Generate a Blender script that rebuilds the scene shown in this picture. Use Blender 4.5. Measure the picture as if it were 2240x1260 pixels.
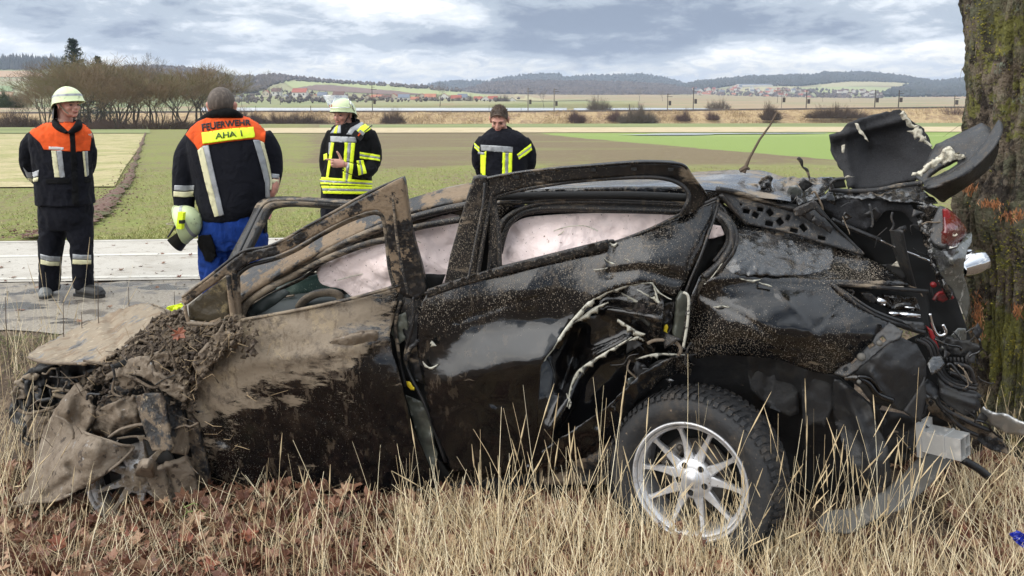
import bpy, math, random, numpy as np
from mathutils import Vector, Matrix, noise
from mathutils.geometry import delaunay_2d_cdt
from mathutils.bvhtree import BVHTree
R = math.radians
random.seed(7); rng = np.random.default_rng(11)
S = bpy.context.scene; COL = S.collection
for o in list(bpy.data.objects): bpy.data.objects.remove(o)
# ------------------------------------------------------------------ camera
FPX, CX, CY, HZ, CAMZ = 1600.0, 1120.0, 420.0, 215.0, 1.75
TH = math.atan((CY-HZ)/FPX); CT, ST = math.cos(TH), math.sin(TH)
cd = bpy.data.cameras.new('camera'); cam = bpy.data.objects.new('camera', cd); COL.objects.link(cam)
cam.location = (0, 0, CAMZ); cam.rotation_euler = (math.pi/2-TH, 0, 0)
cd.sensor_width = 36; cd.lens = FPX/2240*36; cd.shift_y = -210/2240; cd.clip_start = .05; cd.clip_end = 20000
S.camera = cam
# ------------------------------------------------------------------ world: sky texture under a broken cloud deck
SUN_EL, SUN_AZ = R(29), R(246)      # sun behind the clouds, low behind the camera's left shoulder
W = bpy.data.worlds.new('World'); S.world = W; W.use_nodes = True
def build_world():
    nt = W.node_tree; N = nt.nodes; L = nt.links; N.clear()
    def nd(t, **k):
        n = N.new(t)
        for a, b in k.items(): setattr(n, a, b)
        return n
    def math_(op, a, b=None, clamp=False):
        m = nd('ShaderNodeMath', operation=op, use_clamp=clamp)
        for i, v in enumerate((a, b)):
            if v is None: continue
            if isinstance(v, (int, float)): m.inputs[i].default_value = v
            else: L.new(v, m.inputs[i])
        return m.outputs[0]
    def sm(v, lo, hi, a=0., b=1.):
        m = nd('ShaderNodeMapRange', interpolation_type='SMOOTHSTEP'); L.new(v, m.inputs[0])
        for i, x in zip((1, 2, 3, 4), (lo, hi, a, b)): m.inputs[i].default_value = x
        return m.outputs[0]
    def mix(f, a, b):
        m = nd('ShaderNodeMix', data_type='RGBA')
        if isinstance(f, float): m.inputs[0].default_value = f
        else: L.new(f, m.inputs[0])
        for i, v in ((6, a), (7, b)):
            if isinstance(v, tuple): m.inputs[i].default_value = (*v, 1)
            else: L.new(v, m.inputs[i])
        return m.outputs[2]
    sky = nd('ShaderNodeTexSky', sky_type='NISHITA', sun_disc=False, sun_elevation=SUN_EL, sun_rotation=SUN_AZ)
    tc = nd('ShaderNodeTexCoord'); sp = nd('ShaderNodeSeparateXYZ'); L.new(tc.outputs['Generated'], sp.inputs[0])
    z = math_('MAXIMUM', sp.outputs[2], 0.0); zz = math_('ADD', z, .26)
    u = math_('DIVIDE', sp.outputs[0], zz); v = math_('DIVIDE', sp.outputs[1], zz)
    cb = nd('ShaderNodeCombineXYZ'); L.new(u, cb.inputs[0]); L.new(v, cb.inputs[1])
    def noise_(scale, det, off, dist=0., st=(1, 1, 1), rough=.55):
        mp = nd('ShaderNodeMapping'); L.new(cb.outputs[0], mp.inputs[0]); mp.inputs['Location'].default_value = off; mp.inputs['Scale'].default_value = st
        n = nd('ShaderNodeTexNoise'); L.new(mp.outputs[0], n.inputs[0]); n.inputs['Scale'].default_value = scale
        n.inputs['Detail'].default_value = det; n.inputs['Distortion'].default_value = dist; n.inputs['Roughness'].default_value = rough
        return n.outputs[0]
    big = noise_(.95, 5, (3.1, 1.7, 0), .15); mid = noise_(2.6, 6, (7.7, .3, 2), .2, rough=.62); fine = noise_(8, 7, (1, 5, 4), .8, rough=.65)
    s = math_('ADD', math_('MULTIPLY', big, .70), math_('ADD', math_('MULTIPLY', mid, .28), math_('MULTIPLY', fine, .13)))
    s = math_('ADD', s, sm(z, .045, .08, -.07, .012))
    dark = (1.08, 1.34, 1.78); midc = (2.1, 2.42, 2.8); lite = (3.7, 3.95, 4.2); cream = (5.9, 5.8, 5.4)
    c = mix(sm(s, .46, .525), cream, lite); c = mix(sm(s, .52, .575), c, midc); c = mix(sm(s, .58, .645), c, dark)
    # bright gap low over the hills, ragged by the noise
    low = math_('ADD', z, math_('MULTIPLY', math_('SUBTRACT', mid, .5), .07))
    band = math_('MULTIPLY', sm(low, .03, .06, 1., 0.), sm(s, .62, .70, 1., .25))
    c = mix(band, c, mix(sm(fine, .4, .6), (5.2, 5.05, 4.5), (3.1, 3.4, 3.7)))
    c = mix(sm(z, .25, .8), c, mix(sm(s, .42, .6), (8.6, 8.8, 8.9), (5.6, 6.1, 6.7)))
    gap = sm(s, .33, .41, 1., 0.)
    c = mix(gap, c, mix(.55, sky.outputs[0], (3.4, 4.2, 5.3)))
    bg = nd('ShaderNodeBackground'); bg.inputs[1].default_value = .1; L.new(c, bg.inputs[0])
    out = nd('ShaderNodeOutputWorld'); L.new(bg.outputs[0], out.inputs[0])
build_world()
sd = bpy.data.lights.new('sun', 'SUN'); sun = bpy.data.objects.new('sun', sd); COL.objects.link(sun)
sd.energy = 1.5; sd.angle = R(90); sd.color = (1, .96, .9)
sun.rotation_euler = Vector((math.sin(SUN_AZ)*math.cos(SUN_EL), math.cos(SUN_AZ)*math.cos(SUN_EL), math.sin(SUN_EL))).to_track_quat('Z', 'Y').to_euler()
vs = S.view_settings; vs.view_transform = 'Standard'; vs.look = 'None'; vs.gamma = 1; vs.exposure = 1.35; vs.use_curve_mapping = False
S.cycles.volume_bounces = 0; S.cycles.max_bounces = 6; S.cycles.transparent_max_bounces = 8
# ------------------------------------------------------------------ projection helpers (measured positions of things in the place)
PN = np.array((.159, .98728, 0)); PC = .159*.74+.98728*3.05        # side plane of the wreck, 3 m off, turned 15 degrees
def ray(px, py):
    px = np.asarray(px, float); py = np.asarray(py, float)
    dx = (px-CX)/FPX; dy = -(py-CY)/FPX
    return np.stack([dx+0*dy, CT+dy*ST+0*dx, -ST+dy*CT+0*dx], -1)
def P(px, py, off=0.):                                             # point on the wreck, off metres in from its near side
    d = ray(px, py); t = (PC+np.asarray(off, float))/(d[..., 0]*PN[0]+d[..., 1]*PN[1])
    return d*t[..., None]+np.array((0, 0, CAMZ))
def Q(px, py, Y):                                                  # point at distance Y ahead
    d = ray(px, py); t = np.asarray(Y, float)/d[..., 1]
    return d*t[..., None]+np.array((0, 0, CAMZ))
def GZ(px, py, z=0.):
    d = ray(px, py); t = (z-CAMZ)/d[..., 2]
    return d*t[..., None]+np.array((0, 0, CAMZ))
def zr(ox, oy, s): return lambda *p: [(ox+x/s, oy+y/s) for x, y in p]
R1 = zr(0, 100, 2.0323); R2 = zr(640, 160, 3.15); R3 = zr(0, 600, 2.1); R4 = zr(380, 340, 3.15)
R5 = zr(980, 330, 2.681); R6 = zr(1560, 220, 2.5206); R7 = zr(1500, 600, 2.1); R8 = zr(800, 600, 2.2914)
# ------------------------------------------------------------------ object helpers
WL = {}
def obj(name, verts, faces, mat, parent=None, smooth=False, attrs=None, loc=None, mats=None, fm=None, kind=None):
    """link ONE mesh object; verts are world positions"""
    me = bpy.data.meshes.new(name)
    verts = np.asarray(verts, float).reshape(-1, 3)
    base = np.array(WL[parent.name]) if parent is not None else (np.array(loc, float) if loc is not None else np.zeros(3))
    me.from_pydata((verts-base).tolist(), [], faces if isinstance(faces, list) else faces.tolist())
    for m in (mats or [mat]): me.materials.append(m)
    if fm is not None: me.polygons.foreach_set('material_index', np.asarray(fm, dtype=np.int32))
    if smooth: me.polygons.foreach_set('use_smooth', np.ones(len(me.polygons), bool))
    for k, a in (attrs or {}).items():
        at = me.attributes.new(k, 'FLOAT', 'POINT'); at.data.foreach_set('value', np.asarray(a, dtype=np.float32))
    me.update()
    o = bpy.data.objects.new(name, me); COL.objects.link(o)
    if parent is not None: o.parent = parent
    else: o.location = base.tolist()
    WL[o.name] = tuple(base)
    if kind: o['kind'] = kind
    return o
def tag(o, label=None, cat=None, group=None, kind=None):
    if label: o['label'] = label
    if cat: o['category'] = cat
    if group: o['group'] = group
    if kind: o['kind'] = kind
    return o
def thing(name, loc, label, cat, group=None):
    o = bpy.data.objects.new(name, None); COL.objects.link(o); o.location = loc; o.empty_display_size = .2
    WL[o.name] = tuple(loc); return tag(o, label, cat, group)
def copy_tree(o, parent=None):
    c = o.copy(); COL.objects.link(c); c.parent = parent
    for ch in list(o.children): copy_tree(ch, c)
    return c
def bake(o, mods):
    """evaluate modifiers added by fn on a temp object and store the result"""
    for t, kw in mods:
        m = o.modifiers.new(t, t)
        for a, b in kw.items(): setattr(m, a, b)
    dg = bpy.context.evaluated_depsgraph_get(); dg.update()
    me = bpy.data.meshes.new_from_object(o.evaluated_get(dg)); o.modifiers.clear()
    old = o.data; o.data = me; me.name = old.name; bpy.data.meshes.remove(old)
    return o
class MB:
    def __init__(s): s.v = []; s.f = []; s.n = 0; s.m = []
    def add(s, v, f, mi=0):
        v = np.asarray(v, float).reshape(-1, 3); s.v.append(v); s.f += [tuple(i+s.n for i in q) for q in f]; s.m += [mi]*len(f); s.n += len(v)
    def box(s, c, size, rot=None, mi=0):
        x, y, z = (q/2 for q in size)
        v = np.array([(-x, -y, -z), (x, -y, -z), (x, y, -z), (-x, y, -z), (-x, -y, z), (x, -y, z), (x, y, z), (-x, y, z)])
        if rot is not None: v = v@np.array(rot).T
        s.add(v+np.array(c), [(0, 3, 2, 1), (4, 5, 6, 7), (0, 1, 5, 4), (1, 2, 6, 5), (2, 3, 7, 6), (3, 0, 4, 7)], mi)
    def tube(s, pts, rad, k=8, mi=0, cap=True, sy=1., up=None):
        """tapered round/elliptic tube along points"""
        pts = np.asarray(pts, float); n = len(pts); rad = np.broadcast_to(np.asarray(rad, float), (n,))
        tg = np.gradient(pts, axis=0); tg /= np.linalg.norm(tg, axis=1)[:, None]+1e-9
        ref = np.array(up if up is not None else (0, 0, 1.)); 
        if abs(tg[0]@ref) > .95: ref = np.array((1., 0, 0))
        V = []; a = np.arange(k)*2*math.pi/k
        for i in range(n):
            u = ref-tg[i]*(ref@tg[i]); u /= np.linalg.norm(u)+1e-9; w = np.cross(tg[i], u); ref = u if up is None else ref
            V.append(pts[i]+rad[i]*(np.cos(a)[:, None]*w+sy*np.sin(a)[:, None]*u))
        F = [(i*k+j, i*k+(j+1) % k, (i+1)*k+(j+1) % k, (i+1)*k+j) for i in range(n-1) for j in range(k)]
        if cap: F += [tuple(range(k))[::-1], tuple((n-1)*k+j for j in range(k))]
        s.add(np.concatenate(V), F, mi)
    def grid(s, A, mi=0, closed=False):
        """A: rows x cols x 3"""
        r, c = A.shape[:2]; cc = c if closed else c-1
        s.add(A.reshape(-1, 3), [(i*c+j, i*c+(j+1) % c, (i+1)*c+(j+1) % c, (i+1)*c+j) for i in range(r-1) for j in range(cc)], mi)
    def lathe(s, prof, k, M, mi=0, a0=0., a1=2*math.pi):
        """prof (r, h) about local z of matrix M"""
        full = a1-a0 > 6.28; kk = k if full else k+1
        a = a0+np.arange(kk)*(a1-a0)/k; prof = np.asarray(prof, float)
        A = np.stack([prof[:, 0][:, None]*np.cos(a), prof[:, 0][:, None]*np.sin(a), prof[:, 1][:, None]+0*a], -1)
        s.grid(xf(A, M), mi, full)
    def build(s, name, mat, parent=None, smooth=False, **k):
        if 'mats' in k: k['fm'] = s.m
        return obj(name, np.concatenate(s.v), s.f, mat, parent, smooth, **k)
def xf(A, M): M = np.array(M); return A@M[:3, :3].T+M[:3, 3]
def cr(pts, n=8, closed=False):
    """Catmull-Rom through points"""
    p = np.asarray(pts, float); m = len(p); out = []
    for i in range(m if closed else m-1):
        g = (lambda j: p[j % m]) if closed else (lambda j: p[min(max(j, 0), m-1)])
        a, b, c, d = g(i-1), g(i), g(i+1), g(i+2)
        for t in np.arange(n)/n:
            out.append(.5*(2*b+(c-a)*t+(2*a-5*b+4*c-d)*t*t+(3*b-a-3*c+d)*t**3))
    if not closed: out.append(p[-1])
    return np.array(out)
def resample(p, step, closed=True):
    p = np.asarray(p, float); q = np.vstack([p, p[:1]]) if closed else p
    out = []
    for a, b in zip(q[:-1], q[1:]):
        n = max(1, int(round(np.linalg.norm(b-a)/step)))
        out += [a+(b-a)*i/n for i in range(n)]
    if not closed: out.append(q[-1])
    return np.array(out)
def inside(poly, x, y):
    poly = np.asarray(poly); r = np.zeros(x.shape, bool); n = len(poly)
    for i in range(n):
        x0, y0 = poly[i]; x1, y1 = poly[i-1]
        with np.errstate(divide='ignore', invalid='ignore'):
            c = ((y0 > y) != (y1 > y)) & (x < (x1-x0)*(y-y0)/(y1-y0+1e-12)+x0)
        r ^= c
    return r
def tps(ctrl):
    """smooth surface through (x, y, value) controls"""
    c = np.asarray(ctrl, float); n = len(c); s = 300.
    X = c[:, :2]/s
    def ph(r2): return .5*r2*np.log(r2+1e-9)
    K = ph(((X[:, None]-X[None])**2).sum(-1))+np.eye(n)*1e-4; Pm = np.hstack([np.ones((n, 1)), X])
    A = np.block([[K, Pm], [Pm.T, np.zeros((3, 3))]]); w = np.linalg.lstsq(A, np.concatenate([c[:, 2], np.zeros(3)]), rcond=None)[0]
    def f(x, y):
        q = np.stack([x, y], -1)/s; D = ((q[:, None]-X[None])**2).sum(-1)
        return ph(D)@w[:n]+w[n]+q@w[n+1:]
    return f
def nz(x, y, s, seed=0., oct=4, z=0.):
    return np.array([noise.fractal((a/s+seed, b/s-seed*.7, z+seed*1.3), 1., 2., oct) for a, b in zip(x, y)])
def segd(x, y, line):
    """distance to polyline and signed side"""
    best = np.full(x.shape, 1e9); sg = np.zeros(x.shape)
    for (ax, ay), (bx, by) in zip(line[:-1], line[1:]):
        dx, dy = bx-ax, by-ay; L2 = dx*dx+dy*dy+1e-9; t = np.clip(((x-ax)*dx+(y-ay)*dy)/L2, 0, 1)
        ex, ey = x-ax-t*dx, y-ay-t*dy; d = np.hypot(ex, ey); cr_ = dx*(y-ay)-dy*(x-ax); m = d < best
        best = np.where(m, d, best); sg = np.where(m, np.sign(cr_), sg)
    return best, sg
def cdt(outline, step, holes=(), jit=.25):
    o = resample(outline, step); loops = [o]+[resample(h, step) for h in holes]
    x0, y0 = o.min(0); x1, y1 = o.max(0)
    gx, gy = np.meshgrid(np.arange(x0, x1, step), np.arange(y0, y1, step*.87)); gx[1::2] += step/2
    gx = gx.ravel(); gy = gy.ravel(); gx = gx+rng.uniform(-jit, jit, gx.shape)*step; gy = gy+rng.uniform(-jit, jit, gy.shape)*step
    m = inside(outline, gx, gy)
    for h in holes: m &= ~inside(h, gx, gy)
    for l in loops:
        d, _ = segd(gx, gy, np.vstack([l, l[:1]])); m &= d > step*.45
    pts = [tuple(p) for l in loops for p in l]+list(zip(gx[m], gy[m]))
    E = []; k = 0
    for l in loops: E += [(k+i, k+(i+1) % len(l)) for i in range(len(l))]; k += len(l)
    v, e, f, *_ = delaunay_2d_cdt([Vector(p) for p in pts], E, [], 0, 1e-5)
    v = np.array([tuple(p) for p in v]); f = np.array([q for q in f if len(q) == 3])
    c = v[f].mean(1); m = inside(outline, c[:, 0], c[:, 1])
    for h in holes: m &= ~inside(h, c[:, 0], c[:, 1])
    f = f[m]; use = np.unique(f); mp = -np.ones(len(v), int); mp[use] = np.arange(len(use))
    return v[use], mp[f]
def vnorm(V, F):
    fn = np.cross(V[F[:, 1]]-V[F[:, 0]], V[F[:, 2]]-V[F[:, 0]]); n = np.zeros_like(V)
    for i in range(3): np.add.at(n, F[:, i], fn)
    return n/(np.linalg.norm(n, axis=1)[:, None]+1e-12)
def shell(V, F, thick):
    """give a triangle sheet a thickness, away from the camera side"""
    n = vnorm(V, F); c = np.array((0, 0, CAMZ))-V
    if (n*c).sum() < 0: F = F[:, ::-1]; n = -n
    k = len(V); V2 = np.vstack([V, V-n*thick]); F2 = [tuple(f) for f in F]+[tuple(f[::-1]+k) for f in F]
    cnt = {}
    for f in F:
        for a, b in ((f[0], f[1]), (f[1], f[2]), (f[2], f[0])): cnt[(a, b)] = 1
    F2 += [(b, a, a+k, b+k) for (a, b) in cnt if (b, a) not in cnt]
    return V2, [tuple(int(i) for i in f) for f in F2]
# ------------------------------------------------------------------ materials
MT = {}
def nmat(name, base, rough=.6, layers=(), bump=(), metal=0., coat=0., ior=1.5, coord='Object', trans=0., alpha=1., emit=None, sheen=0., coatr=.03, cior=1.5):
    m = bpy.data.materials.new(name); m.use_nodes = True; nt = m.node_tree; N = nt.nodes; L = nt.links; N.clear()
    b = N.new('ShaderNodeBsdfPrincipled'); o = N.new('ShaderNodeOutputMaterial'); L.new(b.outputs[0], o.inputs[0])
    tc = N.new('ShaderNodeTexCoord'); src = tc.outputs[coord]
    b.inputs['Metallic'].default_value = metal; b.inputs['IOR'].default_value = ior; b.inputs['Coat Weight'].default_value = coat
    b.inputs['Coat Roughness'].default_value = coatr; b.inputs['Coat IOR'].default_value = cior
    b.inputs['Transmission Weight'].default_value = trans; b.inputs['Alpha'].default_value = alpha; b.inputs['Sheen Weight'].default_value = sheen
    if emit: b.inputs['Emission Color'].default_value = (*emit[:3], 1); b.inputs['Emission Strength'].default_value = emit[3]
    def tex(l):
        mp = N.new('ShaderNodeMapping'); L.new(src, mp.inputs[0]); mp.inputs['Scale'].default_value = l.get('st', (1, 1, 1)); mp.inputs['Rotation'].default_value = l.get('rot', (0, 0, 0))
        mp.inputs['Location'].default_value = (l.get('seed', 0)*1.37, l.get('seed', 0)*-.77, l.get('seed', 0)*.9)
        k = l.get('k', 'noise')
        if k == 'noise':
            t = N.new('ShaderNodeTexNoise'); t.inputs['Detail'].default_value = l.get('d', 5); t.inputs['Distortion'].default_value = l.get('dist', 0); t.inputs['Roughness'].default_value = l.get('nr', .55)
        elif k == 'wave':
            t = N.new('ShaderNodeTexWave'); t.bands_direction = l.get('dir', 'X'); t.inputs['Distortion'].default_value = l.get('dist', 2); t.inputs['Detail'].default_value = l.get('d', 2)
        else:
            t = N.new('ShaderNodeTexVoronoi'); t.feature = l.get('feat', 'F1')
        t.inputs['Scale'].default_value = l.get('s', 5); L.new(mp.outputs[0], t.inputs[0])
        return t.outputs['Fac'] if k == 'noise' else (t.outputs['Fac'] if k == 'wave' else t.outputs['Distance'])
    def M(op, a, c):
        n = N.new('ShaderNodeMath'); n.operation = op
        for i, v in enumerate((a, c)):
            if isinstance(v, (int, float)): n.inputs[i].default_value = v
            else: L.new(v, n.inputs[i])
        return n.outputs[0]
    col = None; ro = None; co = None; me = None
    for l in layers:
        f = tex(l)
        if 'a' in l:
            a = N.new('ShaderNodeAttribute'); a.attribute_name = l['a']
            f = M('ADD', M('MULTIPLY', M('SUBTRACT', f, .5), l.get('amp', 1.)), a.outputs['Fac'])
        r = N.new('ShaderNodeMapRange'); r.interpolation_type = 'SMOOTHSTEP'; L.new(f, r.inputs[0])
        r.inputs[1].default_value = l['lo']; r.inputs[2].default_value = l['hi']
        if l['lo'] > l['hi']: r.inputs[1].default_value, r.inputs[2].default_value, r.inputs[3].default_value, r.inputs[4].default_value = l['hi'], l['lo'], 1, 0
        f = r.outputs[0]
        if 'w' in l: f = M('MULTIPLY', f, l['w'])
        if 'a2' in l:
            a = N.new('ShaderNodeAttribute'); a.attribute_name = l['a2']; q = N.new('ShaderNodeClamp'); L.new(a.outputs['Fac'], q.inputs[0]); f = M('MULTIPLY', f, q.outputs[0])
        x = N.new('ShaderNodeMix'); x.data_type = 'RGBA'; L.new(f, x.inputs[0]); x.inputs[7].default_value = (*l['c'], 1)
        if col is None: x.inputs[6].default_value = (*base, 1)
        else: L.new(col, x.inputs[6])
        col = x.outputs[2]
        for key, cur, dflt in (('r', ro, rough), ('co', co, coat), ('m', me, metal)):
            if key in l:
                y = N.new('ShaderNodeMix'); L.new(f, y.inputs[0]); y.inputs[3].default_value = l[key]
                if cur is None: y.inputs[2].default_value = dflt
                else: L.new(cur, y.inputs[2])
                if key == 'r': ro = y.outputs[0]
                elif key == 'co': co = y.outputs[0]
                else: me = y.outputs[0]
    if col is None: b.inputs['Base Color'].default_value = (*base, 1)
    else: L.new(col, b.inputs['Base Color'])
    b.inputs['Roughness'].default_value = rough
    if ro is not None: L.new(ro, b.inputs['Roughness'])
    if co is not None: L.new(co, b.inputs['Coat Weight'])
    if me is not None: L.new(me, b.inputs['Metallic'])
    prev = None
    for l in bump:
        h = tex(l); bn = N.new('ShaderNodeBump'); bn.inputs['Strength'].default_value = l.get('b', .5); bn.inputs['Distance'].default_value = l.get('h', .01)
        if 'a' in l:
            a = N.new('ShaderNodeAttribute'); a.attribute_name = l['a']; q = N.new('ShaderNodeClamp'); L.new(a.outputs['Fac'], q.inputs[0]); h = M('MULTIPLY', h, q.outputs[0])
        L.new(h, bn.inputs['Height'])
        if prev: L.new(prev, bn.inputs['Normal'])
        prev = bn.outputs[0]
    if prev: L.new(prev, b.inputs['Normal'])
    MT[name] = m; return m
def plain(name, c, rough=.6, **k):
    """a solid colour with a little uneven wear"""
    d = tuple(x*.72 for x in c)
    return nmat(name, c, rough, layers=[dict(c=d, s=k.pop('s', 14), d=6, lo=.45, hi=.75, r=min(1, rough+.12))], bump=[dict(s=60, d=3, b=.15, h=.004)], **k)
MUD = (.150, .112, .076); MUDD = (.055, .038, .026); MUDL = (.30, .235, .155); CLAY = (.235, .185, .130)
mudcoat = [dict(c=(.10, .076, .056), s=16, d=8, nr=.75, a='mud', amp=2., lo=.62, hi=.9, w=.6, r=.5, st=(.45, .6, 2.), rot=(0, .6, 0), seed=13),
           dict(c=CLAY, s=9, d=9, nr=.74, a='mud', amp=2., lo=.48, hi=.66, r=.75, co=0., st=(.45, .8, 1.7), rot=(0, .6, 0)),
           dict(c=MUDL, s=11, d=9, nr=.75, a='mud', amp=2.2, lo=.84, hi=.98, r=.85, co=0., seed=3),
           dict(c=MUD, s=24, d=7, nr=.7, lo=.55, hi=.62, a2='mud', r=.8, co=0., seed=5, st=(1, 1, .35)),
           dict(c=MUDD, s=9, d=9, nr=.75, lo=.50, hi=.62, a2='mud', r=.6, seed=8, w=.85)]
spatter = [dict(c=(.17, .14, .105), s=150, d=2, a='spat', amp=1.4, lo=.82, hi=.88, r=.8, co=0., st=(1, 1, .55), seed=2),
           dict(c=(.27, .23, .18), s=250, d=1, a='spat', amp=1.3, lo=.83, hi=.87, r=.8, co=0., st=(1, 1, .7), seed=9)]
def paintmat(name, base=(.006, .006, .0065), rough=.12, extra=(), bump=(), **k):
    return nmat(name, base, rough, layers=list(extra)+spatter+mudcoat, bump=[dict(s=30, d=7, b=.8, h=.012, a='mud'), *bump], **k)
paintmat('black_paint', base=(.004, .004, .0045), ior=1.52, rough=.05, coat=.2, bump=[dict(s=5, d=2, b=.12, h=.01), dict(s=3, d=3, b=.12, h=.01, st=(.3, 1, 2.5), rot=(0, .5, 0), dist=1)])
paintmat('creased_paint', base=(.012, .0125, .0135), ior=1.75, rough=.14, coat=.5, bump=[dict(s=14, d=7, b=.45, h=.012, dist=2.5, st=(.6, 1, 1.4)), dict(s=60, d=4, b=.15, h=.003)])
paintmat('black_trim', base=(.010, .010, .011), rough=.42, ior=1.5, bump=[dict(s=120, d=3, b=.2, h=.002)])
paintmat('rubber_seal', base=(.011, .011, .012), rough=.5, bump=[dict(s=70, d=4, b=.3, h=.003)])
paintmat('grey_plastic', base=(.030, .031, .033), rough=.5, bump=[dict(s=40, d=5, b=.3, h=.004)])
nmat('dull_plastic', (.015, .015, .016), .55, layers=[dict(c=(.027, .026, .024), s=10, d=7, lo=.5, hi=.75, r=.75), dict(c=(.10, .08, .06), s=60, d=3, lo=.70, hi=.76)], bump=[dict(s=22, d=6, b=.5, h=.01)])
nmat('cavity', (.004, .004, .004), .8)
nmat('felt_liner', (.017, .017, .019), .93, layers=[dict(c=(.028, .028, .031), s=160, d=3, lo=.42, hi=.6), dict(c=(.12, .10, .08), s=50, d=3, lo=.72, hi=.76)], bump=[dict(s=240, d=2, b=.7, h=.004), dict(s=14, d=7, b=.6, h=.02)])
nmat('foam', (.62, .58, .47), .9, layers=[dict(c=(.36, .32, .25), s=30, d=6, lo=.5, hi=.68)], bump=[dict(s=30, d=6, b=1, h=.02)])
nmat('torn_edge', (.50, .48, .40), .55, layers=[dict(c=(.10, .095, .08), s=35, d=7, lo=.54, hi=.62), dict(c=(.62, .60, .53), s=70, d=4, lo=.6, hi=.66)], bump=[dict(s=60, d=5, b=.6, h=.006)])
nmat('airbag', (.92, .76, .72), .85, layers=[dict(c=(.70, .60, .57), s=4, d=6, lo=.52, hi=.72, w=.5), dict(c=(.16, .09, .055), s=75, d=2, lo=.69, hi=.72), dict(c=(.30, .19, .12), s=22, d=6, nr=.7, lo=.66, hi=.71, seed=4)],
     bump=[dict(s=6, d=6, b=.5, h=.05, dist=1.6), dict(s=500, d=1, b=.15, h=.001)], sheen=.2)
nmat('mud', MUD, .9, layers=[dict(c=MUDD, s=8, d=9, nr=.7, lo=.48, hi=.58), dict(c=MUDL, s=20, d=8, nr=.7, lo=.58, hi=.68, seed=3), dict(c=(.045, .032, .024), s=40, d=5, lo=.62, hi=.7, seed=6, r=.5)],
     bump=[dict(s=18, d=9, b=1., h=.05), dict(s=90, d=4, b=.6, h=.01)])
nmat('caked_metal', (.21, .165, .12), .75, layers=[dict(c=MUD, s=6, d=9, nr=.7, lo=.42, hi=.56), dict(c=(.30, .29, .28), s=14, d=8, nr=.7, lo=.62, hi=.66, r=.35, m=.8, seed=7), dict(c=MUDD, s=25, d=6, lo=.58, hi=.66, seed=2)],
     bump=[dict(s=30, d=8, b=.8, h=.015)])
nmat('caked_black', (.016, .016, .017), .5, layers=[dict(c=MUD, s=7, d=9, nr=.7, lo=.45, hi=.52, r=.85), dict(c=MUDL, s=30, d=7, nr=.7, lo=.6, hi=.66, r=.85, seed=3), dict(c=MUDD, s=13, d=6, lo=.56, hi=.66, r=.8, seed=5)],
     bump=[dict(s=30, d=8, b=.8, h=.015)])
nmat('hood_mud', (.26, .205, .14), .75, layers=[dict(c=(.15, .145, .14), s=14, d=7, nr=.6, lo=.56, hi=.62, r=.3, st=(1, .25, .25), rot=(0, .35, .3)), dict(c=(.20, .14, .085), s=10, d=8, nr=.7, lo=.50, hi=.60, st=(1, .4, .3), rot=(0, .35, .3), seed=4), dict(c=(.38, .31, .22), s=25, d=8, lo=.6, hi=.68, seed=9), dict(c=(.07, .055, .042), s=12, d=9, nr=.75, lo=.58, hi=.66, st=(1, .3, .3), rot=(0, .35, .3), seed=19)],
     bump=[dict(s=22, d=8, b=.7, h=.015)])
nmat('alloy', (.60, .60, .61), .32, metal=.6, layers=[dict(c=(.36, .34, .32), s=14, d=8, nr=.65, lo=.52, hi=.7, r=.5), dict(c=(.22, .17, .12), s=55, d=4, lo=.66, hi=.71, r=.8, m=0.)], bump=[dict(s=40, d=4, b=.1, h=.003)])
nmat('muddy_alloy', (.45, .44, .43), .4, metal=.6, layers=[dict(c=CLAY, s=9, d=9, nr=.7, lo=.42, hi=.52, r=.8, m=0.), dict(c=MUD, s=22, d=7, lo=.52, hi=.62, r=.8, m=0., seed=3)], bump=[dict(s=30, d=8, b=.6, h=.012)])
nmat('tyre_rubber', (.016, .016, .017), .7, layers=[dict(c=(.055, .045, .036), s=11, d=8, nr=.7, lo=.48, hi=.66, r=.85), dict(c=(.19, .14, .10), s=55, d=5, lo=.66, hi=.71, r=.9)], bump=[dict(s=50, d=6, b=.5, h=.006)])
nmat('brake_iron', (.12, .11, .10), .45, metal=.7, layers=[dict(c=(.07, .045, .03), s=20, d=7, lo=.5, hi=.66, r=.8, m=.1)])
nmat('chrome', (.75, .75, .76), .10, metal=1., layers=[dict(c=(.35, .33, .3), s=20, d=7, lo=.6, hi=.72, r=.4)], bump=[dict(s=12, d=3, b=.15, h=.01)])
nmat('cast_aluminium', (.50, .50, .49), .38, metal=.55, layers=[dict(c=(.45, .42, .38), s=25, d=7, lo=.55, hi=.72, r=.6, m=.1)], bump=[dict(s=30, d=5, b=.3, h=.006)])
nmat('olive_inner', (.10, .105, .085), .35, layers=[dict(c=(.05, .05, .042), s=8, d=6, lo=.45, hi=.65)], bump=[dict(s=7, d=4, b=.5, h=.03)])
nmat('silver_flap', (.085, .090, .082), .2, ior=1.8, coat=.5, layers=[dict(c=(.24, .24, .22), s=16, d=9, nr=.72, lo=.58, hi=.63, r=.6, st=(2.2, 2.2, .6)), dict(c=(.03, .03, .03), s=6, d=5, lo=.5, hi=.65, seed=3)], bump=[dict(s=9, d=5, b=.5, h=.03)])
nmat('red_lens', (.12, .010, .010), .12, ior=1.7, coat=.6, layers=[dict(c=(.20, .10, .08), s=25, d=7, nr=.7, lo=.5, hi=.66, r=.5), dict(c=(.5, .4, .33), s=60, d=4, lo=.68, hi=.72)], bump=[dict(s=70, d=2, b=.4, h=.004, k='voro')])
nmat('red_part', (.22, .012, .014), .4, layers=[dict(c=(.08, .02, .02), s=20, d=6, lo=.5, hi=.65)])
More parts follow.
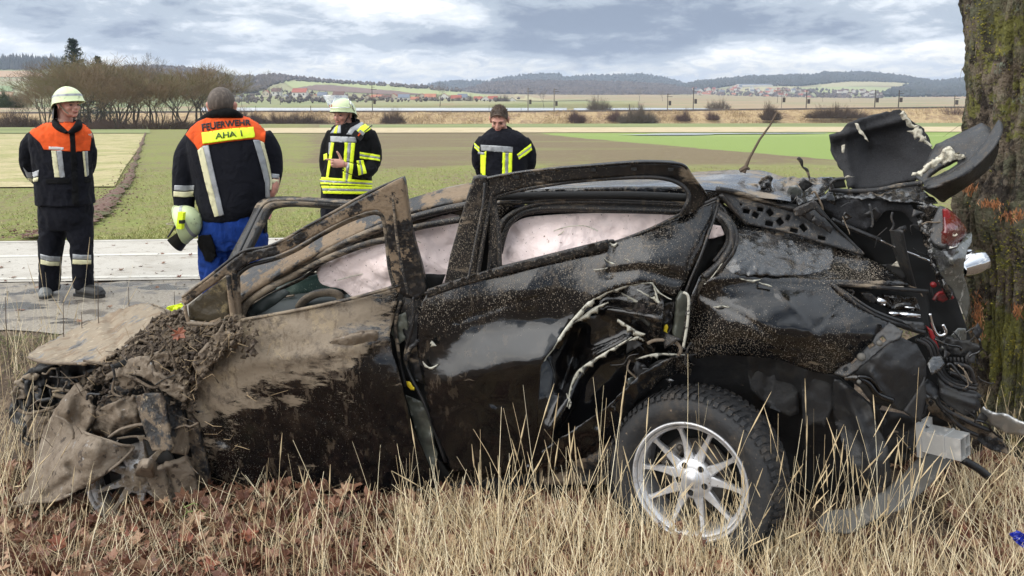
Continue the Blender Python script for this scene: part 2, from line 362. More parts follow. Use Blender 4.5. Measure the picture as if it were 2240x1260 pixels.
nmat('windscreen_glass', (.05, .085, .075), .12, ior=1.6, layers=[dict(c=(.35, .42, .36), s=30, d=7, nr=.75, lo=.60, hi=.64, r=.5, dist=2.), dict(c=(.16, .21, .18), s=7, d=5, lo=.45, hi=.65)], bump=[dict(s=40, d=4, b=.3, h=.004)])
nmat('dashboard', (.030, .038, .037), .55, layers=[dict(c=(.06, .066, .06), s=9, d=6, lo=.5, hi=.7)], bump=[dict(s=120, d=2, b=.2, h=.002)])
nmat('splash_grey', (.105, .10, .09), .7, layers=[dict(c=(.10, .09, .075), s=8, d=8, lo=.48, hi=.62), dict(c=(.19, .17, .14), s=24, d=7, lo=.6, hi=.7)], bump=[dict(s=24, d=6, b=.4, h=.01)])
nmat('yellow_plastic', (.70, .52, .02), .45, layers=[dict(c=(.4, .28, .02), s=50, d=4, lo=.55, hi=.7)])
nmat('quarter_glass_mud', (.045, .034, .018), .4, layers=[dict(c=(.20, .15, .07), s=14, d=8, nr=.7, lo=.50, hi=.66, r=.7), dict(c=(.012, .012, .011), s=30, d=7, nr=.75, lo=.60, hi=.65, r=.3, seed=5)], bump=[dict(s=35, d=7, b=.5, h=.008)])
# people
def cloth(name, c, r=.9, fold=.5, **k):
    d = tuple(x*.55 for x in c)
    return nmat(name, c, r, layers=[dict(c=d, s=11, d=6, lo=.45, hi=.7, w=.6), dict(c=tuple(min(1, x*1.4+.003) for x in c), s=40, d=5, lo=.62, hi=.75, w=.4, seed=4)], ior=1.3, bump=[dict(s=7, d=5, b=fold, h=.05, dist=.8), dict(s=260, d=2, b=.25, h=.002)], **k)
cloth('navy_cloth', (.0065, .007, .0115)); cloth('black_cloth', (.005, .005, .0055)); cloth('orange_cloth', (.78, .105, .022), fold=.4); cloth('blue_cloth', (.010, .042, .22), fold=.8)
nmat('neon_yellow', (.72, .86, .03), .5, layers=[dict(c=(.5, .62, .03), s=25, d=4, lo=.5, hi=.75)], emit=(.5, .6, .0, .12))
nmat('silver_tape', (.36, .37, .38), .35, metal=.25, layers=[dict(c=(.25, .26, .27), s=20, d=5, lo=.45, hi=.7)])
nmat('cream_tape', (.72, .68, .43), .6, layers=[dict(c=(.5, .46, .28), s=20, d=5, lo=.5, hi=.75)])
nmat('helmet_lime', (.66, .74, .42), .35, coat=.2, layers=[dict(c=(.40, .44, .24), s=18, d=7, lo=.60, hi=.72), dict(c=(.12, .12, .08), s=50, d=4, lo=.71, hi=.74)])
plain('black_leather', (.018, .017, .016), .5); plain('black_plastic', (.012, .012, .013), .35); plain('grey_boot', (.16, .165, .16), .45)
nmat('skin', (.52, .27, .20), .5, layers=[dict(c=(.60, .22, .17), s=9, d=4, lo=.45, hi=.7, w=.7), dict(c=(.42, .20, .14), s=40, d=4, lo=.55, hi=.75, w=.4)], bump=[dict(s=120, d=3, b=.15, h=.002)])
nmat('hair_dark', (.085, .064, .050), .7, layers=[dict(c=(.16, .125, .10), s=60, d=5, lo=.45, hi=.7, st=(1, 1, .3))], bump=[dict(s=180, d=3, b=.8, h=.004, st=(1, 1, .3))])
nmat('hair_brown', (.050, .030, .018), .6, layers=[dict(c=(.11, .07, .042), s=50, d=5, lo=.45, hi=.7, st=(1, 1, .3))], bump=[dict(s=120, d=3, b=.9, h=.006, st=(1, 1, .3))])
plain('lip', (.42, .14, .12), .5); plain('eye_dark', (.03, .02, .018), .3); plain('stubble', (.24, .135, .10), .8); plain('beige_strap', (.30, .26, .19), .8)
nmat('visor_clear', (.86, .90, .92), .03, trans=.9, ior=1.15, alpha=.55)
nmat('white_decal', (.6, .6, .58), .5); nmat('red_decal', (.5, .08, .03), .5); nmat('text_black', (.012, .010, .012), .7); nmat('text_green', (.05, .10, .02), .7)
# outdoors
nmat('bark', (.18, .14, .10), .95, layers=[dict(c=(.035, .026, .02), s=14, d=9, nr=.7, lo=.46, hi=.56, st=(1, 1, .6)), dict(c=(.23, .19, .14), s=26, d=7, lo=.56, hi=.68, seed=2), dict(c=(.13, .135, .075), s=3.2, d=9, nr=.72, lo=.44, hi=.58, seed=22, w=.75),
     dict(c=(.16, .155, .04), s=5, d=10, nr=.8, a='moss', amp=1.9, lo=.70, hi=.80), dict(c=(.34, .29, .04), s=9, d=9, nr=.82, a='moss', amp=2., lo=.88, hi=.96, seed=3),
     dict(c=(.24, .27, .20), s=7, d=10, nr=.8, lo=.58, hi=.64, seed=12, w=.85)],
     bump=[dict(s=13, d=9, b=1., h=.11, st=(1, 1, .6)), dict(s=50, d=7, b=1., h=.025)])
nmat('moss', (.19, .175, .035), .95, layers=[dict(c=(.33, .285, .04), s=60, d=5, lo=.5, hi=.65), dict(c=(.09, .10, .02), s=30, d=6, lo=.55, hi=.7, seed=4)], bump=[dict(s=90, d=5, b=1, h=.01)])
nmat('raw_wood', (.40, .17, .07), .85, layers=[dict(c=(.62, .36, .19), s=30, d=6, lo=.5, hi=.66, st=(1, 1, .2)), dict(c=(.16, .06, .03), s=18, d=6, lo=.55, hi=.68, seed=5)], bump=[dict(s=50, d=6, b=1, h=.01, st=(1, 1, .2))])
nmat('twig_bark', (.10, .072, .05), .9); nmat('twig_warm', (.185, .125, .068), .9); nmat('twig_olive', (.165, .135, .062), .9); nmat('twig_grey', (.15, .135, .12), .9)
nmat('trunk_bark', (.060, .048, .036), .95, layers=[dict(c=(.10, .095, .055), s=3, d=7, lo=.5, hi=.66)], bump=[dict(s=12, d=6, b=.8, h=.05, st=(1, 1, .3))])
nmat('fir_needles', (.020, .038, .022), .9, layers=[dict(c=(.045, .065, .035), s=3, d=5, lo=.45, hi=.7)])
# ------------------------------------------------------------------ ground height
RS = .066                                                       # the road runs slightly away to the right
def bank(x, y):
    """height of the ground, metres; road surface is 0"""
    x = np.asarray(x, float); y = np.asarray(y, float); d = y-RS*x
    near = -.20-.09*np.clip((-x)/1.8, 0, 1)+.03*np.sin(x*1.3+y*.7)+.02*np.sin(x*3.1-y*2.3)
    sm = lambda v, a, b: (lambda t: t*t*(3-2*t))(np.clip((v-a)/(b-a), 0, 1))
    z = near*(1-sm(d, 4.6, 5.5))-.008*sm(d, 4.6, 5.5)
    f = np.clip(d-9.45, 0, None); far = -.028*f+.0*f
    far = np.maximum(far, -6.3-.0002*np.clip(y-300, 0, None))
    z = np.where(d > 9.45, far-.02, z)
    # river plain rises gently towards the villages
    z = np.where(y > 620, -6.3+(y-620)*.0165*(1-sm(x/np.maximum(y, 1), .15, .5)*.35), z)
    return z
def sheet(name, xs, ys, mat, dz=0., fn=None, kind='structure', **k):
    X, Y = np.meshgrid(xs, ys); Z = (fn or bank)(X, Y)+dz
    A = np.stack([X, Y, Z], -1); m = MB(); m.grid(A); return m.build(name, mat, smooth=True, kind=kind, **k)
def gd(a, b, n, p=2.): t = np.linspace(0, 1, n); return a+(b-a)*t**p
nmat('verge_soil', (.075, .050, .032), .95, layers=[dict(c=(.19, .135, .085), s=9, d=9, nr=.7, lo=.48, hi=.62), dict(c=(.035, .025, .018), s=26, d=7, lo=.56, hi=.68, seed=3), dict(c=(.30, .23, .14), s=60, d=5, lo=.62, hi=.7, seed=5)], bump=[dict(s=25, d=8, b=1, h=.03)])
nmat('field_soil_green', (.19, .135, .075), .95, layers=[dict(c=(.22, .22, .055), s=.3, d=7, nr=.65, lo=.36, hi=.60, w=.8), dict(c=(.19, .215, .045), s=6, d=8, nr=.8, lo=.46, hi=.55, st=(1, .5, 1)), dict(c=(.33, .33, .12), s=18, d=6, nr=.7, lo=.56, hi=.68, seed=3), dict(c=(.11, .08, .05), s=11, d=6, nr=.7, lo=.57, hi=.66, seed=8),
     dict(c=(.165, .122, .06), s=.5, d=8, nr=.7, a='brown', amp=1.2, lo=.40, hi=.62), dict(c=(.21, .215, .07), s=.12, d=8, nr=.65, lo=.50, hi=.66, a2='brown', st=(.35, 1.3, 1), seed=5), dict(c=(.23, .18, .105), s=5, d=8, nr=.7, lo=.52, hi=.64, a2='brown', seed=6),
     dict(c=(.215, .285, .065), s=.6, d=7, nr=.65, a='bright', amp=.9, lo=.42, hi=.62), dict(c=(.27, .33, .10), s=.06, d=7, lo=.5, hi=.65, a2='bright', st=(.3, 1.5, 1), seed=4)], bump=[dict(s=12, d=7, b=.9, h=.07)])
nmat('asphalt', (.47, .435, .375), .85, layers=[dict(c=(.40, .365, .31), s=2.2, d=8, lo=.45, hi=.65), dict(c=(.58, .54, .47), s=130, d=3, lo=.58, hi=.68), dict(c=(.14, .12, .10), s=150, d=2, lo=.66, hi=.7, seed=4), dict(c=(.25, .20, .15), s=5, d=9, nr=.75, lo=.57, hi=.68, seed=7, st=(.4, 1, 1)), dict(c=(.16, .12, .085), s=20, d=8, nr=.8, lo=.58, hi=.64, seed=17, st=(.35, 1, 1))], bump=[dict(s=160, d=3, b=.5, h=.006)])
nmat('shoulder', (.25, .215, .17), .8, layers=[dict(c=(.36, .32, .26), s=60, d=7, nr=.7, lo=.48, hi=.62), dict(c=(.13, .108, .085), s=4, d=8, lo=.50, hi=.60, r=.35), dict(c=(.08, .072, .062), s=2.2, d=7, lo=.58, hi=.62, r=.06, seed=8, st=(.6, 1.5, 1)), dict(c=(.36, .32, .27), s=90, d=3, lo=.69, hi=.73, seed=3)], bump=[dict(s=80, d=6, b=.7, h=.012)])
nmat('road_paint', (.60, .57, .50), .7, layers=[dict(c=(.42, .385, .32), s=9, d=9, nr=.72, lo=.52, hi=.62)])
nmat('brown_field', (.125, .088, .048), .95, layers=[dict(c=(.125, .115, .040), s=.035, d=6, lo=.40, hi=.62), dict(c=(.115, .14, .038), s=.09, d=7, lo=.56, hi=.68, st=(.35, 1.4, 1)), dict(c=(.185, .130, .085), s=.5, d=8, nr=.7, lo=.48, hi=.6, st=(.6, 1, 1)), dict(c=(.19, .20, .075), s=5, d=6, lo=.56, hi=.66)], bump=[dict(s=9, d=6, b=.6, h=.05)])
nmat('strip_green', (.17, .19, .065), .9, layers=[dict(c=(.22, .24, .08), s=.03, d=6, lo=.42, hi=.62, st=(.4, 1.4, 1)), dict(c=(.15, .20, .05), s=.9, d=7, lo=.52, hi=.68, st=(.4, 1, 1), w=.7)], bump=[dict(s=6, d=5, b=.5, h=.05)])
nmat('pale_stubble', (.43, .36, .185), .95, layers=[dict(c=(.30, .29, .10), s=.5, d=8, nr=.65, lo=.45, hi=.62), dict(c=(.52, .44, .26), s=3, d=8, nr=.7, lo=.52, hi=.66, st=(.4, 1.2, 1)), dict(c=(.21, .22, .07), s=1.6, d=9, nr=.75, lo=.52, hi=.60, seed=5, st=(.5, 1.2, 1)), dict(c=(.30, .23, .12), s=9, d=6, lo=.56, hi=.66, seed=15)], bump=[dict(s=9, d=6, b=.7, h=.06)])
nmat('straw_strip', (.50, .40, .24), .95, layers=[dict(c=(.36, .29, .16), s=.5, d=7, lo=.5, hi=.66)])
nmat('furrow_stones', (.155, .085, .062), .95, layers=[dict(c=(.30, .21, .17), s=12, d=8, nr=.7, lo=.54, hi=.64), dict(c=(.10, .11, .04), s=3, d=6, lo=.5, hi=.62, seed=4)], bump=[dict(s=20, d=7, b=1, h=.05)])
nmat('plain_meadow', (.34, .24, .13), .95, layers=[dict(c=(.22, .22, .09), s=.012, d=6, lo=.45, hi=.6, st=(.5, 2, 1)), dict(c=(.28, .16, .09), s=.02, d=6, lo=.55, hi=.65, seed=3, st=(.3, 3, 1))])
nmat('water', (.42, .43, .44), .3, ior=1.6, layers=[dict(c=(.34, .35, .36), s=.05, d=5, lo=.5, hi=.65, r=.25)], bump=[dict(s=.5, d=4, b=.5, h=.6)])
ver = sheet('verge_ground', np.concatenate([np.linspace(-40, -5, 30)[:-1], np.linspace(-5, 5, 110), np.linspace(5, 40, 30)[1:]]), np.concatenate([np.linspace(-30, 1, 20)[:-1], np.linspace(1, 7.2, 90)]), MT['verge_soil'])
rx = np.linspace(-60, 90, 200)
def strip_road(name, d0, d1, z, mat, x=rx, n=10, edge=0.):
    A = np.array([[(xx, RS*xx+dd+(edge*noise.noise((xx*1.9, dd, 0)) if (i in (0, n-1)) else 0), z) for xx in x] for i, dd in enumerate(np.linspace(d0, d1, n))]); m = MB(); m.grid(A)
    return m.build(name, mat, kind='structure')
strip_road('road_shoulder', 5.5, 7.16, .002, MT['shoulder'], edge=.18, x=np.linspace(-60, 90, 1200))
strip_road('road', 7.14, 9.25, .010, MT['asphalt'])
strip_road('road_marking', 7.22, 7.30, .014, MT['road_paint'])
strip_road('road_marking', 8.28, 8.38, .014, MT['road_paint'])
strip_road('road_marking', 9.15, 9.20, .014, MT['road_paint'])
# the fields fall away from the road to the railway bank
gyy = np.concatenate([gd(9.3, 60, 40, 1.4)[:-1], gd(60, 235, 40, 1.)])
def slope_sheet(name, mat, yfn0, yfn1, xf0, xf1, dz, n=60, m_=60, edge=0.):
    """sheet between x = xf0(y)..xf1(y)"""
    V = []
    ys = gd(yfn0, yfn1, m_, 1.5)
    for y in ys:
        a, b = xf0(y), xf1(y)
        V.append([(a+(b-a)*t+(edge*noise.noise((y*.8, t*3, 1)) if 0 < i < n-1 or edge else 0), 0, 0) for i, t in enumerate(np.linspace(0, 1, n))])
    A = np.array(V); A[..., 1] = (ys[:, None]+RS*np.clip(A[..., 0], -12, 30)*np.clip(1-(ys[:, None]-9.3)/30, 0, 1)); A[..., 2] = bank(A[..., 0], A[..., 1]+.001)+dz
    m = MB(); m.grid(A); return m.build(name, mat, smooth=True, kind='structure')
pxl = lambda px: (lambda y: (px-CX)/FPX*y*1.0)
def yat(py, x=0):                                                # distance at which the falling field shows at this height
    d = float(ray(CX, py)[2]/ray(CX, py)[1]); z0 = -.02+.028*9.45
    return (z0-CAMZ)/(d+.028)
def xat(px, y): return (px-CX)/FPX*y
Yb = yat(405); Yc = yat(291.5)
slope_sheet('pale_field', MT['pale_stubble'], Yb, Yc, lambda y: -1.3*y-8, lambda y: xat(318-(318-268)*np.clip((1/y-1/Yc)/(1/Yb-1/Yc), 0, 1), y), .03, n=70)
slope_sheet('far_meadow_strip', MT['strip_green'], Yc+2, 233, lambda y: -1.3*y, lambda y: xat(330, y), .05, n=20, m_=10)
def field_ground():
    rows = np.concatenate([np.linspace(560, 300, 150)[:-1], np.linspace(300, 274, 50)]); ys = np.array([yat(p) for p in rows]); ys[0] = 9.26; ys[-1] = 236
    cols = np.linspace(-700, 3000, 420); X = (cols[None]-CX)/FPX*ys[:, None]*1.02; Y = np.repeat(ys[:, None], len(cols), 1)
    w = np.clip(1-(Y-9.3)/30, 0, 1); Y2 = Y+RS*np.clip(X, -60, 90)*w
    Z = bank(X, Y2+.001); m = MB(); m.grid(np.stack([X, Y2, Z], -1))
    PX = CX+X/Y*FPX; PY = np.repeat(rows[:, None], len(cols), 1)
    sm = lambda v, a, b: (lambda t: t*t*(3-2*t))(np.clip((v-a)/(b-a), 0, 1))
    brown = sm(PX, 540, 760)*sm(PY, 405, 340)*.72
    edge = 292+(PX-1150)*.0885; bright = sm(PX, 1100, 1250)*sm(edge-PY, -6, 7)
    bright = np.maximum(bright, .35*sm(PX, 1500, 2000)*sm(PY, 400, 350))
    m.build('field_ground', MT['field_soil_green'], smooth=True, kind='structure', attrs={'brown': brown.ravel(), 'bright': bright.ravel()})
field_ground()
slope_sheet('straw_strip', MT['straw_strip'], yat(291), yat(279.5), lambda y: xat(560, y), lambda y: 1.2*y, .06, n=30, m_=8)
slope_sheet('grass_strip', MT['strip_green'], yat(279.5), 230, lambda y: xat(700, y), lambda y: 1.2*y, .06, n=30, m_=10)
# stony furrow between the left fields
fp = [(320, 290), (305, 325), (288, 365), (272, 400), (240, 430), (205, 462), (150, 495), (60, 526)]; fr = cr(fp, 10); A = []
for i, (px, py) in enumerate(fr):
    y = yat(py); w = .18+.30*np.clip((py-380)/100, 0, 1)+.25*noise.noise((i*.5, 3, 2)); x = xat(px, y)
    A.append([(x-w*.5-w*.4*noise.noise((i*.9, 1, 1)), y, float(bank(x-w, y))+.05), (x, y, float(bank(x, y))+.09), (x+w*.5+w*.4*noise.noise((i*.9, 5, 1)), y, float(bank(x+w, y))+.05)])
m = MB(); m.grid(np.array(A)); m.build('furrow', MT['furrow_stones'], smooth=True, kind='structure')
m = MB(); ico = [(0, 0, 1), (.9, 0, .3), (.2, .9, .2), (-.8, .3, .3), (-.2, -.9, .3), (.1, .1, -.6)]
for i in range(900):
    t = random.random()**1.6; q = fr[int((1-t)*(len(fr)-1))] if random.random() < .5 else fr[random.randrange(len(fr))]; y = yat(q[1]); x = xat(q[0], y)+random.gauss(0, .14+.12*(q[1] > 420)); y += random.uniform(-.4, .4); s = random.uniform(.006, .026)
    m.add(np.array(ico)*s*np.array((1.4, 1, .7))+np.array((x, y, float(bank(x, y))+.08)), [(0, 1, 2), (0, 2, 3), (0, 3, 4), (0, 4, 1), (5, 2, 1), (5, 3, 2), (5, 4, 3), (5, 1, 4)])
tag(m.build('clods', MT['furrow_stones'], kind='stuff'), 'reddish clods and stones strewn along the furrow between the left fields')
# water standing on the green field
def puddle(name, cx, cy, w, d, label=None):
    y = yat(cy); x = xat(cx, y); a = np.linspace(0, 2*math.pi, 60, endpoint=False)
    r = 1+.25*np.array([noise.noise((math.cos(t)*1.5, math.sin(t)*1.5, cx)) for t in a])
    V = np.stack([x+w*r*np.cos(a), y+d*r*np.sin(a)], -1); z = bank(V[:, 0], V[:, 1])+.05; z[:] = float(bank(x, y-d*.5))+.03
    return obj(name, np.column_stack([V, bank(V[:, 0], V[:, 1])+.075]), [tuple(range(60))], MT['water'], kind='structure')
puddle('flood_pool', 1460, 297, 4.2, 1.6); puddle('flood_pool', 1585, 294.5, 8, 2.2); puddle('flood_pool', 1705, 294, 5, 1.5)
# plain beyond the railway, and the flooded river
m = MB(); X, Y = np.meshgrid(np.linspace(-1, 1, 60), gd(236, 2600, 60, 1.8)); m.grid(np.stack([X*(Y*1.1), Y, bank(X*Y, Y+400*0)], -1)); m.build('river_plain', MT['plain_meadow'], smooth=True, kind='structure')
m = MB(); X, Y = np.meshgrid(np.linspace(-1, 1, 4), np.linspace(2600, 6000, 6)); m.grid(np.stack([X*(Y*1.3), Y, 0*X+24-(Y-2600)*.004], -1)); m.build('far_ground', MT['plain_meadow'], kind='structure')
m = MB(); m.grid(np.array([[(-6000, -30, -.25), (6000, -30, -.25)], [(-6000, -6000, -.5), (6000, -6000, -.5)]])); m.build('ground_behind', MT['plain_meadow'], kind='structure')
for sx in (-1, 1):
    m = MB(); m.grid(np.array([[(sx*39, -31, -.3), (sx*6000, -31, -.3)], [(sx*39, 2, -.32), (sx*6000, 2, -.32)], [(sx*59, 8, -.4), (sx*6000, 8, -.4)], [(sx*59, 12, -.6), (sx*6000, 12, -.6)], [(sx*300, 236, -6.5), (sx*6000, 236, -6.5)]])); m.build('side_ground', MT['plain_meadow'], kind='structure')
def river(name, pts_t, pts_b, z):
    """pixel outline on a horizontal level"""
    A = [GZ(*zip(*[(x, y) for x, y in cr(p, 8)]), z=z) for p in (pts_t, pts_b)]; m = MB(); m.grid(np.stack(A)); return m.build(name, MT['water'], kind='structure')
river('river', [(440, 233.5), (640, 232.5), (750, 234), (900, 234), (1060, 234), (1240, 235.5)], [(440, 246), (640, 246), (750, 246), (900, 246), (1060, 246), (1240, 241)], -5.9)
river('river', [(1255, 236.5), (1400, 236), (1480, 236.5), (1560, 237)], [(1255, 241), (1400, 242), (1480, 240.5), (1560, 239)], -5.9)
# ------------------------------------------------------------------ trees, bushes, railway bank, hills, villages
def prisms(p0, p1, r0, r1, k=3):
    p0, p1 = np.asarray(p0), np.asarray(p1); n = len(p0); d = p1-p0; d = d/(np.linalg.norm(d, axis=1)[:, None]+1e-9)
    ref = np.where(np.abs(d[:, 2:3]) > .9, np.array([[1., 0, 0]]), np.array([[0, 0, 1.]])); u = np.cross(d, ref); u /= np.linalg.norm(u, axis=1)[:, None]+1e-9; w = np.cross(d, u)
    a = np.arange(k)*2*math.pi/k; c, s = np.cos(a), np.sin(a)
    ring = u[:, None]*c[None, :, None]+w[:, None]*s[None, :, None]
    V = np.concatenate([p0[:, None]+ring*np.asarray(r0)[:, None, None], p1[:, None]+ring*np.asarray(r1)[:, None, None]], 1).reshape(-1, 3)
    b = (np.arange(n)*2*k)[:, None]; F = []
    for j in range(k):
        j2 = (j+1) % k; F.append(np.hstack([b+j, b+j2, b+k+j2, b+k+j]))
    return V, np.concatenate(F)
def fastobj(name, V, F, mat, parent=None, loc=None, kind=None, smooth=False, mats=None, fm=None):
    return obj(name, V, F.tolist() if hasattr(F, 'tolist') else F, mat, parent, smooth, loc=loc, kind=kind, mats=mats, fm=fm)
def bare_tree(name, h, spread, seed, trunks=1, twig='twig_warm', label='', cat='tree', dens=1., upness=.5, base=.25, minr=.017):
    rd = random.Random(seed); T = [[], [], [], []]; B = [[], [], [], []]
    def rec(p, d, L, r, lvl):
        n = 3 if lvl < 2 else 2
        for i in range(n):
            d2 = (d+Vector((rd.gauss(0, .13), rd.gauss(0, .13), rd.gauss(.03, .08)))).normalized(); q = p+d2*(L/n); r2 = max(minr*.7, r*(.84 if lvl else .86))
            t = T if lvl < 2 else B
            t[0].append(p[:]); t[1].append(q[:]); t[2].append(r); t[3].append(r2); p, d, r = q, d2, r2
            if lvl >= 1 and lvl < 5 and rd.random() < .8*dens:
                side = Vector((rd.gauss(0, 1), rd.gauss(0, 1), rd.uniform(-.2, .9))).normalized()
                rec(p, (d*.7+side*.75).normalized(), L*rd.uniform(.45, .7), r*.5, lvl+1)
        if lvl < 5:
            for k in range(3 if lvl < 3 else 2):
                side = Vector((rd.gauss(0, 1), rd.gauss(0, 1), rd.gauss(0, .5))).normalized()
                rec(p, (d*(.75+upness*.5)+side*spread).normalized(), L*rd.uniform(.62, .82), max(minr, r*.66), lvl+1)
    for t in range(trunks):
        a = rd.random()*6.28; lean = .0 if trunks == 1 else .22
        rec(Vector((math.cos(a)*.25*(trunks > 1), math.sin(a)*.25*(trunks > 1), -.3)), Vector((math.cos(a)*lean+rd.gauss(0, .05), math.sin(a)*lean, 1)).normalized(), h*base*rd.uniform(.9, 1.1), h*.016/(trunks**.4), 0)
    root = thing(name, (0, 0, 0), label, cat); allz = np.array(B[1])[:, 2].max(); s = h/allz
    for nm, Z, mt, k in (('trunk', T, 'trunk_bark', 5), ('crown', B, twig, 3)):
        V, F = prisms(np.array(Z[0])*s, np.array(Z[1])*s, np.array(Z[2]), np.array(Z[3]), k); fastobj(nm, V, F, MT[mt], root)
    return root
def put(o, x, y, rz=0., s=1., label=None, group=None, z=None, sx=1.):
    o.location = (x, y, float(bank(x, y)) if z is None else z); o.rotation_euler = (0, 0, rz); o.scale = (s*sx, s*sx, s); WL[o.name] = tuple(o.location)
    tag(o, label, None, group); return o
PT = [bare_tree('bare_tree', 12, .55, 3, label='x', dens=.85), bare_tree('bare_tree', 12, .45, 8, trunks=3, twig='twig_olive', label='x', dens=.75), bare_tree('bare_tree', 12, .62, 21, trunks=2, label='x', dens=.8),
      bare_tree('bare_tree', 12, .5, 5, twig='twig_grey', label='x', upness=.8, dens=.7), bare_tree('bare_tree', 12, .6, 17, trunks=4, twig='twig_warm', label='x', base=.2, dens=.8)]
used = [False]*5
def tree(kind, px, ytop, ybase, Y, label, group, sx=1.):
    o = PT[kind] if not used[kind] else copy_tree(PT[kind]); used[kind] = True
    b = Q(px, ybase, Y); t = Q(px, ytop, Y); return put(o, b[0], Y, random.random()*6.28, (t[2]-b[2])/12., label, group, z=b[2], sx=sx)
cop = [(112, 150, 128, 4, 'low bushy bare tree at the left end of the copse'), (150, 128, 132, 2, 'bare tree in the copse below the tall fir'), (188, 124, 126, 1, 'olive brown many stemmed tree in front of the fir'), (205, 140, 118, 4, 'low bare tree with thin stems right of the helmeted man'),
       (232, 128, 134, 2, 'bare brown tree right of the fir, second stem group'), (262, 134, 124, 1, 'olive bare tree in the middle of the copse'), (278, 138, 140, 0, 'bare tree behind the middle of the copse'), (300, 150, 122, 4, 'small bare tree left of the tallest bare tree'),
       (328, 112, 130, 3, 'tallest bare grey tree with an open crown rising above the copse'), (352, 165, 118, 4, 'low thin stems just right of the tallest bare tree'), (378, 152, 126, 2, 'bare tree with a trunk leaning left behind the orange shouldered man'), (408, 150, 121, 1, 'olive bare tree next to the left shoulder of the man seen from behind'),
       (440, 146, 129, 2, 'bare tree behind the cropped hair man, seen left of his head'), (468, 150, 132, 1, 'last bare tree at the right end of the copse'), (250, 170, 114, 4, 'thicket stem at the foot of the copse'), (170, 136, 116, 1, 'dense olive stem in front row of the copse')]
cop += [(px, yt, 146+i*2, k, lb) for i, (px, yt, k, lb) in enumerate([(95, 150, 2, 'back row tree at the far left of the copse'), (135, 138, 4, 'back row tree left of the fir'), (170, 128, 2, 'back row tree just under the fir'), (198, 126, 1, 'back row tree right of the fir'), (222, 132, 2, 'back row tree, third from the fir'), (246, 130, 4, 'back row tree left of the middle of the copse'), (268, 128, 2, 'back row tree at the middle of the copse'), (292, 140, 1, 'back row tree left of the tallest one'), (345, 150, 2, 'back row tree right of the tallest one'), (392, 146, 4, 'back row tree above the left shoulder of the man seen from behind'), (424, 142, 2, 'back row tree left of the cropped head'), (455, 146, 1, 'back row tree at the cropped head'), (488, 160, 4, 'low back row tree at the right end of the copse')])]
for i, (px, yt, Y, k, lb) in enumerate(cop): tree(k, px, yt-4+int(30*noise.noise((i*3.7, 1.3, 0))) if px not in (328,) else yt, 278, Y, lb, 'bare trees of the copse', sx=1.25 if k in (1, 2, 4) else .95)
for px, yt, Y, yb, lb in ((80, 132, 300, 235, 'pale birch like tree far left behind the copse, left one'), (92, 128, 310, 235, 'pale birch like tree far left behind the copse, right one'), (62, 190, 190, 262, 'small grey bare tree left of the helmeted man'), (36, 198, 200, 262, 'round grey bare tree at the left edge by the railway'), (592, 152, 640, 226, 'tall grey bare tree above the village, right of the cropped hair man'), (613, 186, 560, 228, 'small bare tree by the white barn'),
                          (545, 160, 620, 226, 'wide bare tree above the white barn'), (962, 178, 520, 232, 'large bare tree standing by the river in front of the red roofs'), (1400, 192, 900, 223, 'bare tree on the plain below the wooded ridge'), (1450, 196, 900, 223, 'second bare tree on the plain below the wooded ridge'), (1700, 190, 620, 224, 'bare poplar like tree before the right village, left of the pair'),
                          (1712, 190, 640, 224, 'bare poplar like tree before the right village, right of the pair'), (1285, 216, 420, 241, 'low spreading bare tree by the river bend'), (1190, 196, 500, 234, 'thin bare tree between the railway masts'), (1800, 200, 800, 222, 'bare tree below the right hillside'), (1860, 200, 820, 222, 'bare tree on the plain left of the torn liner'), (505, 190, 420, 236, 'bare tree by the river right of the cropped head'), (530, 196, 460, 236, 'slim bare tree by the river bank')):
    tree(3 if Y > 250 else 4, px, yt, yb, Y, lb, 'bare trees on the river plain')
def fir(h, seed, label):
    rd = random.Random(seed); root = thing('fir_tree', (0, 0, 0), label, 'fir tree'); m = MB(); m.tube([(0, 0, -.5), (0, 0, h*.6), (0, 0, h)], [h*.017, h*.009, .02], 6); m.build('trunk', MT['trunk_bark'], root)
    P0, P1, r0, r1 = [], [], [], []; V = []; F = []
    for i in range(150):
        t = (i/150)**.9; z = h*(.12+.87*t); L = h*.26*(1-t)**.75*rd.uniform(.6, 1.15)+.25; a = rd.random()*6.28; d = np.array((math.cos(a), math.sin(a), -.12+.35*t)); n = 9
        pp = [np.array((0, 0, z))+d*L*j/n+np.array((0, 0, .10*L*(j/n)**2)) for j in range(n+1)]
        for j in range(1, n+1):
            for q in range(7):
                c = pp[j]+np.array((rd.gauss(0, .22), rd.gauss(0, .22), rd.gauss(-.12, .16)))*(.5+.5*h/20); s = rd.uniform(.15, .38)*(.6+.4*h/20); e = np.array((rd.gauss(0, 1), rd.gauss(0, 1), rd.gauss(0, .5))); e /= np.linalg.norm(e); g = np.array((rd.gauss(0, 1), rd.gauss(0, 1), rd.gauss(0, .6)))
                k = len(V); V += [c-e*s, c+e*s, c+g*s*.5]; F.append((k, k+1, k+2))
    obj('crown', V, F, MT['fir_needles'], root); return root
f = fir(20, 4, 'tall dark fir rising above the bare copse'); b = Q(158, 83, 170); put(f, b[0], 170, 1., (b[2]-float(bank(b[0], 170)))/20)
f2 = copy_tree(f); b = Q(212, 120, 185); put(f2, b[0], 185, 3., (b[2]+4.9)/20, 'smaller dark fir half hidden in the copse right of the tall one')
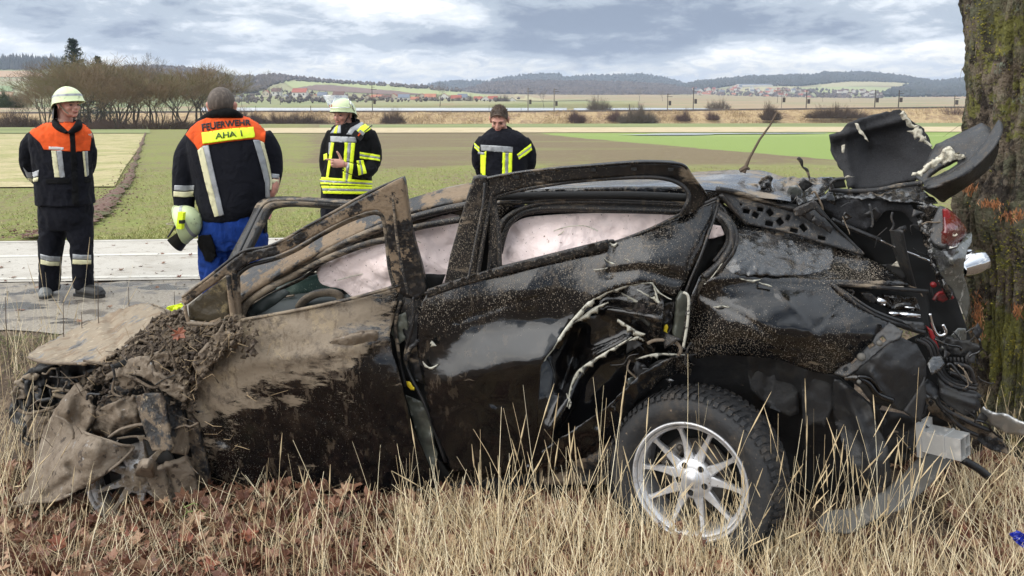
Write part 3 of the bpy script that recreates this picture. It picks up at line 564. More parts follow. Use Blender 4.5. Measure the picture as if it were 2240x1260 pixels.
# --- bushes: twiggy domes
def bush(name, w, h, d, seed, mat, n=500, leaf=.0):
    rd = np.random.default_rng(seed); a = rd.uniform(0, 6.28, n); r = np.sqrt(rd.uniform(0, 1, n)); x = np.cos(a)*r*w/2; y = np.sin(a)*r*d/2; top = h*np.sqrt(np.clip(1-r*r, .08, 1))*rd.uniform(.5, 1.15, n)*np.array([1.+.9*noise.noise((u*.55, v*.5, seed)) for u, v in zip(x, y)])
    p0 = np.stack([x*.75, y*.75, 0*x-.1], -1); p2 = np.stack([x+rd.normal(0, .12*h, n), y+rd.normal(0, .12*h, n), top], -1); p1 = (p0+p2)/2+rd.normal(0, .06*h, (n, 3)); rr = rd.uniform(.012, .03, n)*max(1, h/2.)
    q = p1+(p2-p0)*.35+rd.normal(0, .18*h, (n, 3)); q2 = p2+rd.normal(0, .2*h, (n, 3))*np.array((1, 1, .5)); q2[:, 2] = np.abs(q2[:, 2])
    V, F = prisms(np.concatenate([p0, p1, p1, p1]), np.concatenate([p1, p2, q, q2]), np.concatenate([rr, rr*.8, rr*.6, rr*.6]), np.concatenate([rr*.8, rr*.3, rr*.3, rr*.3]), 3)
    return fastobj(name, V, F, mat)
nmat('brush_brown', (.095, .060, .042), .95); nmat('brush_purple', (.10, .055, .048), .95); nmat('brush_grey', (.13, .10, .075), .95); nmat('brush_tan', (.36, .26, .14), .95); nmat('brush_green', (.05, .065, .022), .95)
def bankz(px): return float(np.interp(px, [-800, 0, 600, 1100, 1500, 2100, 3000], [251, 249, 245.5, 246, 243, 236.5, 233]))
def bush_at(px, w, h, py, Y, mat, label, seed, n=500, group=None, cat='bush'):
    b = Q(px, py, Y); o = bush('bush', w*Y/1600, h*Y/1600, min(w*Y/1600, 6), seed, MT[mat], n); o.location = b.tolist(); WL[o.name] = tuple(b); tag(o, label, cat, group); return o
bl = [(640, 190, 26, 277, 226, 'brush_brown', 'long dark thicket on the railway bank between the two firefighters', 1400), (540, 90, 30, 276, 224, 'brush_brown', 'dark thicket on the bank right of the man seen from behind', 900), (860, 60, 28, 274, 228, 'brush_brown', 'grey brown bush right of the visored firefighter', 500),
      (1262, 42, 22, 268, 228, 'brush_purple', 'purple brown shrub on the railway bank', 450), (1345, 45, 20, 265, 229, 'brush_purple', 'dark purple shrub left of the round grey bush', 400), (1395, 95, 28, 268, 226, 'brush_grey', 'large rounded grey bush on the railway bank', 900), (1495, 36, 20, 264, 228, 'brush_purple', 'small brown shrub right of the large grey bush', 300), (1560, 30, 18, 262, 228, 'brush_purple', 'low shrub near the pale pole', 260),
      (1686, 48, 28, 262, 226, 'brush_brown', 'rounded brown bush behind the upright twig', 500), (1830, 150, 24, 258, 227, 'brush_brown', 'long low hedge left of the torn black liner', 1100), (2085, 60, 16, 250, 232, 'brush_purple', 'brown shrubs beside the big trunk', 260), (35, 130, 30, 280, 150, 'brush_brown', 'brown undergrowth at the left edge before the bank', 700), (20, 60, 30, 235, 190, 'brush_green', 'green conifer like bush at the left edge', 500),
      (1310, 60, 22, 241, 330, 'brush_grey', 'grey brush by the river bend', 400), (1570, 60, 18, 238, 340, 'brush_grey', 'low grey brush on the plain before the village', 350), (330, 330, 22, 281, 116, 'brush_brown', 'bramble undergrowth along the foot of the copse', 1300), (200, 180, 26, 280, 122, 'brush_brown', 'denser undergrowth at the left of the copse', 800), (500, 60, 24, 278, 126, 'brush_brown', 'undergrowth at the right end of the copse', 400)]
for i, (px, w, h, py, Y, mt, lb, n) in enumerate(bl): bush_at(px, w, h, py, Y, mt, lb, 40+i, n, 'bushes along the railway bank' if Y > 200 else None)
# railway bank
nmat('bank_grass', (.40, .285, .15), .95, layers=[dict(c=(.25, .165, .09), s=.30, d=8, nr=.7, lo=.45, hi=.60), dict(c=(.52, .40, .23), s=1.1, d=8, nr=.7, lo=.55, hi=.68, seed=4), dict(c=(.15, .10, .07), s=.5, d=8, nr=.7, lo=.60, hi=.68, seed=6)], bump=[dict(s=.8, d=8, b=1, h=.6)])
nmat('ballast', (.075, .062, .055), .95, layers=[dict(c=(.13, .10, .08), s=2, d=6, lo=.5, hi=.65)])
cols = np.linspace(-900, 3200, 700); A = []
for k, (yy, fr_) in enumerate([(225, 0), (227, .10), (229.5, .38), (232, .70), (234, .94), (236, 1.), (241, 1.), (243, .9), (252, -.15)]):
    row = []
    for i, c in enumerate(cols):
        x = (c-CX)/FPX*yy; zt = float(Q(c, bankz(c), 236)[2]); zb = float(bank(x, 225))-.4; n_ = noise.fractal((x*.12, k*.7, 0), 1, 2, 4)*.45*(0 < fr_ < 1)
        row.append((x, yy, zb+(zt-zb)*fr_+n_))
    A.append(row)
m = MB(); m.grid(np.array(A)); m.build('railway_bank', MT['bank_grass'], smooth=True, kind='structure')
m = MB(); m.grid(np.array([[((c-CX)/FPX*y, y, float(Q(c, bankz(c), 236)[2])+z) for c in cols[::8]] for y, z in ((236.1, .02), (236.3, .5), (240.5, .5), (240.9, .02))])); m.build('railway_track', MT['ballast'], kind='structure')
n = 16000; c_ = rng.uniform(-100, 2250, n); c_ = c_[(c_ < 60) | (c_ > 560)]; n = len(c_); yy = rng.uniform(225.5, 235.5, n); xx = (c_-CX)/FPX*yy; t = (yy-225)/10; zt = np.array([CAMZ-(bankz(c)-215)/FPX*236 for c in c_]); zb = -6.5
z0 = zb+(zt-zb)*np.clip(np.interp(yy, [225, 227, 229.5, 232, 234, 236], [0, .1, .38, .7, .94, 1]), 0, 1)
cl = np.array([noise.fractal((x*.09, 0, 4), 1, 2, 3) for x in xx]); hh = rng.uniform(.3, .8, n)*(1+1.1*np.clip(cl, -.6, 1)); p0 = np.stack([xx, yy, z0-.1], -1); p1 = p0+np.stack([rng.normal(0, .25, n), rng.normal(0, .2, n), hh], -1)
V, F = prisms(p0, p1, rng.uniform(.05, .13, n), np.full(n, .01), 3); tag(fastobj('bank_grass', V, F, MT['brush_tan'], kind='stuff'), 'dry tan grass growing on the railway bank')
# masts
plain('mast_concrete', (.22, .19, .16), .9); plain('mast_dark', (.07, .058, .05), .9)
mast = [(680, 231, 246, .25, 'mast_dark', 'short dark post by the river left of the helmet visor'), (815, 188, 249, .28, 'mast_dark', 'dark slim mast right behind the visored helmet'), (1070, 231, 247, .2, 'mast_dark', 'short post left of the cropped young man'), (1155, 192, 246, .42, 'mast_concrete', 'tall pale railway mast, left one of the near pair'), (1212, 193, 252, .42, 'mast_concrete', 'tall pale railway mast, right one of the near pair'),
        (1308, 204, 222, .3, 'mast_concrete', 'thin white pole in front of the wooded foothill'), (1377, 228, 240, .35, 'mast_dark', 'short dark post right of the river bend'), (1460, 204, 241, .3, 'mast_dark', 'slim mast at the middle of the plain'), (1516, 192, 244, .33, 'mast_dark', 'tall slim mast before the red roofed village'), (1709, 190, 240, .2, 'mast_concrete', 'thin pale pole beside the poplar like pair'),
        (1763, 196, 241, .33, 'mast_dark', 'slim mast right of the right hand village'), (1913, 196, 236, .36, 'mast_dark', 'railway mast above the torn black liner, left one'), (1965, 197, 234, .36, 'mast_dark', 'railway mast above the torn black liner, right one'), (2087, 208, 235, .25, 'mast_dark', 'small mast next to the big trunk'), (1140, 236, 247, .15, 'mast_dark', 'thin short post beside the left mast of the near pair'), (560, 232, 246, .2, 'mast_dark', 'short post right of the man seen from behind')]
for px, y0, y1, w, mt, lb in mast:
    b = Q(px, y1+2, 243); t = Q(px, y0, 243); h = t[2]-b[2]; r = thing('railway_mast', tuple(b), lb, 'mast', 'masts and posts along the railway')
    m = MB(); m.tube([b, (b[0], b[1], b[2]+h)], [w*.5, w*.36], 6); m.build('mast_pole', MT[mt], r)
    if h > 4:
        m = MB(); m.box((b[0]+.6, b[1], t[2]-1.1), (1.9, .14, .14)); m.box((b[0]+.35, b[1], t[2]-.4), (1.1, .12, .12)); m.build('bracket_arm', MT['mast_dark'], r)
        m = MB(); m.box((b[0]+.75, b[1], b[2]+h*.45), (.75, .5, 1.5)); m.build('equipment_box', MT['mast_dark'], r)
# --- hills
nmat('hill_meadow', (.27, .25, .12), .95, layers=[dict(c=(.19, .22, .08), s=.004, d=6, lo=.45, hi=.6), dict(c=(.29, .20, .11), s=.006, d=6, lo=.55, hi=.66, seed=3)])
nmat('hill_forest', (.085, .07, .06), .95); nmat('forest_bare', (.105, .082, .068), .95, layers=[dict(c=(.065, .052, .045), s=.02, d=6, lo=.45, hi=.6), dict(c=(.14, .11, .085), s=.06, d=4, lo=.55, hi=.65, seed=2)]); nmat('forest_dark', (.035, .042, .032), .95, layers=[dict(c=(.06, .055, .042), s=.02, d=5, lo=.5, hi=.62)])
nmat('field_brown', (.17, .105, .078), .95); nmat('field_pale', (.38, .33, .17), .95); nmat('field_green', (.19, .25, .09), .95); nmat('field_ochre', (.40, .25, .13), .95); nmat('field_light', (.32, .34, .14), .95)
def hill(name, crest, base, Db, Dt, mat):
    cx, cy = zip(*crest); bx, by = zip(*base); ns = 14
    def hp(px, py, up=0.):
        c = np.interp(px, cx, cy); b = np.interp(px, bx, by); s = np.clip((b-np.asarray(py, float))/(b-c), 0, 1); s = 1-np.sqrt(np.clip(1-s, 0, 1)) if False else s
        D = Db+(Dt-Db)*s**1.3; p = Q(px, py, D); p[..., 2] += up; return p
    px = np.arange(cx[0], cx[-1]+1, 8.); c = np.interp(px, cx, cy); b = np.interp(px, bx, by); A = [Q(px, b+6, np.full(px.shape, Db*.96))]; A.insert(0, A[0]*np.array((1, 1, 0))+np.array((0, 0, -12.)))
    for s in np.linspace(0, 1, ns): A.append(hp(px, b+(c-b)*s))
    e = A[-1].copy(); e[:, 1] *= 1.25; e[:, 2] = -30; A.append(e); m = MB(); m.grid(np.array(A)); m.build(name, mat, smooth=True, kind='structure'); return hp
def patch(hp, pts, mat, name='hill_field', step=10):
    V, F = cdt(pts, step, jit=.1); W3 = hp(V[:, 0], V[:, 1]); W3 = W3*np.array((.9985, .9985, 1)); W3[:, 2] += .6; obj(name, W3, F.tolist(), MT[mat], kind='structure')
def woods(name, hp, pts, n, mat, label, size=(9, 15), seed=1, conif=False):
    rd = np.random.default_rng(seed); pts = np.array(pts); x0, y0 = pts.min(0); x1, y1 = pts.max(0); px = rd.uniform(x0, x1, n*3); py = rd.uniform(y0, y1, n*3); k = inside(pts, px, py); px, py = px[k][:n], py[k][:n]; C = hp(px, py); n = len(px)
    ico = np.array([(0, 0, 1.15), (.85, 0, .55), (.26, .8, .5), (-.7, .5, .6), (-.7, -.5, .5), (.26, -.8, .6), (0, 0, -.3)]) if not conif else np.array([(0, 0, 1.7), (.5, 0, .2), (.15, .48, .3), (-.4, .3, .2), (-.4, -.3, .3), (.15, -.48, .2), (0, 0, -.3)])
    V = (ico[None]+rd.normal(0, .14, (n, 7, 3)))*rd.uniform(*size, (n, 1, 1))*np.array((.62, .62, .85))+C[:, None]
    f = np.array([(0, 1, 2), (0, 2, 3), (0, 3, 4), (0, 4, 5), (0, 5, 1), (6, 2, 1), (6, 3, 2), (6, 4, 3), (6, 5, 4), (6, 1, 5)]); F = (np.arange(n)*7)[:, None, None]+f
    tag(fastobj(name, V.reshape(-1, 3), F.reshape(-1, 3), MT[mat], kind='stuff'), label)
far = hill('far_hills', [(-900, 172), (700, 186), (900, 190), (960, 182), (1000, 178), (1070, 178), (1100, 170), (1180, 162), (1225, 162), (1235, 170), (1290, 166), (1400, 163), (1460, 172), (1500, 184), (1560, 196), (3200, 200)], [(-900, 206), (3200, 206)], 2700, 3400, MT['hill_forest'])
woods('far_forest', far, [(930, 190), (960, 183), (1000, 179), (1070, 179), (1100, 171), (1180, 163), (1225, 163), (1235, 171), (1290, 167), (1400, 164), (1460, 173), (1500, 185), (1560, 197), (1560, 206), (930, 206)], 4500, 'forest_dark', 'dark far forest covering the ridge behind the river valley', (9, 14), 5)
rh = hill('right_hill', [(1380, 206), (1440, 196), (1480, 190), (1520, 180), (1560, 176), (1640, 168), (1700, 166), (1790, 164), (1797, 160), (1900, 160), (1960, 166), (2035, 177), (2080, 174), (2110, 171), (2400, 165), (3200, 160)], [(1380, 226), (3200, 226)], 1300, 2900, MT['hill_meadow'])
woods('hill_forest', rh, [(1470, 194), (1520, 182), (1560, 178), (1640, 170), (1700, 168), (1790, 166), (1797, 161), (1900, 161), (1960, 167), (2035, 178), (2030, 186), (1960, 181), (1860, 179), (1800, 184), (1750, 189), (1600, 188), (1530, 200), (1480, 205)], 4200, 'forest_dark', 'dark wood along the crest of the right hill', (8, 13), 6)
woods('valley_wood', rh, [(1925, 212), (1960, 196), (2000, 185), (2040, 180), (2080, 176), (2110, 173), (2300, 170), (2300, 210), (2000, 213)], 2600, 'forest_dark', 'blue grey wood on the slope next to the big trunk', (8, 13), 7)
for pts, mt in (([(1790, 187), (1850, 178), (1930, 178), (2020, 186), (1985, 190), (1900, 188), (1800, 192)], 'field_pale'), ([(1740, 192), (1840, 190), (1980, 192), (1930, 205), (1800, 204)], 'field_light'), ([(1600, 190), (1740, 190), (1730, 203), (1610, 200)], 'field_pale'), ([(1380, 219), (1520, 212), (1700, 213), (1700, 222), (1390, 224)], 'field_pale'), ([(1950, 213), (2130, 212), (2130, 220), (1960, 220)], 'field_ochre'), ([(1700, 218), (1950, 216), (2300, 221), (2300, 225), (1700, 225)], 'field_light')): patch(rh, pts, mt)
f3 = hill('wooded_foothill', [(960, 205), (1040, 192), (1060, 184), (1130, 179), (1250, 180), (1340, 181), (1450, 187), (1510, 196), (1540, 212)], [(960, 219), (1540, 219)], 1500, 2200, MT['hill_forest'])
woods('foothill_wood', f3, [(985, 204), (1040, 193), (1060, 185), (1130, 180), (1250, 181), (1340, 182), (1450, 188), (1510, 197), (1535, 210), (1450, 214), (1385, 211), (1340, 216), (1200, 211), (1130, 207), (1050, 204)], 5200, 'forest_bare', 'grey brown leafless wood on the foothill above the river', (7, 11), 8)
patch(f3, [(1340, 217), (1385, 211), (1450, 214), (1500, 217)], 'field_light')
lh = hill('left_hill', [(-900, 130), (0, 136), (60, 136), (130, 138), (280, 146), (340, 144), (400, 148), (470, 156), (500, 168), (545, 168), (600, 164), (700, 175), (760, 181), (850, 184), (930, 190), (1000, 198), (1080, 209), (1200, 216), (1400, 219)], [(-900, 250), (450, 235), (640, 229), (1100, 224), (1400, 222)], 620, 1500, MT['hill_meadow'])
woods('crest_wood', lh, [(-300, 134), (0, 137), (60, 137), (140, 139), (150, 152), (60, 154), (0, 153), (-300, 150)], 900, 'forest_dark', 'dark conifer wood at the crest of the left hill', (9, 14), 9, True)
woods('slope_wood', lh, [(270, 148), (340, 146), (400, 150), (470, 158), (505, 170), (560, 170), (600, 166), (690, 176), (780, 183), (850, 187), (850, 190), (760, 186), (640, 178), (600, 185), (560, 205), (430, 205), (270, 190)], 3200, 'forest_bare', 'leafless grey wood on the slope behind the copse', (5, 8), 10)
woods('hedgerow', lh, [(850, 186), (930, 192), (1010, 200), (1010, 203), (920, 197), (850, 190)], 120, 'forest_bare', 'hedgerow line along the green slope', (5, 8), 11)
for pts, mt in (([(-200, 154), (60, 156), (110, 165), (70, 170), (-200, 168)], 'field_ochre'), ([(-200, 188), (30, 189), (28, 200), (-200, 202)], 'field_green'), ([(-200, 203), (30, 202), (26, 213), (-200, 215)], 'field_ochre'), ([(618, 178), (700, 178), (850, 188), (1000, 202), (1140, 215), (1140, 219), (900, 205), (720, 186), (640, 194)], 'field_light'), ([(648, 194), (690, 182), (722, 187), (850, 197), (960, 208), (860, 208), (700, 199)], 'field_brown'), ([(720, 182), (850, 191), (900, 200), (880, 200), (722, 186)], 'field_green'), ([(1130, 206), (1200, 216), (1360, 219), (1180, 222), (1100, 220)], 'field_pale')): patch(lh, pts, mt)
# --- houses
for nme, c in (('plaster_white', (.62, .60, .56)), ('plaster_cream', (.52, .46, .36)), ('roof_red', (.34, .10, .065)), ('roof_orange', (.42, .17, .10)), ('roof_brown', (.14, .075, .055)), ('roof_grey', (.17, .19, .23)), ('window_dark', (.05, .055, .06))): plain(nme, c, .8, s=.8)
def house(px, py, w, h, Y, wall, roof, side, label, group, wins=True, flat=False):
    b = Q(px, py, Y); s = Y/FPX; W_ = w*s; H = h*s; D_ = W_*.7; eh = H*(.55 if not flat else .9); r = thing('house', tuple(b), label, 'house', group); m = MB(); x0, x1 = b[0]-W_/2, b[0]+W_/2; y0, y1 = b[1]-D_/2, b[1]+D_/2; z = b[2]-1.; e = b[2]+eh; t = b[2]+H
    if side == 0:      # ridge along x
        m.add([(x0, y0, z), (x1, y0, z), (x1, y1, z), (x0, y1, z), (x0, y0, e), (x1, y0, e), (x1, y1, e), (x0, y1, e), (x0, b[1], t-.05), (x1, b[1], t-.05)], [(0, 1, 5, 4), (1, 2, 6, 9, 5), (2, 3, 7, 6), (3, 0, 4, 8, 7)])
        m2 = MB(); o = .35; dz = .35*(t-e)/(D_/2)
        m2.add([(x0-o, y0-o, e-dz), (x1+o, y0-o, e-dz), (x1+o, b[1], t), (x0-o, b[1], t), (x0-o, y1+o, e-dz), (x1+o, y1+o, e-dz), (x0-o, y0-o, e-dz+.25), (x1+o, y0-o, e-dz+.25), (x1+o, b[1], t+.25), (x0-o, b[1], t+.25), (x0-o, y1+o, e-dz+.25), (x1+o, y1+o, e-dz+.25)], [(6, 7, 8, 9), (9, 8, 11, 10), (1, 0, 3, 2), (2, 3, 4, 5), (0, 1, 7, 6), (5, 4, 10, 11), (0, 6, 9, 3), (3, 9, 10, 4), (1, 2, 8, 7), (2, 5, 11, 8)])
    else:
        m.add([(x0, y0, z), (x1, y0, z), (x1, y1, z), (x0, y1, z), (x0, y0, e), (x1, y0, e), (x1, y1, e), (x0, y1, e), (b[0], y0, t-.05), (b[0], y1, t-.05)], [(0, 1, 5, 8, 4), (1, 2, 6, 5), (2, 3, 7, 9, 6), (3, 0, 4, 7)])
        m2 = MB(); o = .35; dz = .35*(t-e)/(W_/2)
        m2.add([(x0-o, y0-o, e-dz), (b[0], y0-o, t), (x1+o, y0-o, e-dz), (x0-o, y1+o, e-dz), (b[0], y1+o, t), (x1+o, y1+o, e-dz), (x0-o, y0-o, e-dz+.25), (b[0], y0-o, t+.25), (x1+o, y0-o, e-dz+.25), (x0-o, y1+o, e-dz+.25), (b[0], y1+o, t+.25), (x1+o, y1+o, e-dz+.25)], [(6, 7, 10, 9), (7, 8, 11, 10), (0, 3, 4, 1), (1, 4, 5, 2), (0, 1, 7, 6), (1, 2, 8, 7), (3, 9, 10, 4), (4, 10, 11, 5), (0, 6, 9, 3), (2, 5, 11, 8)])
    m.build('wall', MT[wall], r); m2.build('roof', MT[roof], r)
    if wins and w > 12:
        n = max(2, int(w/9))
        for i in range(n):
            q = MB(); q.box((x0+(i+.5)*W_/n, y0-.02, b[2]+eh*.55), (W_/n*.32, .12, eh*.38)); q.build('window', MT['window_dark'], r)
    return r
hs = []; g1 = 'houses of the left riverside village'; rw = ['plaster_white', 'plaster_cream', 'plaster_white']
hl = [(345, 196, 20, 18, 'roof_orange', 1, 'white gabled house seen through the copse'), (362, 205, 22, 14, 'roof_brown', 0, 'dark roofed house in the gap of the copse'), (398, 212, 22, 14, 'roof_red', 0, 'red roofed house right of the tallest bare tree'), (543, 200, 16, 14, 'roof_brown', 0, 'brown roofed house above the white barn'), (522, 222, 16, 16, 'roof_grey', 1, 'small white house beside the white barn'), (536, 229, 24, 12, 'roof_grey', 0, 'low white house left of the white barn'),
      (578, 227, 36, 17, 'roof_grey', 0, 'long white barn by the river'), (583, 208, 14, 14, 'roof_red', 1, 'white gabled house behind the barn'), (606, 206, 20, 16, 'roof_brown', 0, 'brown roofed house right of the barn gable'), (625, 218, 18, 14, 'roof_grey', 1, 'grey roofed white house right of the barn'), (645, 216, 20, 17, 'roof_brown', 1, 'brown gabled house near the big red roof'), (657, 210, 30, 20, 'roof_red', 0, 'house with the big bright red roof'), (672, 219, 22, 13, 'roof_brown', 0, 'low brown house under the bright red roof'), (690, 218, 18, 15, 'roof_red', 1, 'cream gabled house left of the visor'), (706, 216, 20, 18, 'roof_grey', 0, 'grey blue roofed house behind the visor'), (742, 214, 24, 17, 'roof_brown', 0, 'house hidden behind the lime helmet'),
      (806, 222, 18, 17, 'roof_orange', 1, 'white gabled house just right of the helmet'), (826, 218, 26, 14, 'roof_orange', 0, 'long orange roofed house right of the dark mast'), (846, 220, 20, 15, 'roof_brown', 0, 'brown roofed house in the riverside row'), (862, 219, 22, 18, 'roof_red', 1, 'red gabled house in the riverside row'), (884, 220, 24, 17, 'roof_grey', 0, 'solar grey roofed barn in the riverside row'), (905, 222, 24, 13, 'roof_orange', 0, 'low orange roofed house left of the river tree'), (924, 220, 20, 19, 'roof_red', 1, 'red roofed house directly left of the river tree'), (942, 219, 24, 17, 'roof_orange', 0, 'orange roofed house behind the river tree'), (972, 218, 22, 17, 'roof_red', 1, 'red roofed house right of the river tree'), (998, 221, 22, 16, 'roof_red', 0, 'red roofed house left of the blue grey roof'),
      (1012, 220, 20, 18, 'roof_grey', 0, 'blue grey roofed house in the row'), (1022, 225, 22, 18, 'roof_grey', 1, 'bright white gabled house left of the cropped young man'), (1046, 222, 18, 14, 'roof_red', 0, 'red roofed house behind the young man, left'), (1062, 223, 18, 16, 'roof_orange', 1, 'orange gabled house behind the young man'), (1078, 222, 20, 15, 'roof_red', 0, 'red roofed house behind the young man, right'), (1098, 223, 14, 12, 'roof_orange', 1, 'small cream gabled house right of the young man'), (1120, 223, 18, 13, 'roof_brown', 1, 'last gabled house at the right end of the row')]
for i, (px, py, w, h, rf, sd_, lb) in enumerate(hl): house(px, py+2, w, h*.9, 760+random.uniform(-40, 60) if py > 200 else 1000, rw[i % 3], rf, sd_, lb, g1)
g2 = 'distant houses of the right hillside village'; rd = random.Random(5)
for i in range(74):
    px = rd.uniform(1512, 1620) if i < 34 else rd.uniform(1640, 1770); py = rd.uniform(192, 211) if i < 34 else rd.uniform(193, 215)
    if px > 1640 and py < 196+ (px-1700)*.03: py += 8
    house(px, py, rd.uniform(6, 12), rd.uniform(5, 9), rh(px, py)[1]-25, rw[i % 3], rd.choice(['roof_red', 'roof_red', 'roof_orange', 'roof_brown', 'roof_grey']), i % 2, 'tiny red or brown roofed house in the '+('left cluster' if i < 34 else 'right cluster')+' of the right hillside village', g2, wins=False)
for i in range(14): px = rd.uniform(1830, 1925); house(px, rd.uniform(200, 212), rd.uniform(7, 11), 6, 1500, 'plaster_white', 'roof_brown', i % 2, 'tiny pale house below the right hill field', 'distant houses below the right hill field', wins=False)
house(1648, 189, 68, 5, rh(1648, 189)[1]-20, 'plaster_white', 'roof_grey', 0, 'long white hall on the right hill above the village', None, wins=False)
for i in range(26):
    px = rd.uniform(500, 1130); o = bush('bush', 9, 6, 6, 900+i, MT['brush_grey'], 120); b = Q(px, rd.uniform(222, 228), 700); o.location = b.tolist(); tag(o, 'grey garden bush among the riverside village houses', 'bush', 'garden bushes of the riverside village')
woods('village_trees', rh, [(1500, 200), (1760, 196), (1930, 205), (1930, 222), (1500, 222)], 420, 'forest_bare', 'leafless garden trees mixed among the right hillside houses', (5, 9), 14)
woods('plain_hedge', rh, [(1700, 219), (1920, 217), (1920, 222), (1700, 223)], 160, 'forest_bare', 'dark hedge across the plain', (5, 8), 15)
woods('village_trees', lh, [(505, 226), (500, 200), (560, 192), (640, 200), (770, 208), (1140, 219), (1140, 223), (900, 223), (700, 226)], 260, 'forest_bare', 'leafless garden trees among the riverside village houses', (2.2, 4.5), 24)
# ================================================================== THE WRECKED CAR
def proj(V):
    r = np.asarray(V)-np.array((0, 0, CAMZ)); dpt = r[:, 1]*CT-r[:, 2]*ST; u = r[:, 1]*ST+r[:, 2]*CT
    return CX+FPX*r[:, 0]/dpt, CY-FPX*u/dpt
def idw(ctrl, p=3.):
    c = np.array(ctrl, float)
    def f(x, y):
        w = 1/(((x[:, None]-c[:, 0])**2+(y[:, None]-c[:, 1])**2)**(p/2)+50); return (w@c[:, 2])/w.sum(1)
    return f
mudf = idw([(60, 780, .9), (300, 700, .95), (430, 700, .85), (520, 720, .95), (600, 700, .9), (700, 700, .88), (800, 690, .66), (855, 680, .5), (850, 740, .62), (760, 765, .85), (700, 800, .62), (650, 790, .8), (600, 800, .85), (640, 850, .45), (560, 850, .6), (500, 830, .9), (450, 900, .8), (480, 940, .38), (560, 930, .14), (700, 900, .12), (850, 900, .08), (820, 810, .2), (600, 1050, .25), (430, 1000, .55), (500, 1040, .3), (900, 1000, .05),
    (560, 840, .62), (460, 640, .62), (450, 690, .7), (560, 540, .35), (520, 500, .25), (600, 440, .5), (700, 440, .5), (780, 450, .5), (700, 600, .42), (800, 540, .45), (650, 560, .66), (760, 490, .68), (880, 420, .60), (870, 500, .52), (900, 560, .45), (915, 620, .3), (900, 700, .05), (1000, 420, .72), (950, 440, .6), (960, 470, .2), (1040, 440, .42), (1020, 560, .33), (1060, 440, .3), (1090, 500, .2), (1200, 400, .45), (1300, 375, .12), (1450, 370, .1), (1300, 405, .5), (1520, 385, .6), (1650, 378, .6), (1700, 400, .45), (1600, 400, .4), (1540, 420, .3),
    (1000, 700, .05), (1200, 700, .02), (1100, 900, .0), (1300, 900, 0.), (1150, 580, .25), (1400, 500, .34), (1480, 500, .3), (1500, 560, .25), (1400, 600, .25), (1620, 540, .25), (1750, 560, .28), (1830, 580, .3), (1900, 600, .35), (1700, 620, .2), (1600, 700, .12), (1750, 700, .02), (1600, 760, .1), (1800, 790, .3), (1950, 700, .1), (1650, 470, .4), (1800, 480, .25), (2000, 420, .3), (2050, 500, .2), (1900, 850, .1), (2050, 900, .25), (1800, 1000, .35)])
spatf = idw([(960, 660, .66), (1100, 640, .66), (1250, 600, .66), (1300, 620, .64), (1000, 700, .62), (1150, 720, .5), (1200, 640, .62), (960, 850, .3), (1100, 850, .25), (1150, 780, .2), (1000, 780, .35), (1100, 950, .3), (1300, 750, .3), (1400, 560, .64), (1450, 500, .64), (1500, 560, .6), (600, 950, .52), (750, 900, .55), (850, 1000, .5), (820, 800, .52), (500, 1000, .6), (1100, 400, .62), (1050, 480, .68), (1000, 560, .7), (1300, 420, .6), (1400, 370, .4), (900, 480, .6), (900, 600, .65),
    (1650, 540, .62), (1750, 560, .64), (1850, 580, .68), (1900, 610, .7), (1600, 560, .6), (1650, 640, .52), (1750, 700, .46), (1650, 740, .66), (1550, 760, .66), (1800, 780, .66), (1700, 780, .6), (1950, 650, .4), (1700, 460, .58), (1850, 500, .5), (2050, 480, .6), (1950, 850, .4), (2000, 1000, .3)])
c0 = P(900, 1070, .85); CARLOC = (float(c0[0]), float(c0[1]), -.22)
car = thing('wrecked_car', CARLOC, 'wrecked black car caked in mud, doors sprung open, resting against the tree trunk', 'car')
def cobj(name, V, F, mat, parent=None, smooth=True, **k):
    V = np.asarray(V); x, y = proj(V); at = dict(mud=mudf(x, y), spat=spatf(x, y)); return obj(name, V, F, MT[mat], parent or car, smooth, attrs=at, **k)
def offf(off):
    if callable(off): return off
    if isinstance(off, (int, float)): return lambda x, y: np.full(x.shape, float(off))
    return tps(off)
def panel(name, outline, off, mat, parent=None, step=9., holes=(), thick=.006, wr=0., ws=60., seed=0., feats=(), jag=0., smooth=True, flat=False, ridged=0.):
    o = resample(outline, step)
    if jag:
        t = np.cumsum(np.r_[0, np.linalg.norm(np.diff(o, axis=0), axis=1)]); j = np.array([(noise.noise((a/13, seed, 1)), noise.noise((a/13, seed, 9))) for a in t]); o = o+j*jag*2
    V, F = cdt(o, step, holes); x, y = V[:, 0], V[:, 1]; f = offf(off)(x, y)
    if wr: f = f+wr*nz(x, y, ws, seed)
    if ridged: f = f+ridged*(1-2*np.abs(nz(x, y, ws*.8, seed+5, 3)))
    for ft in feats:
        line, amp, wd = ft[:3]; d, sg = segd(x, y, line); kind = ft[3] if len(ft) > 3 else 'ridge'
        if kind == 'ridge': f = f+amp*np.exp(-(d/wd)**2)
        elif kind == 'crease': f = f+amp*np.clip(1-d/wd, 0, 1)
        else: f = f+amp*(np.tanh(sg*d/wd)*.5+.5)
    W3 = P(x, y, f); V3, F3 = shell(W3, F, thick); return cobj(name, V3, F3, mat, parent, smooth and not flat)
def rail(name, pts, offs, r, mat, parent=None, sy=1., k=8, n=6, smooth=True, sub=None):
    p = cr([(x, y, o) for (x, y), o in zip(pts, np.broadcast_to(offs, (len(pts),)))], n); W3 = P(p[:, 0], p[:, 1], p[:, 2]); m = MB()
    rr = np.interp(np.linspace(0, 1, len(p)), np.linspace(0, 1, len(np.atleast_1d(r))), np.atleast_1d(r)); m.tube(W3, rr, k, sy=sy); return cobj(name, np.concatenate(m.v), m.f, mat, parent, smooth)
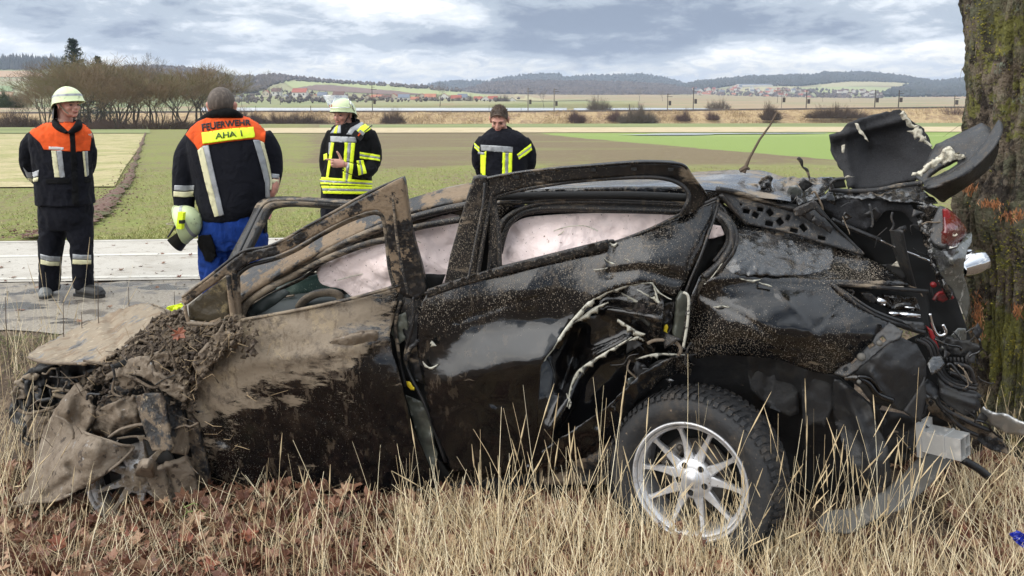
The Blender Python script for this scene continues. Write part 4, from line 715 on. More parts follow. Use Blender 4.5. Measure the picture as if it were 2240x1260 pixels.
def ribbon(name, top, bot, off_t, off_b, mat, parent=None, thick=.004, n=6, wr=0.):
    """torn strip between two pixel lines with their own depth"""
    a = cr([(*p, o) for p, o in zip(top, np.broadcast_to(off_t, (len(top),)))], n); b = cr([(*p, o) for p, o in zip(bot, np.broadcast_to(off_b, (len(bot),)))], n); m_ = min(len(a), len(b)); a, b = a[:m_], b[:m_]
    rows = [a+(b-a)*t+np.array([(noise.noise((i*.8, t*3, wr))*wr*300, noise.noise((i*.9, t*3, wr+4))*wr*300, noise.noise((i*.7, t*2, 7))*wr) for i in range(m_)])*(1 if wr else 0) for t in (0, .33, .66, 1)]
    G = np.array(rows); W3 = P(G[..., 0], G[..., 1], G[..., 2]); r, c = W3.shape[:2]; F = np.array([q for i in range(r-1) for j in range(c-1) for q in ((i*c+j, i*c+j+1, (i+1)*c+j+1), (i*c+j, (i+1)*c+j+1, (i+1)*c+j))])
    V3, F3 = shell(W3.reshape(-1, 3), F, thick); return cobj(name, V3, F3, mat, parent)
# ---------------- inner body so that nothing shows through
n_ = PN
def cbox(name, px0, px1, z0, z1, o0, o1, mat, parent=None):
    """box in car axes: from pixel column px0 to px1 on the side plane"""
    A = P(px0, 900, 0); B = P(px1, 900, 0); V = []
    for q in (A, B):
        for o in (o0, o1):
            for z in (z0, z1): V.append((q[0]+n_[0]*o, q[1]+n_[1]*o, z))
    return cobj(name, V, [(0, 1, 3, 2), (4, 6, 7, 5), (0, 4, 5, 1), (2, 3, 7, 6), (0, 2, 6, 4), (1, 5, 7, 3)], mat, parent, smooth=False)
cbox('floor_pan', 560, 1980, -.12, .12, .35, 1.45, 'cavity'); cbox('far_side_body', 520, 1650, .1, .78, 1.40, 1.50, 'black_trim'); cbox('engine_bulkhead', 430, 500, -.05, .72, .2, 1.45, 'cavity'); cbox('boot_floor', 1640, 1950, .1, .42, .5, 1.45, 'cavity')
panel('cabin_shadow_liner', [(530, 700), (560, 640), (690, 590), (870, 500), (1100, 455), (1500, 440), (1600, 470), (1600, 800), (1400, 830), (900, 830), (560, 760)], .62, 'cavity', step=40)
# windscreen seen from inside, dashboard, wheel
panel('windscreen', R4((540, 1010), (700, 900), (830, 835), (1000, 815), (1150, 900), (1150, 960), (700, 990)), .52, 'windscreen_glass', step=14, wr=.01)
dash = panel('dashboard', R4((470, 1130), (500, 1040), (560, 1000), (700, 985), (880, 950), (1000, 940), (1240, 960), (1260, 1010), (900, 1080), (520, 1150)), [(530, 690, .30), (650, 645, .48), (760, 645, .4), (600, 690, .3), (700, 660, .36)], 'dashboard', step=10, wr=.01)
rail('steering_wheel', R4((860, 1050), (900, 1000), (980, 955), (1080, 945), (1140, 965), (1150, 1010)), .36, .022, 'black_trim')
rail('windscreen_wiper', R4((560, 1003), (700, 985), (830, 965)), .45, .006, 'black_trim')
panel('sun_visor', R4((700, 900), (860, 800), (1010, 700), (1030, 740), (1000, 815), (860, 850)), .50, 'dull_plastic', step=14)
rail('grab_wire', R4((845, 803), (900, 812), (950, 800), (985, 805)), .44, .007, 'foam', k=5)
# curtain airbags
ab1 = [(694, 588), (720, 570), (760, 556), (800, 540), (860, 508), (905, 492), (1003, 470), (1003, 560), (975, 622), (925, 640), (880, 640), (800, 650), (771, 650), (750, 634), (705, 622), (695, 605)]
panel('curtain_airbag', cr(ab1, 4, True), [(694, 600, .26), (850, 520, .30), (1000, 480, .30), (980, 600, .20), (850, 620, .16), (770, 640, .22), (850, 570, .14)], 'airbag', step=6, wr=.025, ws=60, seed=3, ridged=.012, thick=.008, jag=1)
ab2 = [(1088, 600), (1090, 560), (1105, 510), (1135, 482), (1180, 472), (1300, 466), (1480, 468), (1470, 495), (1400, 530), (1330, 560), (1250, 580), (1100, 620)]
panel('curtain_airbag', cr(ab2, 4, True), [(1100, 600, .20), (1130, 485, .27), (1470, 475, .28), (1330, 540, .19), (1200, 530, .15), (1250, 480, .24)], 'airbag', step=6, wr=.02, ws=70, seed=8, ridged=.010, thick=.008)
panel('curtain_airbag', R5((1530, 460), (1545, 430), (1600, 440), (1622, 490), (1600, 500), (1510, 520)), .20, 'airbag', step=6, wr=.02, ws=30)
for p, o in ((R4((1130, 860), (1200, 840), (1310, 815), (1400, 800)), .2), (R5((620, 470), (700, 445), (800, 440), (880, 470)), .19), (R4((1680, 590), (1760, 640), (1830, 700)), .25), (R5((600, 600), (625, 520), (680, 470)), .19)): rail('airbag_seam', p, o, .0025, 'foam', k=4, n=5)
# ---------------- roof and rails
rn = cr([(855, 500), (950, 462), (1040, 440), (1150, 428), (1300, 418), (1450, 412), (1560, 415), (1660, 432), (1730, 440)], 6); rf = cr([(855, 450), (950, 418), (1040, 398), (1150, 392), (1300, 388), (1450, 383), (1560, 374), (1660, 373), (1730, 392)], 6)
G = []
for t, of in ((0, .24), (.18, .30), (.38, .45), (.6, .7), (.8, .95), (1., 1.25)):
    q = rn+(rf-rn)*t; o_ = of+.03*nz(q[:, 0], q[:, 1], 90, 4+t*3); G.append(P(q[:, 0], q[:, 1]+2.*nz(q[:, 0], q[:, 1], 50, 2+t), o_))
G.append(G[-1]+np.array((0, .1, -.12))); m = MB(); m.grid(np.array(G)); cobj('roof', np.concatenate(m.v), m.f, 'creased_paint')
nmat('rail_mud', (.014, .014, .015), .3, layers=[dict(c=(.215, .155, .10), s=9, d=9, nr=.72, a='mud', amp=1.9, lo=.52, hi=.60, r=.85), dict(c=(.33, .25, .17), s=20, d=8, nr=.7, a='mud', amp=1.8, lo=.88, hi=.96, r=.9, seed=11), dict(c=MUD, s=26, d=7, nr=.7, a2='mud', lo=.52, hi=.62, r=.85, seed=4), dict(c=(.04, .03, .024), s=50, d=5, lo=.66, hi=.71, seed=6)], bump=[dict(s=40, d=7, b=.7, h=.01)])
panel('roof_rail', cr([(428, 692), (436, 668), (520, 598), (600, 552), (700, 505), (760, 480), (815, 455), (850, 447), (890, 436), (960, 416), (1045, 398), (1100, 396), (1100, 428), (1040, 432), (960, 448), (890, 466), (840, 484), (760, 520), (690, 555), (600, 606), (530, 650), (470, 705), (440, 715)], 3, True), [(430, 690, .10), (600, 560, .24), (760, 480, .30), (1000, 410, .34), (600, 600, .14), (760, 520, .20), (1000, 440, .22), (1090, 410, .3)], 'rail_mud', step=7, wr=.006, ws=30, thick=.02)
panel('rail_inner', [(700, 575), (760, 535), (850, 490), (960, 456), (1045, 436), (1045, 478), (1000, 486), (905, 505), (860, 520), (760, 566)], .34, 'black_trim', step=10)
rail('rail_groove', [(520, 668), (600, 614), (690, 563), (760, 529), (850, 492), (960, 461), (1030, 447)], .20, .022, 'black_trim', sy=.8)
sl = rail('door_seal', R4((470, 1120), (480, 1075), (520, 1010), (640, 925), (780, 850), (900, 790), (1050, 715), (1200, 655), (1350, 605), (1480, 575), (1640, 505), (1800, 470), (1980, 440)), [.12]*4+[.17]*9, .017, 'rubber_seal')
rail('door_seal', R4((520, 1100), (540, 1040), (620, 985), (760, 910), (900, 840), (1000, 760), (1030, 720)), .26, .009, 'rubber_seal')
panel('roof_side', cr([(1085, 440), (1100, 428), (1150, 416), (1300, 410), (1420, 408), (1530, 412), (1600, 425), (1590, 445), (1500, 440), (1300, 432), (1160, 440), (1110, 462), (1090, 480)], 4, True), .24, 'black_paint', step=8, wr=.004, thick=.02)
rail('rail_groove', R5((290, 305), (450, 300), (560, 290), (700, 282), (900, 285), (1150, 295), (1420, 308)), .19, .011, 'black_trim')
rail('rail_groove', R5((300, 268), (600, 262), (900, 260), (1150, 262), (1410, 275)), .18, .018, 'cavity')
panel('rear_seal_band', cr(R5((290, 440), (330, 385), (400, 340), (500, 308), (620, 298), (900, 300), (1200, 310), (1420, 325), (1400, 350), (1330, 375), (1200, 370), (900, 365), (640, 362), (480, 375), (400, 400), (350, 450), (310, 540), (300, 560)), 3, True), .22, 'black_trim', step=7, thick=.015)
rail('door_seal', R5((303, 600), (320, 520), (350, 440), (400, 385), (470, 350), (600, 335), (900, 340), (1200, 348), (1340, 352), (1400, 335)), .20, .015, 'rubber_seal')
rail('door_seal', R5((300, 470), (340, 400), (420, 345), (520, 312), (640, 300), (900, 300), (1200, 308), (1415, 322)), .19, .010, 'rubber_seal')
# ---------------- far side front door standing open behind
fd = thing_ = None
panel('far_door_frame', cr([(478, 612), (500, 565), (545, 480), (560, 447), (580, 434), (620, 429), (700, 433), (800, 440), (800, 452), (720, 450), (640, 446), (600, 450), (585, 462), (560, 510), (530, 570), (515, 612), (500, 640), (480, 640)], 3, True), [(500, 600, .95), (560, 450, 1.25), (800, 445, 1.1)], 'black_trim', step=7, thick=.04)
rail('far_door_frame_trim', [(500, 600), (540, 515), (566, 462), (585, 441), (620, 436), (700, 439), (790, 446)], [.93, 1.05, 1.18, 1.2, 1.18, 1.12, 1.05], .012, 'grey_plastic', sy=.8)
# ---------------- front door
fdl = [(455, 722), (524, 699), (620, 684), (720, 664), (800, 645), (866, 628), (872, 640), (862, 690), (852, 731), (858, 770), (870, 805), (886, 870), (900, 932), (918, 970), (931, 1001), (946, 1040), (955, 1071), (900, 1074), (800, 1077), (650, 1085), (560, 1090), (470, 1092), (452, 1070), (440, 1020), (429, 981), (415, 930), (402, 880), (418, 842), (440, 800), (455, 760)]
fdoor = panel('front_door', fdl, [(455, 722, .05), (524, 700, .02), (720, 664, .02), (866, 630, .05), (855, 731, .02), (870, 805, -.02), (950, 1071, .06), (650, 1085, .08), (460, 1085, .10), (405, 880, .02), (700, 760, -.04), (600, 790, -.05), (650, 900, -.01), (800, 900, -.02), (500, 850, -.02), (800, 760, -.045)], 'black_paint', step=8, wr=.008, ws=90, feats=[([(540, 850), (660, 900), (800, 950)], .009, 8, 'crease'), ([(700, 785), (745, 850), (765, 910)], -.008, 7, 'crease'), ([(470, 960), (560, 1000), (640, 1010)], .010, 9, 'crease'), ([(430, 820), (560, 790), (700, 775), (860, 735)], -.018, 16), ([(790, 845), (800, 930), (815, 1000)], .007, 6), ([(430, 860), (470, 920), (490, 960)], .03, 16), ([(640, 690), (720, 720), (850, 700)], .01, 20)], thick=.01)
rail('belt_trim', [(528, 700), (620, 684), (720, 664), (800, 645), (872, 624)], .005, .012, 'rubber_seal', fdoor, sy=.7)
hd = panel('door_handle', cr([(712, 757), (730, 745), (770, 735), (810, 729), (826, 733), (824, 745), (800, 755), (750, 765), (718, 766)], 4, True), [(712, 760, -.02), (770, 745, -.075), (826, 738, -.04), (770, 762, -.05)], 'caked_metal', fdoor, step=5, thick=.02, wr=.003, ws=10)
ring = [(397, 655), (405, 640), (456, 610), (512, 566), (540, 550), (583, 543), (622, 528), (665, 503), (730, 468), (774, 443), (825, 417), (880, 389), (884, 400), (893, 470), (903, 520), (920, 580), (934, 640), (912, 655), (895, 652), (870, 640), (860, 620), (852, 560), (846, 500), (843, 478), (838, 468), (824, 459), (800, 463), (760, 478), (730, 492), (680, 520), (640, 543), (600, 560), (570, 566), (540, 577), (515, 594), (516, 610), (520, 690), (526, 702), (505, 706), (498, 650), (494, 600), (475, 615), (440, 640), (404, 668)]
frm = panel('door_window_frame', ring, [(400, 660, .03), (520, 590, .02), (620, 540, -.02), (760, 470, -.05), (880, 395, -.09), (930, 640, .01), (860, 620, .0), (520, 700, .02), (850, 500, -.05)], 'rail_mud', fdoor, step=6, wr=.002, thick=.035)
rail('window_channel', [(522, 640), (518, 606), (545, 582), (575, 573), (610, 563), (650, 545), (700, 515), (760, 484), (805, 468), (825, 466), (838, 476), (846, 520), (852, 580), (862, 625)], [.04]*7+[.0]*7, .011, 'black_trim', fdoor)
rail('frame_lip', [(399, 650), (456, 606), (512, 562), (540, 547), (583, 540), (622, 524), (665, 499), (730, 464), (774, 439), (825, 413), (881, 389)], [.0]*5+[-.04]*6, .007, 'rubber_seal', fdoor)
rail('frame_lip', [(858, 412), (862, 460), (868, 520), (880, 590), (893, 645)], -.07, .006, 'black_trim', fdoor)
panel('quarter_window', [(412, 668), (456, 632), (496, 604), (500, 650), (503, 700), (460, 706), (414, 700)], .03, 'quarter_glass_mud', fdoor, step=7, wr=.004, ws=20)
rail('quarter_window_bar', [(500, 602), (504, 650), (512, 702)], .0, .013, 'rail_mud', fdoor)
rail('quarter_window_bar', [(404, 668), (408, 690), (416, 712)], .01, .009, 'rail_mud', fdoor)
rail('quarter_window_bar', [(410, 706), (460, 709), (515, 704)], .01, .010, 'caked_metal', fdoor)
panel('window_glass', R4((500, 1110), (540, 1030), (650, 960), (760, 920), (800, 950), (700, 1030), (600, 1090)), .14, 'dashboard', fdoor, step=12)
# b pillar and the gap between the doors
panel('b_pillar', [(1036, 390), (1048, 386), (1066, 388), (1070, 430), (1054, 520), (1040, 612), (1006, 618), (972, 622), (985, 560), (1005, 490), (1020, 440)], [(1040, 395, -.02), (1060, 395, -.01), (980, 615, .03), (1035, 610, .05)], 'black_trim', step=7, thick=.03, wr=.002)
rail('pillar_edge', [(1068, 392), (1072, 440), (1058, 520), (1044, 608)], .02, .010, 'rubber_seal'); rail('pillar_edge', [(1060, 400), (1056, 450), (1040, 530), (1024, 612)], -.01, .006, 'grey_plastic')
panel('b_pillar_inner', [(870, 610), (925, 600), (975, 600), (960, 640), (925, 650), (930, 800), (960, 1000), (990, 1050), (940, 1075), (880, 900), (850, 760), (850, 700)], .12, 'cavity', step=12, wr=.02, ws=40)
panel('b_pillar_inner', [(885, 620), (930, 640), (935, 720), (925, 840), (905, 830), (890, 760), (875, 700)], .07, 'black_trim', step=7, wr=.01, ws=30)
panel('inner_sill_plate', R8((200, 610), (280, 640), (330, 740), (345, 860), (360, 900), (330, 1040), (300, 930), (250, 780)), .08, 'olive_inner', step=6, wr=.012, ws=30, thick=.006)
panel('inner_sill_plate', R8((150, 210), (200, 190), (215, 260), (195, 330), (160, 350), (130, 300)), .07, 'olive_inner', step=6, wr=.015, ws=20)
rail('wiring_loom', R8((180, 130), (150, 240), (160, 360), (180, 480), (200, 560)), .06, .009, 'black_trim'); rail('door_check_strap', R8((200, 430), (225, 370), (250, 350), (262, 330)), .03, .012, 'black_trim')
rail('hinge_post', R8((240, 110), (235, 260), (200, 440), (300, 660), (400, 940)), [.02, .02, .05, .04, .05], .008, 'black_trim')
panel('yellow_clip', R8((203, 537), (225, 545), (245, 570), (243, 585), (225, 580), (205, 555)), .04, 'yellow_plastic', step=3, wr=.004, ws=6, jag=1.2)
# ---------------- rear door
rdl = [(931, 641), (1000, 618), (1092, 589), (1200, 562), (1331, 530), (1400, 512), (1442, 494), (1502, 464), (1571, 434), (1567, 453), (1551, 498), (1532, 550), (1508, 602), (1495, 632), (1476, 651), (1456, 640), (1439, 636), (1428, 620), (1400, 620), (1363, 626), (1325, 640), (1293, 657), (1275, 675), (1258, 692), (1236, 718), (1215, 753), (1195, 780), (1184, 800), (1180, 850), (1175, 936), (1162, 1019), (1100, 1040), (988, 1030), (970, 985), (944, 927), (927, 844), (914, 780), (911, 753), (914, 700), (918, 670)]
rdoor = panel('rear_door', rdl, [(931, 641, .02), (1100, 590, .05), (1331, 530, .08), (1442, 494, .12), (1560, 440, .20), (1500, 620, .05), (1400, 615, -.01), (1300, 640, .0), (1150, 640, .0), (1000, 660, .005), (1150, 708, .012), (1220, 705, .012), (950, 720, .01), (1000, 752, .0), (1060, 722, .012), (970, 790, .0), (985, 835, -.05), (1060, 818, -.075), (1150, 795, -.085), (1195, 780, -.08), (1100, 765, -.045), (1180, 740, -.03), (990, 860, -.03), (1080, 850, -.045), (1160, 840, -.05), (930, 850, .02), (1050, 930, -.01), (1150, 930, -.01), (980, 1020, .05), (1160, 1015, .03), (1450, 560, .02), (1400, 580, .0)],
    'black_paint', step=7, thick=.010, wr=.003, ws=80, feats=[([(990, 705), (1100, 668), (1190, 650)], .006, 8, 'crease'), ([(1040, 865), (1120, 930), (1160, 985)], -.010, 9, 'crease'), ([(945, 905), (1020, 880), (1110, 885)], .008, 7, 'crease'), ([(1330, 600), (1400, 590), (1480, 610)], .02, 10), ([(1340, 545), (1330, 600)], .012, 5)])
rail('belt_trim', [(929, 642), (1000, 617), (1092, 588), (1200, 560), (1330, 528), (1344, 530), (1400, 510), (1442, 492), (1502, 462), (1572, 432)], [.01, .03, .04, .06, .07, .08, .09, .11, .15, .19], .007, 'rubber_seal', rdoor)
panel('belt_highlight_trim', [(934, 634), (1000, 612), (1092, 584), (1200, 557), (1330, 525), (1332, 545), (1200, 578), (1090, 604), (1000, 630), (934, 652)], [(934, 640, -.0), (1330, 530, .04), (1330, 545, .045), (1000, 620, .01), (1200, 575, .02)], 'black_trim', rdoor, step=7, thick=.01)
rfr = [(1064, 392), (1120, 382), (1200, 372), (1310, 363), (1400, 357), (1470, 359), (1496, 366), (1512, 386), (1530, 408), (1546, 430), (1540, 448), (1522, 462), (1505, 470), (1490, 472), (1500, 455), (1510, 440), (1506, 420), (1490, 400), (1470, 390), (1440, 386), (1380, 386), (1300, 390), (1220, 398), (1160, 408), (1120, 418), (1095, 424), (1082, 428), (1084, 450), (1092, 520), (1094, 590), (1078, 594), (1074, 520), (1068, 440)]
rf_ = panel('door_window_frame', rfr, [(1066, 395, .0), (1300, 370, .0), (1490, 370, .02), (1545, 440, .10), (1090, 590, .05), (1440, 380, .03), (1150, 405, .02)], 'black_trim', rdoor, step=6, thick=.035)
rail('frame_lip', [(1066, 390), (1120, 380), (1200, 370), (1310, 361), (1400, 355), (1470, 357), (1498, 364), (1514, 386), (1548, 430)], [-.01]*7+[.02, .08], .007, 'black_paint', rdoor)
rail('window_channel', [(1094, 588), (1090, 500), (1082, 440), (1096, 426), (1160, 411), (1260, 396), (1380, 388), (1450, 390), (1490, 404), (1507, 428), (1500, 452), (1490, 470)], [.03]*11+[.06], .010, 'rubber_seal', rdoor)
for x, y in ((1298, 372), (1387, 370), (1467, 371), (1130, 388)): m = MB(); m.box(P(x, y, -.006), (.022, .012, .012), Matrix.Rotation(-.2, 3, 'Z')); m.build('clip_slot', MT['cavity'], rdoor)
panel('rubber_strip', R5((195, 240), (215, 235), (240, 330), (262, 480), (270, 620), (245, 720), (225, 720), (240, 560), (228, 420)), .05, 'rubber_seal', rdoor, step=5, thick=.02)
# torn, punched in lower half of the rear door
panel('dented_door_skin', [(1150, 780), (1184, 770), (1215, 735), (1236, 705), (1270, 672), (1300, 648), (1363, 618), (1428, 612), (1450, 640), (1455, 690), (1440, 740), (1425, 790), (1400, 850), (1385, 900), (1345, 950), (1236, 1006), (1150, 1035), (1130, 1000), (1160, 880)],
    [(1184, 780, .06), (1236, 710, .10), (1363, 625, .14), (1428, 620, .10), (1400, 700, .02), (1330, 700, .08), (1250, 780, .16), (1290, 760, .10), (1200, 900, .0), (1240, 860, .05), (1180, 940, .0), (1300, 830, .10), (1350, 880, .12), (1150, 1030, .04), (1250, 930, .06), (1420, 690, -.02), (1385, 760, .10), (1340, 940, .10)], 'black_paint', rdoor, step=6, wr=.010, ws=120, seed=4, ridged=.004,
    feats=[([(1205, 940), (1240, 880), (1262, 830), (1300, 780), (1370, 745)], -.05, 14), ([(1330, 675), (1400, 690), (1440, 700)], -.045, 16), ([(1270, 720), (1250, 790), (1230, 850)], .04, 14)], thick=.008)
def torn(pts, w, off, seed, mat='torn_edge', parent=None):
    p = cr(pts, 8); d = np.gradient(p, axis=0); d /= np.linalg.norm(d, axis=1)[:, None]+1e-9; nn = np.stack([-d[:, 1], d[:, 0]], -1); t = np.linspace(0, 1, len(p)); ww = .85*w*(.25+.75*np.sin(math.pi*np.clip(t, .02, .98)))*(.8+np.random.default_rng(seed).uniform(0, .5, len(p)))*(1+.8*np.array([noise.noise((i*.35, seed, 3)) for i in range(len(p))]))
    a = p; b = p+nn*ww[:, None]; n = len(p); off = np.interp(t, np.linspace(0, 1, len(np.atleast_1d(off))), np.atleast_1d(off)); V = np.vstack([P(a[:, 0], a[:, 1], off), P((a+b)[:, 0]/2, (a+b)[:, 1]/2, off-.005), P(b[:, 0], b[:, 1], off+.008)])
    F = np.array([q for r in (0, 1) for i in range(n-1) for q in ((r*n+i, r*n+i+1, (r+1)*n+i+1), (r*n+i, (r+1)*n+i+1, (r+1)*n+i))]); V3, F3 = shell(V, F, .003); return cobj('torn_metal_edge', V3, F3, mat, parent or rdoor)
torn([(1188, 790), (1205, 765), (1222, 738), (1240, 712), (1262, 686), (1293, 654), (1325, 637), (1363, 624), (1400, 618), (1428, 618)], 11, [-.08, -.03, .0, .0, .0, -.01], 2)
torn([(1428, 618), (1436, 640), (1442, 664), (1430, 656), (1410, 645), (1393, 634)], 7, -.03, 5); torn([(1428, 618), (1445, 640), (1470, 655)], 5, -.02, 9)
torn([(1250, 706), (1275, 690), (1300, 672), (1330, 660)], 12, .02, 4); torn([(1240, 890), (1246, 850), (1258, 818), (1276, 800), (1315, 775), (1350, 755), (1382, 736)], 10, [.0, .02, .02, .02], 3)
torn([(1352, 697), (1375, 712), (1395, 724), (1412, 730)], 14, .01, 8); torn([(1360, 640), (1390, 655), (1420, 672)], 8, .06, 11); torn([(1375, 745), (1395, 735), (1410, 745)], 8, .02, 21); torn([(1390, 785), (1420, 775), (1450, 772), (1500, 775)], 9, .05, 15)
torn([(1240, 860), (1250, 880), (1246, 895)], 8, .0, 16); torn([(925, 790), (940, 803), (958, 796)], 7, -.0, 17); torn([(945, 745), (955, 756)], 10, -.01, 18, parent=rdoor)
torn([(1322, 566), (1345, 575), (1380, 570)], 5, .03, 22); torn([(1365, 565), (1400, 575), (1440, 585), (1450, 592)], 9, .02, 23); torn([(1335, 530), (1342, 534), (1350, 530)], 8, .06, 24); torn([(1298, 590), (1330, 585)], 4, .0, 25)
# latch recess with the pale pillar piece and the yellow connector
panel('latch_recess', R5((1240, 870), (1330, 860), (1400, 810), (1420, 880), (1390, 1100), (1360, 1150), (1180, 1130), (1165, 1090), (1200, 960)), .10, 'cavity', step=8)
panel('latch_pillar', R5((1345, 870), (1380, 825), (1412, 870), (1405, 950), (1385, 1120), (1350, 1110), (1325, 1090), (1345, 980)), [(1490, 650, .0), (1500, 700, .03), (1480, 740, .02)], 'olive_inner', step=5, wr=.006, ws=18, thick=.02)
rail('latch_bracket', R5((1170, 1130), (1220, 1110), (1320, 1115), (1365, 1160), (1350, 1200)), .02, .008, 'caked_metal'); rail('latch_bracket', R5((1380, 830), (1410, 860), (1405, 1000), (1380, 1150)), -.01, .006, 'torn_edge')
panel('door_latch', R5((1270, 900), (1330, 880), (1320, 1000), (1300, 1100), (1240, 1100), (1250, 980)), .06, 'black_trim', step=5, wr=.02, ws=14)
panel('yellow_clip', R5((1270, 1025), (1285, 1020), (1292, 1035), (1285, 1055), (1290, 1072), (1272, 1075), (1264, 1055)), .03, 'yellow_plastic', step=3, jag=1.)
# ---------------- rear quarter panel
qpl = [(1569, 436), (1600, 458), (1635, 486), (1690, 500), (1742, 512), (1806, 533), (1861, 549), (1929, 579), (1977, 611), (1992, 624), (1935, 624), (1880, 620), (1819, 621), (1838, 640), (1881, 674), (1915, 690), (1948, 706), (1920, 735), (1880, 775), (1836, 818), (1800, 818), (1767, 810), (1710, 788), (1643, 780), (1571, 775), (1524, 785), (1505, 770), (1500, 740), (1510, 695), (1520, 660), (1540, 620), (1577, 592), (1600, 560), (1604, 520), (1590, 480), (1570, 455)]
qp = panel('rear_quarter_panel', qpl, [(1569, 440, .20), (1640, 488, .28), (1750, 515, .32), (1860, 550, .32), (1980, 612, .28), (1600, 545, .12), (1700, 560, .20), (1800, 590, .20), (1900, 600, .24), (1545, 625, .04), (1640, 620, .06), (1750, 625, .10), (1830, 630, .12), (1620, 660, .0), (1720, 660, .0), (1830, 680, .04), (1560, 680, .02), (1640, 710, -.05), (1720, 725, -.055), (1800, 725, -.04), (1850, 710, .0), (1940, 706, .10), (1520, 700, .08), (1560, 740, .01), (1650, 750, -.03), (1740, 760, -.03), (1840, 790, .02), (1836, 818, .06), (1767, 808, .05), (1643, 779, .03), (1524, 783, .08)],
    'black_paint', step=7, wr=.004, ws=60, thick=.010, feats=[([(1540, 650), (1620, 690), (1700, 742)], .010, 8, 'crease'), ([(1700, 640), (1760, 700), (1800, 762)], -.010, 8, 'crease'), ([(1860, 650), (1815, 690), (1780, 722)], .010, 7, 'crease'), ([(1590, 740), (1650, 760), (1740, 770)], .008, 6, 'crease'), ([(1540, 612), (1620, 605), (1700, 608), (1810, 612), (1990, 622)], -.022, 12), ([(1700, 700), (1740, 690), (1790, 712)], .008, 14), ([(1530, 640), (1590, 655), (1700, 650)], .012, 12)])
panel('plastic_film', [(1600, 545), (1612, 500), (1640, 490), (1700, 503), (1760, 520), (1820, 540), (1826, 565), (1815, 600), (1720, 604), (1620, 602), (1560, 600), (1580, 590)], [(1605, 545, .10), (1640, 490, .26), (1760, 520, .30), (1820, 545, .28), (1815, 600, .19), (1700, 602, .08), (1570, 598, .06), (1700, 550, .17)], 'creased_paint', qp, step=6, wr=.008, ws=26, ridged=.006, seed=12, thick=.004, jag=2)
def rim_(pts, off, w, seed): torn(pts, w, off, seed, parent=qp)
rim_([(1618, 608), (1640, 612), (1664, 611)], .03, 6, 31); rim_([(1560, 672), (1580, 668), (1596, 672)], -.0, 5, 32); rim_([(1540, 622), (1556, 606), (1580, 575)], .03, 4, 33); rim_([(1660, 618), (1680, 622), (1690, 627)], .03, 4, 34)
# quarter window and its rubber
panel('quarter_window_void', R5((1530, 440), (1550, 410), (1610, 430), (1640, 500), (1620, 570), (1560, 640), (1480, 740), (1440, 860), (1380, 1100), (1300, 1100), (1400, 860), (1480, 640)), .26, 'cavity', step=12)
panel('c_pillar_skin', R5((1480, 740), (1530, 700), (1560, 720), (1530, 790), (1480, 900), (1440, 1000), (1400, 1140), (1380, 1100), (1400, 960), (1430, 860)), [(1530, 620, .05), (1520, 640, .02), (1500, 750, .06)], 'creased_paint', step=6, wr=.02, ws=30, thick=.006)
rail('quarter_window_seal', R5((1582, 372), (1630, 410), (1660, 460), (1665, 520), (1650, 575), (1600, 650), (1560, 690), (1500, 740)), [.14, .12, .10, .09, .08, .07, .06, .04], .016, 'rubber_seal'); rail('quarter_window_seal', R5((1576, 350), (1640, 395), (1680, 460), (1688, 520), (1670, 590), (1610, 670), (1560, 720)), [.16, .14, .12, .10, .08, .07, .06], .012, 'black_trim')
rail('quarter_window_seal', R5((1570, 385), (1615, 425), (1640, 480), (1640, 530), (1615, 580), (1560, 650)), .13, .010, 'rubber_seal')
rail('c_pillar_edge', R5((1584, 280), (1575, 350), (1530, 480), (1480, 620), (1420, 760), (1390, 840)), [.15, .14, .08, .04, .03, .03], .006, 'black_trim')
# strap like plastic rail with clip holes
def quad(c, w, h, a=0.):
    ca, sa = math.cos(a), math.sin(a); return [(c[0]+(x*ca-y*sa), c[1]+(x*sa+y*ca)) for x, y in ((-w/2, -h/2), (w/2, -h/2), (w/2, h/2), (-w/2, h/2))]
hc = R6((185, 610), (235, 630), (262, 600), (315, 617), (310, 678), (370, 667), (447, 715), (500, 700), (600, 757), (415, 645), (155, 573)); hr = [(16, 10, .2), (15, 12, .5), (15, 9, .15), (15, 13, .9), (18, 11, .2), (15, 14, .9), (18, 10, .2), (17, 13, .9), (18, 9, .2), (9, 13, .4), (6, 5, .3)]
tr = R6((20, 490), (60, 490), (200, 520), (440, 610), (560, 560), (600, 610), (660, 690), (780, 800), (830, 850), (760, 830), (620, 790), (450, 735), (195, 680), (120, 600), (70, 545))
tp = panel('clip_rail', tr, [(1570, 415, .20), (1640, 490, .22), (1750, 515, .26), (1890, 555, .30), (1780, 450, .36), (1660, 440, .27)], 'grey_plastic', step=6, holes=[quad(c, w*1., h*1., a) for c, (w, h, a) in zip(hc, hr)], thick=.012)
panel('clip_rail_backing', [(1572, 425), (1650, 440), (1780, 450), (1890, 560), (1800, 538), (1640, 492)], [(1570, 415, .26), (1640, 490, .28), (1750, 515, .32), (1890, 555, .36), (1780, 450, .42), (1660, 440, .33)], 'cavity', step=16)
rail('clip_rail_lip', R6((22, 488), (120, 505), (300, 560), (450, 605)), [.18, .22, .28, .32], .013, 'black_trim'); rail('clip_rail_lip', R6((40, 520), (110, 600), (190, 680)), [.17, .19, .20], .010, 'black_trim')
rail('clip_rail_lip', R6((560, 560), (640, 660), (740, 760), (830, 850)), [.30, .32, .32, .30], .008, 'black_trim')
for c, a in zip(R6((520, 635), (575, 670), (630, 700)), (.6, .6, .6)): panel('clip_lug', quad(c, 26, 15, a), .28, 'black_trim', tp, step=6, thick=.02)
